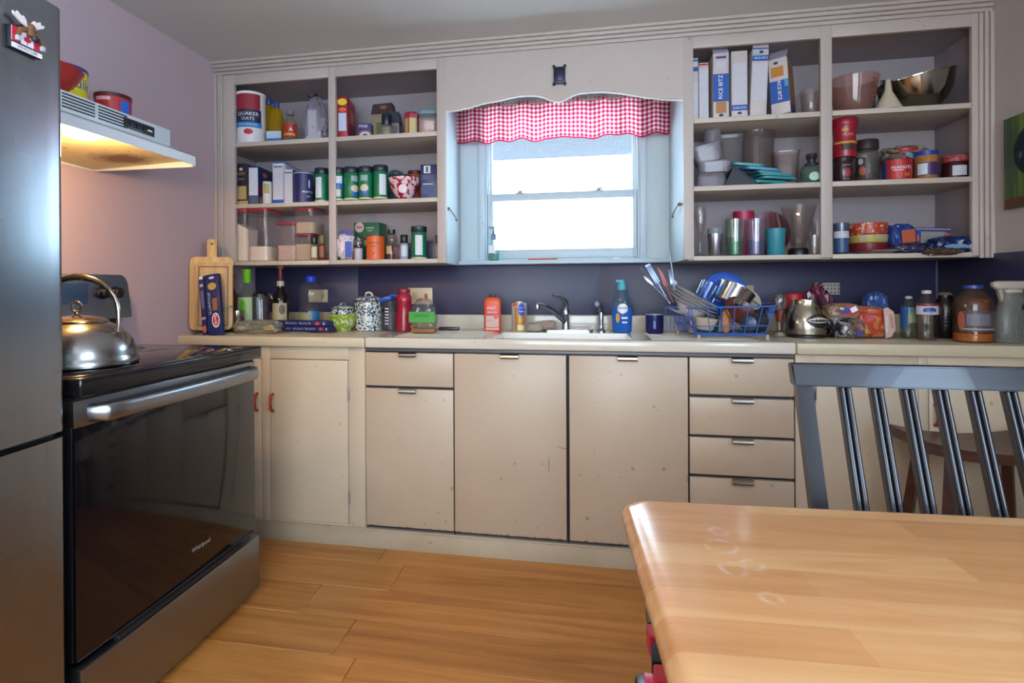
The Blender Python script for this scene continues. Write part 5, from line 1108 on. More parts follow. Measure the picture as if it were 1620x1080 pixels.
vessel('coffee_tub', 'red tub with a bright red lid behind the peanut can', 'tub', 1409, 1452, 237, -.19, T2, CYL, mat('#8f1c28', .35), [('L', 'lid', [(1.03, .90), (1.07, .91), (1.07, .985), (1.0, 1.0), (0, 1.0)], mat('#b32028', .3))])
lump('bread_bag', 'crumpled tan bag of flatbread on top of the red tub', 'bag', 1390, 1468, 207, -.17, T2 + .085, .16, mat('#7d6f60', .35, 0, .25, .3, 30), 5, .16, [('P', 'blue_tag', -.05, .30, .25, .22, mat('#7a90a8', .4), 'rect', 1.0, -.5)], h=.085, pn=2.2)
vessel('peanut_butter_jar', 'peanut butter jar with blue lid and purple label', 'jar', 1447.5, 1482.5, 240, -.28, T2, [(.92, 0), (.98, .03), (.98, .84), (.95, .86)], mat('#9a6a34', .35), [('L', 'lid', [(1.0, .84), (1.03, .85), (1.03, .98), (0, 1)], mat('#1c3a9c', .35)), ('W', 'label', .36, .45, .1, 2.1, mat('#43285c', .4), .985), ('W', 'nutrition_label', .36, .38, -.5, .85, FINEW, .995)])
vessel('jam_jar', 'small jam jar with red gingham lid and white label at the right end', 'jar', 1489, 1531, 248, -.27, T2, [(.82, 0), (.9, .04), (.9, .70), (.85, .74)], mat('#3a161c', .15), [('L', 'lid', [(.95, .72), (1, .74), (1, .92), (.95, 1), (0, 1)], pattern('gingham_lid', ('#8e2430', '#8e2430', '#b89a98'), 'noise', 190, .4, .52)), ('W', 'label', .34, .42, .25, 1.2, FINE, .91)])
# bottom shelf, left cell
GG = clear('#c4dccc', .30, .06, .06); GI = clear('#d8d0e0', .30, .06, .06)
t = glass('tall clear stemmed glass against the left end of the shelf', 1097, 1118, 328, -.27, T3, prof=[(.8, 0), (.85, .02), (.3, .08), (.18, .25), (.35, .4), (.9, .6), (1, .8), (.82, 1), (.78, 1), (.9, .8), (.2, .42), (0, .41)])
vessel('travel_cup', 'small steel cup with a grey lid beside the stemmed glass', 'cup', 1119.5, 1143, 360, -.29, T3, [(.85, 0), (.9, .02), (.98, .78)], mat('#93949c', .25, .85), [('L', 'lid', [(1.0, .78), (1.03, .8), (1.03, .97), (0, 1)], mat('#77808c', .45))])
glass('green-tinted ribbed tumbler, left of the two tall tumblers', 1147, 1178, 347, -.30, T3, GG, parts=[('L', 'tinted_base', [(.78, .03), (.9, .5), (0, .5)], clear('#8fc4ac', .15, .08, .16))])
vessel('pink_cup', 'bright pink plastic cup standing behind the glass tumblers', 'cup', 1159, 1193, 335, -.17, T3, [(.75, 0), (.8, .02), (1, 1), (.96, 1), (.76, .05), (0, .05)], mat('#a81c4c', .4))
glass('iridescent violet ribbed tumbler right of the green one', 1179, 1211.5, 347, -.30, T3, GI, parts=[('L', 'tinted_base', [(.78, .03), (.88, .42), (0, .42)], clear('#b4bce0', .2, .1, .16))])
t = thing('maroon_plate', 'maroon plate standing on edge behind the glasses', 'plate', (at(1213, 370, 'Y', -.12).x, -.10, T3 + .108)); b = NB(); lathe(b, [(.0, .004), (.06, .004), (.105, .0), (.107, .003), (.06, .008), (0, .008)], 32, M=Matrix.Rotation(R(98), 4, 'X')); obj('disc', b, mat('#5c1424', .25), t)
vessel('teal_cup', 'teal plastic cup between tumbler and blender jar', 'cup', 1211.5, 1242.5, 362, -.30, T3, [(.82, 0), (.86, .02), (1, 1), (.96, 1), (.84, .05), (0, .05)], mat('#2b7e90', .4))
t = glass('clear glass blender jar with heavy handle and dark screw base', 1234, 1292, 326, -.25, T3 + .03, name='blender_jar', cat='jar', group=None, prof=[(.36, 0), (.42, .02), (.55, .25), (.82, .7), (.98, 1), (.94, 1), (.78, .7), (.50, .25), (.34, .05), (0, .05)], face=1.0, m=clear('#dbd4d0', .24, .05, .04))
x, w_, hh = dims(1234, 1292, 326, -.25, T3 + .03); r = w_ / 2
obj('screw_base', lathe(NB(), [(r * .50, -.0295), (r * .54, -.028), (r * .54, -.006), (r * .46, .002), (0, .002)], 28), BLACK, t)
b = NB(); tube(b, [(0, -r * .92, hh * .95), (0, -r * 1.25, hh * .93), (0, -r * 1.28, hh * .5), (0, -r * 1.05, hh * .2), (0, -r * .55, hh * .18)], .008, 8); obj('handle', b, clear('#f0ece6', .42, .04), t)
for i, (u0, u1, v, Y, l_) in enumerate(((1279, 1297, 372, -.31, 'short clear glass in front of the blender jar, by the stile'), (1283, 1303, 350, -.20, 'taller clear glass behind the blender jar, by the stile'))): glass(l_, u0, u1, v, Y, T3)
t = thing('wooden_spoon', 'wooden stick leaning between teal cup and blender jar', 'utensil', (0, 0, 0)); a = at(1243, 398, 'Y', -.22); c_ = at(1229, 336, 'Y', -.16); b = NB(); tube(b, [(a.x, -.22, T3 + .006), (c_.x, -.16, c_.z)], .005, 7); obj('shaft', b, mat('#8c6a5a', .6), t)
# bottom shelf, right cell
glass('clear tumbler with blue and white print at the left end of the right cell', 1318.5, 1342.5, 353, -.30, T3, clear('#7f8fa8', .2, .08, .35), parts=[('W', 'blue_print', .28, .45, 0, 2.4, mat('#2c4a74', .4), .96), ('W', 'white_strokes', .62, .22, 0, 2.4, FINE, .99)])
x, w_, _ = dims(1345, 1405, 395, -.26, T3)
t = thing('plate', 'white side plate under the stack of patterned bowls', 'plate', (x + .035, -.25, T3 + .0005)); obj('disc', lathe(NB(), [(.045, 0), (.05, .001), (.095, .012), (.096, .014), (.05, .005), (0, .005)], 40), mat('#a8988c', .35), t)
zz = T3 + .012
for (u0, u1, v0, v1, nm, lab, m, m2) in ((1344, 1404, 380, 393, 'patterned_bowl', 'plain dark red bowl at the bottom of the bowl stack', mat('#6e1822', .3), None), (1343.5, 1404.5, 367, 380, 'patterned_bowl', 'cream bowl with yellow patches in the middle of the bowl stack', pattern('yellow_daub', ('#a89a44', '#a89a7c'), 'noise', 22, .35, .45), None), (1343, 1404, 348, 367, 'patterned_bowl', 'orange red bowl with white scroll pattern on top of the bowl stack', pattern('orange_scroll', ('#a8381f', '#a8381f', '#c4ac98'), 'noise', 60, .35, .50), None)):
    a0 = at(1370, v1, 'Y', -.33).z; a1 = at(1370, v0, 'Y', -.33).z
    x, w_, _ = dims(u0, u1, v0, -.27, T3); h_ = a1 - a0
    t = thing(nm, lab, 'bowl', (x, -.265, zz), 0, 'stacked bowls on the bottom shelf'); r = w_ / 2
    obj('shell', lathe(NB(), [(r * .88, 0), (r * .93, .003), (r * .97, h_ * .5), (r, h_ - .001), (r * .96, h_ - .001), (r * .9, .004), (0, .003)], 36), m, t); zz += h_ + .0004
CHB = mat('#1f3c84', .3, 0, .1, .2, 40)
carton('tortilla_box', 'blue carton with orange emblem and window behind the snack bags', 'box', 1434, 1502, 360, -.26, T3 + .002, .08, CHB, [('P', 'orange_emblem', -.35, .55, .26, .5, ORG, 'oval'), ('P', 'clear_window', .12, .62, .6, .45, mat('#8c8480', .3)), ('P', 'orange_emblem', .42, .55, .12, .5, mat('#a8502c', .4)), ('P', 'white_line', 0, .94, 1, .05, mat('#a08c8c', .5))], tilt=.04)
lump('snack_bag', 'blue snack bag with an orange square emblem beside the bowls', 'bag', 1400, 1448, 354, -.29, T3 + .001, .09, CHB, 12, .10, [('P', 'orange_emblem', .02, .55, .46, .42, mat('#b0553a', .4), 'rect', 1.05, .1)], rz=.1)
lump('snack_bag', 'crumpled navy and white snack bag at the right end of the shelf', 'bag', 1466, 1540, 374, -.30, T3 + .001, .10, pattern('navy_white_foil', ('#1c2c5c', '#24366c', '#9a9ca8'), 'noise', 26, .25, .55), 21, .16, [('P', 'pale_blue_panel', -.05, .35, .5, .25, mat('#6c90b0', .4), 'oval', 1.06)])
lump('snack_bag', 'flattened brown foil bag hanging over the shelf edge', 'bag', 1457, 1522, 392, -.352, T3 - .012, .04, mat('#5a443c', .25, .3, .2, .3, 40), 31, .18, h=.030)
lump('snack_bag', 'dark violet bag lying between the bowls and the navy bag', 'bag', 1405, 1462, 383, -.31, T3 + .001, .07, mat('#37304e', .3, 0, .2, .3, 40), 17, .15)
# ================================================================ THINGS ON THE WORKTOPS
K = .9155; KS = .9125
BW = wood('cutting_board_wood', '#8a6232', '#b98f4e', '#cda868', 'Z', 1.2, .4, .06); BW2 = wood('grooved_board_wood', '#7a5428', '#a67a3c', '#c09452', 'Z', 1.6, .38, .06)
def board(label, x, y, w_, h, rz, lean, m, handle=0, groove=False, th=.016, ly=0):
    t = thing('cutting_board', label, 'cutting board', (x, y, K + .018), rz); t.rotation_euler = (R(-lean), ly, rz)
    pts = rr_(-w_ / 2, w_ / 2, 0, h, .022); b = NB(); prism(b, pts, -th, 0); bmesh.ops.bevel(b, geom=list(b.edges), offset=.003, segments=2, affect='EDGES'); obj('board', b, m, t)
    if handle:
        b = NB(); prism(b, rr_(-.021, .021, h - .03, h + handle, .008), -th + .001, -.001); bmesh.ops.bevel(b, geom=list(b.edges), offset=.003, segments=2, affect='EDGES'); hb_ = obj('handle', b, m, t)
        b = NB(); lathe(b, [(.006, 0), (.006, .0006), (0, .0006)], 14, M=Matrix.Translation((0, -th + .0005, h + handle - .022)) @ Matrix.Rotation(pi / 2, 4, 'X')); obj('hang_hole', b, DK, hb_)
    if groove:
        b = NB(); q = .018
        for x0, x1, z0, z1 in ((-w_ / 2 + q, w_ / 2 - q, q, q + .006), (-w_ / 2 + q, w_ / 2 - q, h - q - .006, h - q), (-w_ / 2 + q, -w_ / 2 + q + .006, q + .006, h - q - .006), (w_ / 2 - q - .006, w_ / 2 - q, q + .006, h - q - .006)): bx(b, x0, x1, -th - .0006, -th + .001, z0, z1)
        obj('juice_groove', b, mat('#6b4420', .5), t, flat=True)
    return t
board('large pale wooden cutting board with a handle and hole, leaning at the back', .096, -.515, .188, .345, .50, 5, BW, .085)
board('smaller wooden cutting board with a juice groove in front of the handled one', .118, -.532, .166, .318, .50, 5, BW2, 0, True)
wr_ = thing('board_rack', 'bent chrome wire rack holding the cutting boards upright', 'rack', (.115, -.49, K), .42); b = NB()
for dx in (.045,):
    tube(b, [(dx - .09, -.085, .004), (dx - .02, -.085, .004), (dx - .015, -.082, .10), (dx + .005, -.075, .125), (dx + .03, -.06, .13)], .0032, 7)
obj('front_loop', b, CHROME, wr_)
b = NB(); tube(b, [(-.09, -.085, .004), (-.09, .06, .004), (.08, .06, .004), (.08, -.085, .004)], .0032, 7, closed=True); obj('base_wire', b, CHROME, wr_)
b = NB(); tube(b, [(-.09, .05, .004), (-.09, .05, .10), (.08, .05, .10), (.08, .05, .004)], .0032, 7); obj('back_loop', b, CHROME, wr_)
def pasta(label, loc, w_, d, h, rot, front=(), sidep=()):
    t = thing('spaghetti_box', label, 'box', loc, rot[2], 'navy spaghetti boxes'); t.rotation_euler = rot
    obj('body', bx(NB(), -w_ / 2, w_ / 2, 0, d, 0, h, .0015), mat('#1b2458', .4), t)
    for q in front:
        if q[0] == 'P': patch(q[1], q[6], t, q[2] * w_, q[3] * h, q[4] * w_, q[5] * h, 0, None, q[7] if len(q) > 7 else 'rect', depth=q[8] if len(q) > 8 else .0006)
        else: lettering(q[1], q[4], q[5], t, q[2] * w_, q[3] * h, -.0012, None, q[6], depth=.0006, width=q[7])
    return t
PF = [('P', 'window', .12, .50, .34, .20, mat('#8f5f34', .3)), ('P', 'pasta_print', .0, .80, .62, .12, mat('#b09a4a', .5), 'oval'), ('P', 'white_ring', .12, .24, .56, .24, WH, 'oval'), ('P', 'red_oval', .12, .24, .44, .20, RED, 'oval', .0009), ('T', 'Barilla', .12, .24, .020, WH, -pi / 2 + .05, .045), ('T', 'SPAGHETTI', -.26, .52, .016, LT, -pi / 2, .10), ('P', 'top_emblem', 0, .94, .4, .04, LT, 'oval')]
a = at(354, 527, 'Z', K)
pasta('tall navy spaghetti box with red oval leaning against the cutting boards', (.184, -.612, K + .001), .066, .024, .285, (R(-9), R(-9), .1), PF)
pasta('narrow side of a second spaghetti box leaning left of the tall one', (.128, -.606, K + .001), .022, .024, .275, (R(-8), R(-9), .1), [('P', 'white_tip', 0, .97, .8, .05, WH), ('P', 'emblem', 0, .84, .7, .05, mat('#a8a0a8', .5)), ('P', 'fine_print', 0, .6, .6, .3, mat('#5a6080', .5)), ('P', 'red_oval', 0, .10, .8, .12, mat('#c05a4a', .4), 'oval'), ('P', 'small_photo', 0, .28, .8, .04, mat('#b89a8c', .5))])
# lying stack of spaghetti boxes
def lying(label, u0, v0, u1, v1, Y, h, z0, ex=0):
    x0 = at(u0, v0, 'Y', Y).x; x1 = at(u1, v1, 'Y', Y).x; L_ = x1 - x0
    t = thing('spaghetti_box', label, 'box', (x0, Y, z0), .0, 'navy spaghetti boxes'); t.rotation_euler = (0, 0, R(-6) + ex)
    obj('body', bx(NB(), 0, L_, 0, .075, 0, h, .0012), mat('#1b2458', .4), t)
    for a_, b_, m in ((.14, .10, mat('#55608a', .5)), (.36, .20, mat('#55608a', .5)), (.60, .14, mat('#55608a', .5))): patch('text_strip', m, t, a_ * L_, h * .5, b_ * L_, h * .4)
    for a_ in (.26, .52, .70): patch('small_photo', mat('#b8a070', .5), t, a_ * L_, h * .55, .02 * L_, h * .4)
    patch('red_oval', mat('#c03a38', .4), t, .84 * L_, h * .5, .09 * L_, h * .7, shape='oval'); patch('end_photo', WH, t, .955 * L_, h * .5, .02 * L_, h * .5, shape='oval'); return t
lying('navy spaghetti box lying flat, bottom of the pair beside the green bowl', 446, 523, 524, 525, -.36, .024, K + .003)
lying('navy spaghetti box lying flat, top of the pair beside the green bowl', 431, 502, 523, 507, -.36, .024, K + .030, -.03)
b_ = thing('seasoning_packet', 'flat dark packet with a red corner lying under the spaghetti boxes', 'packet', (at(505, 527, 'Z', K).x, -.40, K + .0005), .05); box('packet_body', -.06, .06, -.025, .03, 0, .0025, mat('#2c1c2c', .4), b_, .001); box('red_corner', -.01, .055, -.024, -.0, .0025, .003, mat('#a02a30', .4), b_, 0)
LQ = [(.88, 0), (1, .03), (1, .50), (.86, .60), (.42, .70), (.30, .76), (.28, .92)]
vessel('liquor_bottle', 'amber liquor bottle with a gold neck and cork beside the spaghetti box', 'bottle', 355, 377, 433, -.30, K, LQ, clear('#a86a48', .14, .05, .30), [('L', 'gold_neck', [(.34, .70), (.36, .72), (.33, .90), (.3, .92)], mat('#b08c3c', .3, .6)), ('L', 'cap', [(.40, .91), (.44, .92), (.44, .99), (0, 1)], mat('#8a6644', .5)), ('W', 'label', .34, .30, 0, 1.8, mat('#7a3440', .5), 1.003)])
vessel('small_bottle', 'small bottle with dark teal cap between spaghetti box and liquor bottle', 'bottle', 345, 362, 459, -.33, K, LQ, clear('#8f5a3a', .14, .05, .35), [('L', 'cap', [(.42, .88), (.46, .89), (.46, .99), (0, 1)], mat('#12303a', .4))])
vessel('liquor_bottle', 'clear bottle with lime green neck and leafy label', 'bottle', 377, 404, 426.5, -.33, K, [(.88, 0), (1, .03), (1, .50), (.9, .58), (.42, .72), (.30, .78), (.28, .90)], clear('#b8c2b4', .12, .05, .14), [('L', 'green_neck', [(.36, .78), (.40, .79), (.40, .97), (.42, .975), (.42, 1.0), (0, 1)], mat('#6dbb28', .35)), ('W', 'label', .36, .38, -.1, 1.7, mat('#9aac7c', .5), 1.003), ('W', 'leaf_print', .38, .26, -.2, .7, mat('#5a9c24', .45), 1.008, 'oval')])
vessel('shaker_cup', 'small polished steel shaker cup in front of the green-necked bottle', 'cup', 365.5, 385, 491, -.44, K, [(.9, 0), (.94, .02), (1, .97), (1, 1), (0, 1)], mat('#b8b0a6', .16, 1), [])
t = vessel('kettle_jug', 'clear glass carafe with brushed steel front and black lid', 'jug', 399, 425, 464, -.27, K, [(.9, 0), (1, .03), (.97, .8), (.85, .95)], clear('#8c8488', .25, .06, .3), [('L', 'lid', [(.88, .92), (.9, .94), (.8, 1.0), (.3, 1.03), (.1, 1.10), (0, 1.1)], BLACK), ('W', 'steel_front', .5, .8, -.5, 1.2, mat('#98a0ac', .25, .9), 1.003)])
x, w_, hh = dims(399, 425, 464, -.27, K); b = NB(); tube(b, [(w_ * .2, 0, hh * .97), (w_ * .55, -.01, hh * .96), (w_ * .78, -.015, hh * .75), (w_ * .78, -.015, hh * .25), (w_ * .5, 0, hh * .06)], .007, 8); obj('handle', b, clear('#b0a8a8', .3, .08, .3), t)
obj('tea', lathe(NB(), [(w_ * .40, .004), (w_ * .44, .01), (w_ * .44, hh * .55), (0, hh * .55)], 20), mat('#4a1c24', .3), t)
vessel('wine_bottle', 'dark wine bottle with cream portrait label and tall brown stopper', 'bottle', 432, 455.5, 445, -.24, K, [(.88, 0), (1, .02), (1, .58), (.9, .68), (.45, .82), (.32, .88), (.31, 1.0)], mat('#14120f', .08), [('W', 'label', .32, .46, 0, 2.0, mat('#a89878', .5), 1.003), ('W', 'portrait_print', .42, .20, .35, .7, mat('#5c5048', .5), 1.008, 'oval'), ('L', 'white_ring', [(.40, .90), (.44, .905), (.44, 1.0), (.40, 1.005)], mat('#b8b0a8', .5)), ('L', 'red_stopper', [(.30, 1.0), (.32, 1.01), (.28, 1.26), (.1, 1.27)], mat('#5a1c22', .4)), ('L', 'cork_top', [(.34, 1.26), (.40, 1.27), (.42, 1.40), (.34, 1.52), (0, 1.53)], mat('#a0603c', .6))])
vessel('water_jug', 'large clear pinched water bottle with a blue cap in front of the socket', 'bottle', 473.5, 510.5, 446, -.22, K, [(.88, 0), (.96, .03), (.98, .36), (.92, .46), (.78, .55), (.90, .62), (1.0, .74), (.92, .88), (.5, .99), (.3, 1.02)], clear('#d8dade', .12, .05, .05), [('L', 'cap', [(.36, 1.0), (.40, 1.01), (.44, 1.10), (.3, 1.13), (0, 1.13)], mat('#1a3fc4', .35)), ('W', 'label', .24, .24, -.35, 1.2, mat('#8a8a6c', .5), .995), ('W', 'blue_label', .25, .28, .5, .75, mat('#145a8c', .45), .995)])
# plastic bag of bread
lump('bread_bag', 'clear plastic bag with bread ends and lemon lying at the worktop edge', 'bag', 369, 449, 506, -.50, K, .09, clear('#c9c2b0', .16, .12, .42), 41, .14, [], pn=2.6, fr=2.4, rz=.05)
for i, (u, v, r, m, l_) in enumerate(((425, 521, .017, mat('#c9a630', .5), 'yellow lemon piece inside the clear bread bag'), (382, 515, .020, mat('#b8b0a4', .5), 'white bread roll end inside the clear bread bag'))):
    p_ = at(u, v, 'Y', -.50); t = vessel('food_piece', l_, 'food', u - 8, u + 8, v - 5, -.49, K + .012, [(.3, 0), (.85, .2), (1, .5), (.85, .8), (.3, 1)], m, h=.026)
SPK = pattern('enamel_splatter', ('#23323f', '#23323f', '#c4c8c6'), 'noise', 95, .2, .40)
def enamelpot(label, u0, u1, vt, Y, z0, name='enamel_canister', lid0=.86):
    t = vessel(name, label, 'canister', u0, u1, vt, Y, z0, [(.90, 0), (.96, .02), (.97, lid0 - .05), (1.0, lid0 - .04)], SPK, [('L', 'rim', [(1.0, lid0 - .05), (1.03, lid0 - .045), (1.03, lid0 - .02), (1.0, lid0 - .015)], mat('#12161c', .25)), ('L', 'lid', [(1.0, lid0 - .015), (.92, lid0 + .04), (.60, lid0 + .09), (.2, lid0 + .11), (0, lid0 + .11)], SPK)])
    x, w_, hh = dims(u0, u1, vt, Y, z0); b = NB(); tube(b, [(-w_ * .12, 0, hh * (lid0 + .10)), (-w_ * .09, 0, hh * (lid0 + .18)), (0, 0, hh * (lid0 + .205)), (w_ * .10, 0, hh * (lid0 + .17)), (w_ * .14, 0, hh * (lid0 + .10))], .0055, 8); obj('lid_handle', b, SPK, t); return t
enamelpot('blue and white splatter enamel canister with lid, the large one', 562, 604.5, 466, -.24, K)
enamelpot('small splatter enamel pot with lid standing in the green bowl', 525.5, 559.5, 481, -.28, K + .028, 'enamel_pot', .82)
vessel('patterned_bowl', 'green bowl with white scrollwork under the small splatter pot', 'bowl', 520.5, 566, 496, -.285, K, [(.42, 0), (.46, .03), (.50, .08), (.80, .42), (.95, .8), (1.0, 1.0), (.97, 1.0), (.90, .78), (.74, .42), (.40, .12), (0, .10)], pattern('green_scroll', ('#7f9a1e', '#7f9a1e', '#c4c8a4'), 'noise', 75, .3, .46), [])
t = vessel('measuring_jug', 'clear measuring jug with printed scale under a blue scoop', 'jug', 605, 630, 476, -.26, K, [(.80, 0), (.86, .03), (.97, .95), (1.0, 1.0), (.95, .98), (.84, .06), (0, .05)], clear('#a9a8b4', .18, .06, .10), [('W', 'scale_mark', .25 + .10 * i, .03, -.35, .5, WH, .95) for i in range(6)])
sc_ = thing('scoop', 'blue plastic measuring scoop resting across the measuring jug', 'scoop', (at(617, 472, 'Y', -.26).x, -.265, at(617, 476, 'Y', -.26).z + .004)); sc_.rotation_euler = (0, R(-14), 0)
b = NB(); bx(b, -.050, .012, -.014, .014, 0, .022, .006); obj('scoop_cup', b, mat('#1d55b8', .35), sc_); b = NB(); tube(b, [(.008, 0, .02), (.03, 0, .018), (.048, 0, .006), (.050, 0, -.018)], .006, 8); obj('handle', b, mat('#2a5cb4', .35), sc_)
vessel('drink_bottle', 'translucent red drink bottle in front of the cream socket plate', 'bottle', 626.5, 652, 457, -.25, K, [(.85, 0), (.95, .02), (.95, .30), (.86, .45), (.82, .60), (.92, .70), (.90, .82), (.66, .89), (.64, .92)], mat('#9c1c30', .22), [('L', 'cap', [(.70, .90), (.72, .91), (.72, .985), (.68, 1), (0, 1)], mat('#8c1c2e', .35))])
t = lump('pasta_bag', 'clear bag of noodles with a green band reading ORGANIC', 'bag', 649, 693, 471, -.36, K, .07, clear('#c9c4c4', .14, .08, .12), 51, .07, [('P', 'green_band', 0, .46, .92, .30, mat('#3f9a3c', .4), 'rect', 1.06), ('T', 'ORGANIC', 0, .50, .13, mat('#1c5a24', .4), 0, .55, 1.1)], pn=3.2, neck=.25)
x, w_, hh = dims(649, 693, 471, -.36, K)
rn = random.Random(2); b = NB()
for i in range(46):
    px_, pz = rn.uniform(-.42, .42) * w_ , rn.uniform(.02, .30 if i % 3 else .42) * hh; py = rn.uniform(-.02, .02); a_ = rn.uniform(0, pi); tube(b, [(px_ - .008 * cos(a_), py, pz - .005 * sin(a_)), (px_, py + .004, pz + .003), (px_ + .008 * cos(a_), py, pz + .005 * sin(a_))], .0026, 5)
o = obj('noodles', b, mat('#b08a50', .5), t); o['kind'] = 'stuff'
b = NB(); bx(b, -w_ * .42, w_ * .42, -.026, .026, .001, hh * .14, .006); obj('noodle_layer', b, mat('#8c6238', .6), t)
kn = thing('knife', 'black-handled knife lying behind the noodle bag on the sink edge', 'knife', (at(708, 516, 'Y', -.20).x, -.20, KS + .003), .03)
b = NB(); bx(b, -.045, .06, -.010, .010, 0, .017, .005); obj('handle', b, mat('#22222c', .35), kn); b = NB(); bx(b, -.17, -.045, -.009, .009, .006, .008, 0); obj('blade', b, STEEL, kn)

# ---------------------------------------------------------------- behind the sink
t = vessel('cleaner_bottle', 'flat orange hand cleaner bottle with a black flip cap, reading FAST', 'bottle', 766, 792.5, 470, -.20, KS, [(.92, 0), (1, .03), (1, .86), (.92, .94), (.6, .99), (.4, 1.0)], mat('#dc4f2c', .4), [('L', 'cap', [(.36, 1.0), (.38, 1.01), (.38, 1.09), (0, 1.1)], mat('#1c1a22', .4)), ('W', 'label', .30, .34, .02, 1.5, mat('#c9a49c', .45), 1.004), ('W', 'red_band', .50, .07, .1, 1.6, mat('#b82c40', .4), 1.006), ('T', 'FAST', .68, .15, -.05, 1.0, WH, 1.003), ('T', 'ORANGE', .56, .09, .0, 1.1, WH, 1.003), ('W', 'orange_print', .45, .16, .45, .55, mat('#d0584a', .45), 1.012, 'oval'), ('T', 'Hand Cleaner', .33, .07, -.2, .8, INK, 1.012), ('W', 'white_strip', .08, .05, 0, 1.6, mat('#c8b0aa', .5), 1.004)], p=4, ay=.5, face=.3, n=32)
vessel('cleanser_can', 'gold and white cleanser can with a blue crest, reading FRIEND', 'can', 809.5, 833.5, 477, -.205, KS, [(.97, 0), (1, .01), (1, .97)], mat('#b8b0b0', .4), [('L', 'rim', [(1.02, .96), (1.03, .97), (1.02, 1.0), (.9, 1.0), (.88, .985), (0, .985)], mat('#b0a894', .25, .8)), ('W', 'gold_field', .42, .80, .25, 1.6, mat('#b8843c', .35, .3), 1.002), ('W', 'blue_crest', .74, .42, .40, 1.0, mat('#2448b4', .4), 1.008, 'oval'), ('W', 'orange_tag', .90, .10, -.5, .7, mat('#c86a34', .4), 1.006), ('T', 'BAR KEEPERS', .80, .07, .40, .85, WH, 1.018), ('T', 'FRIEND', .68, .09, .40, .8, WH, 1.018), ('T', 'CLEANSER', .48, .06, .40, .8, mat('#2a3c9c', .4), 1.012), ('T', 'Powder', .30, .10, .3, .9, INK, 1.012), ('W', 'white_base', .15, .16, .3, .9, mat('#d8cca8', .4), 1.008)], face=.1)
t = lump('sponge', 'worn cream sponge, the lower one behind the faucet base', 'sponge', 831, 860, 510, -.17, KS, .06, mat('#a49684', .9, 0, .25, .6, 90), 61, .10, pn=3.4)
t = lump('sponge', 'brown-edged rolled cloth sponge leaning on the lower sponge', 'sponge', 843, 882, 503, -.14, KS + .006, .05, mat('#a08a7c', .9, 0, .3, .6, 90), 63, .12, pn=2.8, h=.045); t.rotation_euler = (0, R(-6), 0)
# faucet
fx = at(898, 522, 'Y', -.15).x
fa = thing('faucet', 'chrome single-lever kitchen faucet with a curved spout', 'faucet', (fx, -.125, KS)); NIC = mat('#a8aab4', .16, 1)
x0, x1 = at(858, 520, 'Y', -.13).x - fx, at(938, 520, 'Y', -.13).x - fx
b = NB(); prism(b, rr_(x0, x1, -.028, .028, .026), 0, .008, 'Z'); bmesh.ops.bevel(b, geom=[e for e in b.edges if e.calc_length() < .5 and abs(e.verts[0].co.z - e.verts[1].co.z) < 1e-5 and e.verts[0].co.z > .005], offset=.003, segments=2, affect='EDGES'); obj('base_plate', b, NIC, fa)
bxn = at(895, 500, 'Y', -.125).x - fx; ztop = at(895, 489, 'Y', -.125).z - KS
b = NB(); lathe(b, [(.021, .006), (.019, .012), (.0175, .05), (.0175, ztop * .72), (.019, ztop * .74), (.019, ztop * .80), (.0165, ztop * 1.0), (.012, ztop * 1.10), (0, ztop * 1.12)], 24, off=(bxn, 0, 0)); obj('body', b, NIC, fa)
def P3(u, v, Y): p_ = at(u, v, 'Y', Y); return (p_.x - fx, Y + .125, p_.z - KS)
b = NB(); tube(b, [P3(896, 483, -.125), P3(895, 477, -.13), P3(889, 471, -.15), P3(881, 467.5, -.165), P3(874, 466.5, -.175)], [.013, .011, .008, .0065, .006], 10); obj('lever', b, NIC, fa)
b = NB(); tube(b, [P3(893, 508, -.135), P3(884, 500, -.17), P3(875, 492, -.21), P3(866, 486, -.25), P3(858, 482.5, -.275), P3(851, 481, -.285)], [.013, .0125, .0115, .0105, .010, .0105], 12); sp2 = obj('spout', b, NIC, fa)
a = P3(850, 482, -.287); b = NB(); lathe(b, [(.0115, -.022), (.012, -.018), (.012, .004), (.008, .010), (0, .011)], 16, off=a); obj('aerator', b, NIC, fa)
sx0 = at(951, 524, 'Y', -.15).x
sy_ = thing('side_sprayer', 'chrome hand sprayer standing in its holder beside the faucet', 'sprayer', (sx0, -.15, KS))
b = NB(); lathe(b, [(.021, 0), (.021, .004), (.015, .010), (.012, .014), (.0115, .03), (.0125, .05), (.0125, .075), (.011, .095)], 18); obj('stem', b, NIC, sy_)
b = NB(); tube(b, [(0, 0, .09), (-.001, -.004, .112), (-.008, -.014, .128), (-.018, -.03, .134), (-.020, -.036, .134)], [.011, .011, .012, .013, .012], 12); obj('spray_head', b, NIC, sy_)
# dish soap
t = vessel('dish_soap_bottle', 'clear bottle of blue dish soap with a teal cap, reading DAWN', 'bottle', 967, 1000.5, 456, -.185, KS, [(.82, 0), (.90, .02), (1.0, .45), (.98, .60), (.72, .80), (.42, .95), (.36, .99)], clear('#b4d4ea', .12, .05, .06), [('L', 'soap', [(.80, .005), (.88, .02), (.98, .45), (.97, .58), (0, .59)], mat('#0f6ac4', .12)), ('L', 'cap', [(.36, .96), (.40, .97), (.40, 1.08), (.26, 1.13), (.24, 1.18), (0, 1.2)], mat('#3fa6b8', .35)), ('W', 'white_oval', .55, .22, .02, 1.0, WH, 1.01, 'oval'), ('T', 'DAWN', .56, .12, .02, .9, mat('#1a2c6c', .4), 1.03), ('W', 'figure_print', .34, .22, -.45, .4, mat('#c49a5c', .5), 1.004, 'oval'), ('W', 'fine_line', .34, .04, .2, .6, WH, 1.004), ('W', 'fine_line', .24, .03, .2, .5, WH, 1.0)], ay=.6, face=.1, n=30)
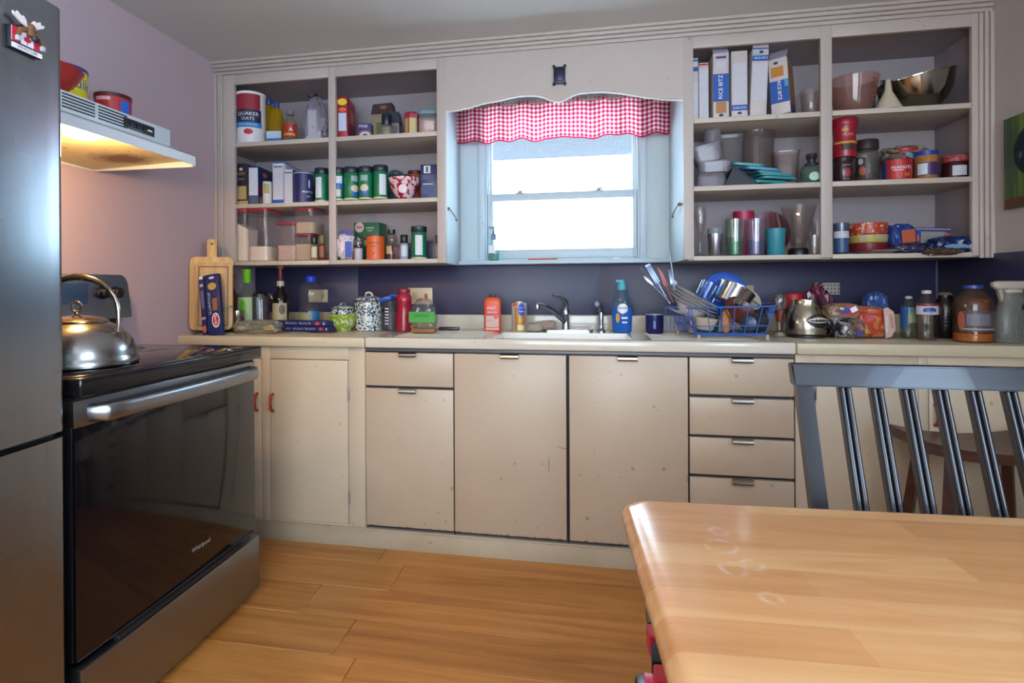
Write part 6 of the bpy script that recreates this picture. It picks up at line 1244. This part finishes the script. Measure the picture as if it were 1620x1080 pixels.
x, w_, hh = dims(967, 1000.5, 456, -.185, KS); b = NB(); bx(b, -w_ * .28, -.004, -.006, .006, hh * 1.13, hh * 1.19, .003); obj('nozzle', b, mat('#3fa6b8', .35), t)
t = vessel('enamel_mug', 'navy blue enamel mug with pale rim left of the dish rack', 'mug', 1020.5, 1050.5, 496.5, -.20, KS, [(.90, 0), (.95, .03), (.97, .96)], mat('#23235c', .2), [('L', 'rim', [(.97, .95), (1.0, .96), (1.0, 1.0), (.95, 1.0), (.93, .94), (.9, .1), (0, .09)], mat('#8f93a8', .3)), ('W', 'white_print', .45, .4, -.05, .25, mat('#5a6aa0', .35), .975)])
b = NB(); tube(b, [(0, .02, .05)] * 1 + [(.0, .04, .045), (0, .055, .03), (0, .04, .012), (0, .03, .01)], .004, 7); obj('handle', b, mat('#23235c', .2), t)
# windowsill
zs_ = 1.2642
t = vessel('sanitizer_bottle', 'clear hand sanitizer pump bottle with green base on the window ledge', 'bottle', 772, 790, 378, -.035, zs_, [(.85, 0), (.92, .03), (.92, .74), (.7, .88), (.3, .98)], clear('#c4e4dc', .12, .05, .12), [('W', 'white_label', .52, .36, -.3, 1.1, mat('#d0d8e4', .45), .95), ('W', 'dark_label', .22, .18, -.25, .9, mat('#1c5a54', .45), .95), ('L', 'gel', [(.86, .01), (.88, .03), (.88, .30), (0, .31)], clear('#7fc8a8', .1, .05, .3)), ('L', 'collar', [(.42, .95), (.44, .96), (.44, 1.18), (.2, 1.25), (.14, 1.4), (.14, 1.5), (0, 1.52)], mat('#5f7890', .4))], p=3, ay=.7)
x, w_, hh = dims(772, 790, 378, -.035, zs_); b = NB(); bx(b, -w_ * .42, .006, -.005, .005, hh * 1.48, hh * 1.58, .003); obj('pump_spout', b, mat('#6f8698', .4), t)
a = at(835, 409, 'Y', -.045); c_ = at(884, 409, 'Y', -.045)
t = thing('pencil', 'orange pencil lying on the window ledge', 'pencil', (a.x, -.045, zs_ + .004)); b = NB(); tube(b, [(0, 0, 0), (c_.x - a.x - .012, 0, 0)], .0038, 6); obj('shaft', b, mat('#c4572c', .5), t); b = NB(); tube(b, [(c_.x - a.x - .012, 0, 0), (c_.x - a.x, 0, 0)], [.0036, .0005], 6); obj('tip', b, mat('#a88a5c', .5), t)
t = thing('clothes_clip', 'tiny white clip lying at the right of the window ledge', 'clip', (at(975, 409, 'Y', -.04).x, -.04, zs_)); b = NB(); bx(b, -.014, .014, -.005, .005, 0, .007, .002); obj('clip_body', b, WHITE, t)

# ---------------------------------------------------------------- dish rack
dr_ = thing('dish_rack', 'blue wire dish rack with white feet crowded with dishes', 'dish rack'); WB = mat('#3f62ac', .35)
bl = Vector((2.238, -.285, .932)); fl_ = Vector((2.283, -.505, .932)); frr = Vector((2.548, -.475, .932)); brr = Vector((2.545, -.235, .932))
tl = [at(1056, 485, 'Y', -.262), at(1097, 487, 'Y', -.535), at(1229, 484, 'Y', -.495), at(1222, 479, 'Y', -.215)]
bt = [bl, fl_, frr, brr]
def ringpts(c4, r=.02):
    out = []
    for i in range(4):
        p_, q, s = c4[i - 1], c4[i], c4[(i + 1) % 4]; d0 = (p_ - q).normalized(); d1 = (s - q).normalized()
        for k in range(5): u = k / 4; out.append(q + d0 * r * (1 - u) ** 2 + d1 * r * u ** 2)
    return out
b = NB(); tube(b, ringpts(tl), .0032, 8, closed=True); obj('top_rim', b, WB, dr_)
for f_ in (.0, .32): b = NB(); tube(b, ringpts([bt[i].lerp(tl[i], f_) for i in range(4)]), .0022, 6, closed=True); obj('ring_wire', b, WB, dr_)
def wires(i, n):
    for k in range(1, n):
        f_ = k / n; p_ = bt[i].lerp(bt[(i + 1) % 4], f_); q = tl[i].lerp(tl[(i + 1) % 4], f_); b = NB(); tube(b, [p_, q], .0018, 5); obj('wire', b, WB, dr_)
wires(0, 11); wires(1, 6); wires(2, 8); wires(3, 7)
for k in range(1, 9):
    f_ = k / 9; b = NB(); tube(b, [bt[0].lerp(bt[1], f_), bt[3].lerp(bt[2], f_)], .0018, 5); obj('floor_wire', b, WB, dr_)
for p_, zt3 in zip(bt, (KS, KS, KS, KS)): b = NB(); lathe(b, [(.006, KS - .93 + .0175 - .0175 + 0), (.007, 0), (.007, .012), (0, .014)], 10) if False else lathe(b, [(.0065, 0), (.0075, .003), (.006, .017), (0, .02)], 10); obj('foot', b, mat('#b0a89c', .5), dr_, (p_.x, p_.y, KS + .0003))
def plate3(name, label, u, v, Y, r, nrm, m, depth=.014, group=None, cat='plate', bowl=False):
    p_ = at(u, v, 'Y', Y); t = thing(name, label, cat, p_, 0, group); q = Vector((0, 0, 1)).rotation_difference(Vector(nrm).normalized()); t.rotation_mode = 'QUATERNION'; t.rotation_quaternion = q
    pr = [(0, 0), (r * .55, 0), (r * .62, .003), (r * .98, depth), (r, depth + .002), (r * .97, depth + .003), (r * .62, .007), (0, .004)] if not bowl else [(0, 0), (r * .42, 0), (r * .75, depth * .35), (r, depth), (r * .96, depth + .001), (r * .70, depth * .38), (r * .38, .005), (0, .004)]
    obj('disc', lathe(NB(), pr, 40), m, t); return t
PW = mat('#b7b2b4', .25); gp = 'plates stacked slanting in the dish rack'
nn = (.50, -.12, .90)
for i, (u, v, l_) in enumerate(((1099, 474, 'top white plate of the slanting stack in the dish rack'), (1097, 478, 'second white plate of the slanting stack in the dish rack'), (1095, 482, 'third white plate of the slanting stack in the dish rack'), (1092, 486, 'fourth white plate of the slanting stack in the dish rack'))):
    plate3('dinner_plate', l_, u, v, -.40, .098 if i < 2 else .105, nn, PW, .016, gp)
plate3('white_bowl', 'white bowl tucked under the slanting plates', 1087, 499, -.41, .066, (.42, -.1, .9), PW, .04, cat='bowl', bowl=True)
plate3('dinner_plate', 'lowest white plate lying nearly flat at the left of the rack', 1086, 498, -.36, .085, (.22, -.05, .95), mat('#b9bcc4', .25), .012, gp)
plate3('blue_plate', 'bright blue plate standing on edge at the back of the dish rack', 1146, 466, -.27, .098, (.10, -1, .25), mat('#1550b4', .3), .012)
p_ = at(1117, 508, 'Y', -.44); t = thing('white_pot', 'creamy white baking cup on its side at the front of the rack', 'cup', (p_.x - .006, -.425, .947)); t.rotation_euler = (0, R(8), 0)
obj('cup_body', lathe(NB(), [(.030, 0), (.034, .004), (.047, .045), (.049, .050), (.046, .050), (.032, .006), (0, .005)], 28, 3), mat('#b8a490', .4), t)
# tilted glass mug
p_ = at(1113, 474, 'Y', -.33); t = thing('glass_mug', 'heavy clear faceted glass mug tilted on top of the plates', 'mug', (p_.x - .002, -.33, p_.z - .002)); t.rotation_euler = (R(8), R(24), .1)
obj('mug_body', lathe(NB(), [(.032, 0), (.036, .004), (.040, .085), (.037, .085), (.031, .010), (0, .009)], 12), clear('#a9c8ec', .30, .04, .03), t)
for k in range(6): a_ = 2 * pi * k / 6 + .3; b = NB(); tube(b, [(sin(a_) * .037, -cos(a_) * .037, .008), (sin(a_) * .0405, -cos(a_) * .0405, .08)], .003, 5); obj('facet_rib', b, clear('#c4d8f4', .45, .04), t)
# steel pot
p_ = at(1150, 484, 'Y', -.33); t = thing('steel_pot', 'stainless steel pot leaning upside down in the dish rack', 'pot', (p_.x, -.33, p_.z + .0)); t.rotation_euler = (R(-10), R(30), .0)
obj('pot_shell', lathe(NB(), [(.055, 0), (.068, .004), (.074, .014), (.078, .080), (.081, .084), (.081, .087), (.076, .086), (.072, .016), (0, .008)], 44), brushed('pot_steel', '#b4b6ba', .16, (1, 1, 30), .05), t)
b = NB(); tube(b, [(.078, 0, .075), (.13, 0, .068), (.17, 0, .064)], [.004, .0045, .005], 8, flat=.5); obj('handle', b, STEEL, t)
plate3('pan_lid', 'pale round lid standing behind the steel pot', 1186, 475, -.27, .05, (.5, -.8, .5), mat('#b0a898', .35), .01, cat='lid')
plate3('frying_pan', 'dark reddish frying pan leaning at the right of the rack', 1164, 497, -.41, .068, (.35, -.75, .5), mat('#5a2a20', .3), .03, cat='pan', bowl=True)
plate3('jar_lid', 'dark ridged round lid with a steel ring at the rack front', 1182, 512, -.455, .034, (.15, -1, .2), mat('#3c4250', .3, .5), .008, cat='lid')
t = lump('oven_glove', 'orange and green rubber spatula head in the middle of the rack', 'spatula', 1141, 1155, 489, -.44, .935, .02, mat('#a8683c', .5), 71, .10)
t['label'] = 'orange rubber spatula head standing in the middle of the rack'; t.name = 'spatula'
t = vessel('teal_jar', 'small dark teal jar standing low between rack wires', 'jar', 1130, 1147, 500, -.40, .935, JAR, mat('#2a4a58', .3), [('L', 'lid', [(.86, .90), (.9, .91), (.9, 1), (0, 1)], mat('#30343c', .4))])
lump('dark_pan_lid', 'dark folded tea towel lying at the right end of the dish rack', 'towel', 1176, 1214, 492, -.38, .935, .12, mat('#1f2028', .7, 0, .2, .3, 40), 77, .12).name = 'tea_towel'
vessel('drinking_glass', 'clear glass lying low at the left front of the rack', 'glass', 1086, 1102, 508, -.43, .935, [(.8, 0), (.85, .02), (1, 1), (.95, 1), (.8, .06), (0, .05)], clear('#b8b4c0', .3, .05, .05), [('L', 'amber_base', [(.80, .01), (.86, .4), (0, .4)], mat('#8c6a4a', .3))])
# cutlery fan at the back left of the rack
cc = at(1062, 478, 'Y', -.33)
ch_ = thing('cutlery_holder', 'narrow blue wire cutlery holder at the left end of the dish rack', 'holder', (cc.x + .0, -.33, .935))
b = NB(); tube(b, [p + Vector((0, 0, .10)) for p in (Vector((-.03, -.03, 0)), Vector((.03, -.03, 0)), Vector((.03, .03, 0)), Vector((-.03, .03, 0)))], .0022, 6, closed=True); obj('rim', b, WB, ch_)
for x in (-.03, -.01, .01, .03): b = NB(); tube(b, [(x * .7, -.028, .0), (x, -.03, .10)], .0015, 5); obj('wire', b, WB, ch_)
SG = mat('#8c94a6', .25, .9)
def utensil(nm, lab, u0, v0, u1, v1, kind, m, Y0=-.33, Y1=-.33):
    a = at(u0, v0, 'Y', Y0); c_ = at(u1, v1, 'Y', Y1); t = thing(nm, lab, 'utensil', a, 0, 'utensils fanned out of the dish rack'); d = c_ - a; L_ = d.length
    t.rotation_mode = 'QUATERNION'; t.rotation_quaternion = Vector((0, 0, 1)).rotation_difference(d.normalized())
    b = NB(); tube(b, [(0, 0, 0), (0, 0, L_ * (.6 if kind != 'stick' else 1))], .0032, 7); obj('handle', b, m, t)
    if kind == 'spoon': b = NB(); lathe(b, [(.001, L_ * .58), (.008, L_ * .66), (.012, L_ * .82), (.009, L_ * .95), (.001, L_)], 14, ay=.3); obj('bowl', b, m, t)
    if kind == 'blade': b = NB(); bx(b, -.010, .010, -.0012, .0012, L_ * .55, L_, .001); obj('blade', b, m, t)
    if kind == 'turner':
        for k in range(4): b = NB(); bx(b, -.011 + k * .006, -.011 + k * .006 + .0035, -.0012, .0012, L_ * .52, L_, .0005); obj('slotted_blade', b, m, t)
        b = NB(); bx(b, -.012, .012, -.0013, .0013, L_ * .96, L_, .0005); obj('blade_edge', b, m, t)
    if kind == 'knifepoint': b = NB(); prism(b, [(-.008, L_ * .45), (.008, L_ * .45), (.009, L_ * .8), (-.002, L_)], -.001, .001); obj('blade', b, m, t)
    return t
utensil('butter_knife', 'thin steel knife, leftmost of the fanned utensils', 1052, 466, 1013, 423, 'stick', SG)
utensil('spatula', 'slotted steel turner pointing up left from the dish rack', 1060, 480, 1024, 418, 'turner', mat('#94a8c8', .25, .7), -.34, -.32)
utensil('serving_spoon', 'steel serving spoon, lowest of the fanned utensils', 1058, 476, 1018, 436, 'spoon', SG, -.36, -.35)
utensil('kitchen_knife', 'red-bladed kitchen knife rising between the steel utensils', 1065, 478, 1040, 421, 'knifepoint', mat('#b04a48', .35), -.33, -.31)
utensil('palette_knife', 'broad steel blade standing nearly upright behind the plates', 1070, 478, 1060, 426, 'blade', mat('#7c8498', .3, .8), -.32, -.29)
utensil('whisk', 'thin wire whisk handle rising highest from the rack', 1070, 470, 1059, 398, 'stick', mat('#8c94a0', .3, .8), -.31, -.28)
utensil('fork', 'steel fork standing behind the top plate', 1078, 470, 1066, 440, 'spoon', mat('#6c7484', .3, .8), -.30, -.29)

# ---------------------------------------------------------------- right worktop
t = vessel('clear_goblet', 'tall clear plastic bottle upside down with red liquid in its neck', 'bottle', 1219, 1247, 464, -.33, K, [(.62, 0), (.70, .02), (.60, .10), (.30, .14), (.36, .30), (.55, .5), (.95, .72), (1.0, .88), (.8, .99), (.4, 1.0)], clear('#c9bdb4', .22, .05, .08), [('L', 'red_liquid', [(.28, .34), (.42, .46), (.46, .60), (0, .62)], mat('#8c1a22', .2)), ('L', 'foot_cap', [(.70, 0), (.78, .005), (.70, .05), (.58, .09), (0, .09)], mat('#8c7c68', .4))])
t = vessel('steel_pitcher', 'brushed steel pitcher with a dark base and a shark-mouth decal', 'pitcher', 1241, 1309, 474, -.36, K, [(.86, .06), (.96, .10), (1.0, .30), (.92, .55), (.72, .80), (.66, .86), (.66, 1.0), (.60, 1.0), (.6, .9), (0, .8)], brushed('pitcher_steel', '#b0a896', .20, (1, 1, 8), .05), [('L', 'base', [(.84, 0), (.9, .01), (.9, .07), (0, .07)], mat('#15131a', .4))], face=.3, n=36)
x, w_, hh = dims(1241, 1309, 474, -.36, K); r = w_ / 2
def curved(name, m, parent, pts, rad_at, d=.0012):
    b = NB(); n = len(pts); vs = []
    for a_, z in pts: rr = rad_at(z) + d; vs.append(b.verts.new((sin(a_) * rr, -cos(a_) * rr, z * hh)))
    b.faces.new(vs); bmesh.ops.triangulate(b, faces=b.faces); return obj(name, b, m, parent, flat=True)
def radp(z):
    pr = [(.86, .06), (.96, .10), (1.0, .30), (.92, .55), (.72, .80), (.66, .86), (.66, 1.0)]
    for (r0, z0), (r1, z1) in zip(pr, pr[1:]):
        if z <= z1: return r * (r0 + (r1 - r0) * max(0, (z - z0) / (z1 - z0)))
    return r * .66
def strip(name, m, top, bot, d):
    b = NB(); a = []; c_ = []
    for (a_, z0), (_, z1) in zip(top, bot): a.append(b.verts.new((sin(a_) * (radp(z0) + d), -cos(a_) * (radp(z0) + d), z0 * hh))); c_.append(b.verts.new((sin(a_) * (radp(z1) + d), -cos(a_) * (radp(z1) + d), z1 * hh)))
    for i in range(len(a) - 1): b.faces.new((a[i], a[i + 1], c_[i + 1], c_[i]))
    return obj(name, b, m, t, flat=True)
N = 14; an = [-.25 + 1.35 * i / N for i in range(N + 1)]
strip('shark_mouth_decal', mat('#1c1a1c', .4), [(a_, .47 + .17 * sin(pi * i / N) ** .7) for i, a_ in enumerate(an)], [(a_, .47 - .20 * sin(pi * i / N) ** .7) for i, a_ in enumerate(an)], .0020)
strip('mouth_lip', mat('#c8bcac', .4), [(a_, .46 + .085 * sin(pi * i / N)) for i, a_ in enumerate(an)], [(a_, .46 - .06 * sin(pi * i / N)) for i, a_ in enumerate(an)], .0035)
strip('mouth_inner', mat('#2a2424', .4), [(a_, .455 + .055 * sin(pi * i / N) * (1 if i % 2 else .45)) for i, a_ in enumerate(an)], [(a_, .455 - .03 * sin(pi * i / N) * (1 if i % 2 else .5)) for i, a_ in enumerate(an)], .005)
vessel('red_tub_lid', 'flat red plastic lid on a pot behind the steel pitcher', 'lid', 1240, 1270, 464, -.18, K + .11, [(.98, 0), (1, .1), (1, .9), (.9, 1), (0, 1)], mat('#b01c24', .35))
vessel('pot', 'dark pot carrying the red lid behind the steel pitcher', 'pot', 1243, 1267, 475, -.18, K, CYL, mat('#2a2428', .4))
lump('plastic_bag', 'crumpled dark pink plastic bag standing behind the pitcher', 'bag', 1270, 1318, 446, -.22, K + .002, .09, pattern('pink_foil', ('#5a2438', '#7c3450', '#a87a90'), 'noise', 30, .25, .6), 81, .26, neck=.45, fr=2.0)
WRAP = clear('#b8a898', .18, .08, .35)
t = lump('bread_loaf_bag', 'bagged bread loaf with a red, white and blue label on top of the pile', 'bread', 1300, 1363, 461, -.345, K + .066, .11, mat('#8f7058', .35, 0, .2, .2, 30), 85, .07, [('P', 'red_label', .03, .60, .62, .58, mat('#a82c3c', .4), ((-1, -.3), (-.4, .8), (.5, .9), (1, .1), (.3, -.9), (-.5, -.9)), 1.02, -.1), ('P', 'blue_patch', -.10, .62, .30, .36, mat('#2c3c8c', .4), 'oval', 1.06, -.2), ('P', 'white_patch', .14, .66, .16, .26, WH, 'rect', 1.06, .5), ('P', 'yellow_patch', -.16, .70, .10, .12, YEL, 'rect', 1.09, -.2)], h=.075)
lump('snack_bag', 'dark grey and silver crumpled bag under the bread loaf', 'bag', 1306, 1346, 499, -.37, K, .10, pattern('grey_foil', ('#1e1c20', '#6c6a6c', '#a8a49c'), 'noise', 24, .25, .5), 91, .18, fr=2.2)
lump('snack_bag', 'clear crumpled bag with a blue logo beside the bun bag', 'bag', 1328, 1366, 503, -.385, K, .08, clear('#a89e96', .18, .08, .40), 95, .16, [('P', 'blue_logo', .1, .22, .22, .2, mat('#2a3c8c', .4), 'rect', 1.1)])
t = lump('bun_bag', 'bag of buns with red and yellow print and a white label', 'bread', 1343, 1405, 484, -.36, K, .10, pattern('bun_print', ('#a83a24', '#b8703c', '#b89a6c'), 'noise', 14, .35, .48), 99, .08, [], pn=3.0)
x, w_, hh = dims(1343, 1405, 484, -.36, K)
lb = patch('white_label', mat('#c0a094', .45), t, .34 * w_, .50 * hh, .30 * w_, .95 * hh, -.056, None, ((-1, .9), (-.3, 1), (.7, .7), (1, -.4), (.4, -.9), (-.6, -1)), .002); lettering('classic', .02, mat('#b02c30', .4), t, .40 * w_, .54 * hh, -.0595, None, -pi / 2 + .15, width=.055); patch('bar_code', FINE, t, .27 * w_, .45 * hh, .06 * w_, .5 * hh, -.0585)
lump('chip_bag', 'blue foil bag standing behind the buns with a folded top', 'bag', 1362, 1407, 459, -.20, K, .08, mat('#33508c', .3, .1, .15, .25, 35), 103, .10, pn=3.4, neck=.30)
WBt = [(.82, 0), (.92, .03), (.90, .12), (.95, .16), (.90, .21), (.95, .26), (.90, .31), (.95, .36), (.92, .42), (1.0, .52), (1.0, .68), (.75, .82), (.38, .92), (.34, .95)]
vessel('water_bottle', 'small clear water bottle with white cap and green-blue label', 'bottle', 1424, 1451, 468, -.36, K, WBt, clear('#a8b0a4', .14, .05, .10), [('L', 'cap', [(.38, .93), (.40, .94), (.40, .99), (0, 1)], mat('#b4a8a0', .4)), ('W', 'green_label', .55, .36, .35, 1.2, mat('#7c8c6c', .45), 1.01), ('W', 'blue_label', .50, .5, -.75, .8, mat('#24508c', .45), 1.01), ('W', 'teal_dot', .66, .13, .0, .5, mat('#1c7a9c', .4), 1.02, 'oval')])
vessel('water_bottle', 'clear ribbed water bottle with blue and white mountain label', 'bottle', 1449, 1482.5, 459, -.44, K, WBt, clear('#c8bcb8', .14, .05, .05), [('L', 'cap', [(.40, .93), (.42, .94), (.42, .995), (0, 1)], mat('#c4bab4', .4)), ('W', 'white_label', .60, .17, 0, 2.4, mat('#b8b4c0', .45), 1.01), ('W', 'blue_mountain', .60, .12, .1, 1.2, mat('#2a3c84', .4), 1.02, 'oval'), ('W', 'red_band', .715, .04, 0, 2.4, mat('#7c2434', .4), 1.01), ('T', 'WATER', .56, .045, .1, .8, WH, 1.03)])
vessel('dark_bottle', 'black squat bottle between the water bottle and the juice jug', 'bottle', 1478, 1512, 466, -.34, K, [(.9, 0), (1, .03), (1, .72), (.8, .86), (.6, .92), (.6, 1.0), (0, 1)], mat('#100f14', .25), [('L', 'tan_cap', [(.62, .985), (.70, .99), (.45, 1.05), (0, 1.06)], mat('#7c6450', .5))] + [('W', 'white_tick', .30 + .08 * i, .012, -.1, .35, mat('#6c6c78', .4), 1.003) for i in range(5)])
JG = [(.86, 0), (.98, .03), (1, .22), (.97, .30), (1, .45), (.97, .50), (1, .66), (.90, .76), (.55, .88), (.40, .93), (.40, .96)]
JUI = mat('#b06824', .25)
def jug(label, u0, u1, vt, Y, fill, **k): return vessel('juice_jug', label, 'jug', u0, u1, vt, Y, K, JG, clear('#d0a888', .14, .05, .10), [('L', 'juice', [(.84, .01), (.95, .03), (.96, fill), (0, fill)], JUI), ('L', 'cap', [(.46, .93), (.50, .94), (.50, .995), (0, 1)], mat('#24408c', .35)), ('W', 'label', .38, .36, .1, 1.9, mat('#4a4044', .45), 1.01), ('W', 'label_band', .24, .02, .1, 1.9, mat('#a89a8c', .45), 1.02), ('W', 'peach_print', .38, .32, -.78, .4, mat('#a0503c', .45), 1.02, 'oval'), ('W', 'fine_print', .40, .2, .1, 1.2, mat('#6c6470', .45), 1.02)], **k)
jug('large clear jug nearly out of orange juice, with blue cap, at the worktop edge', 1510, 1568, 451, -.50, .16)
t = carton('juice_carton', 'orange juice carton standing behind the juice jug', 'carton', 1556, 1588, 473, -.34, K, .09, mat('#b0601c', .4), [('P', 'dark_panel', 0, .42, .9, .42, mat('#1c3a30', .45)), ('P', 'tan_band', 0, .95, 1, .06, mat('#9a8468', .45))])
t = vessel('spray_bottle', 'large frosted white spray bottle cut off by the right picture edge', 'bottle', 1572, 1632, 462, -.52, K, [(.88, 0), (.97, .03), (1.0, .20), (.98, .50), (.80, .66), (.62, .86), (.50, 1.0)], clear('#a8a8a0', .14, .3, .62), [('L', 'collar', [(.46, .97), (.50, .98), (.50, 1.04), (.40, 1.06)], mat('#b0a498', .45))], p=2.6, ay=.62, face=.0)
x, w_, hh = dims(1572, 1632, 462, -.52, K)
b = NB(); bx(b, -.060, .045, -.014, .014, hh * 1.05, hh * 1.22, .010, seg=3); bx(b, -.066, -.050, -.010, .010, hh * 1.10, hh * 1.20, .004); obj('trigger_head', b, mat('#aea395', .45), t)
b = NB(); prism(b, [(-.050, hh * 1.06), (-.036, hh * 1.06), (-.030, hh * .82), (-.038, hh * .80)], -.007, .007); obj('trigger', b, mat('#a3988c', .45), t)
patch('dark_disc', mat('#231a30', .4), t, w_ * .22, hh * .70, w_ * .3, hh * .18, -.030, shape='oval')
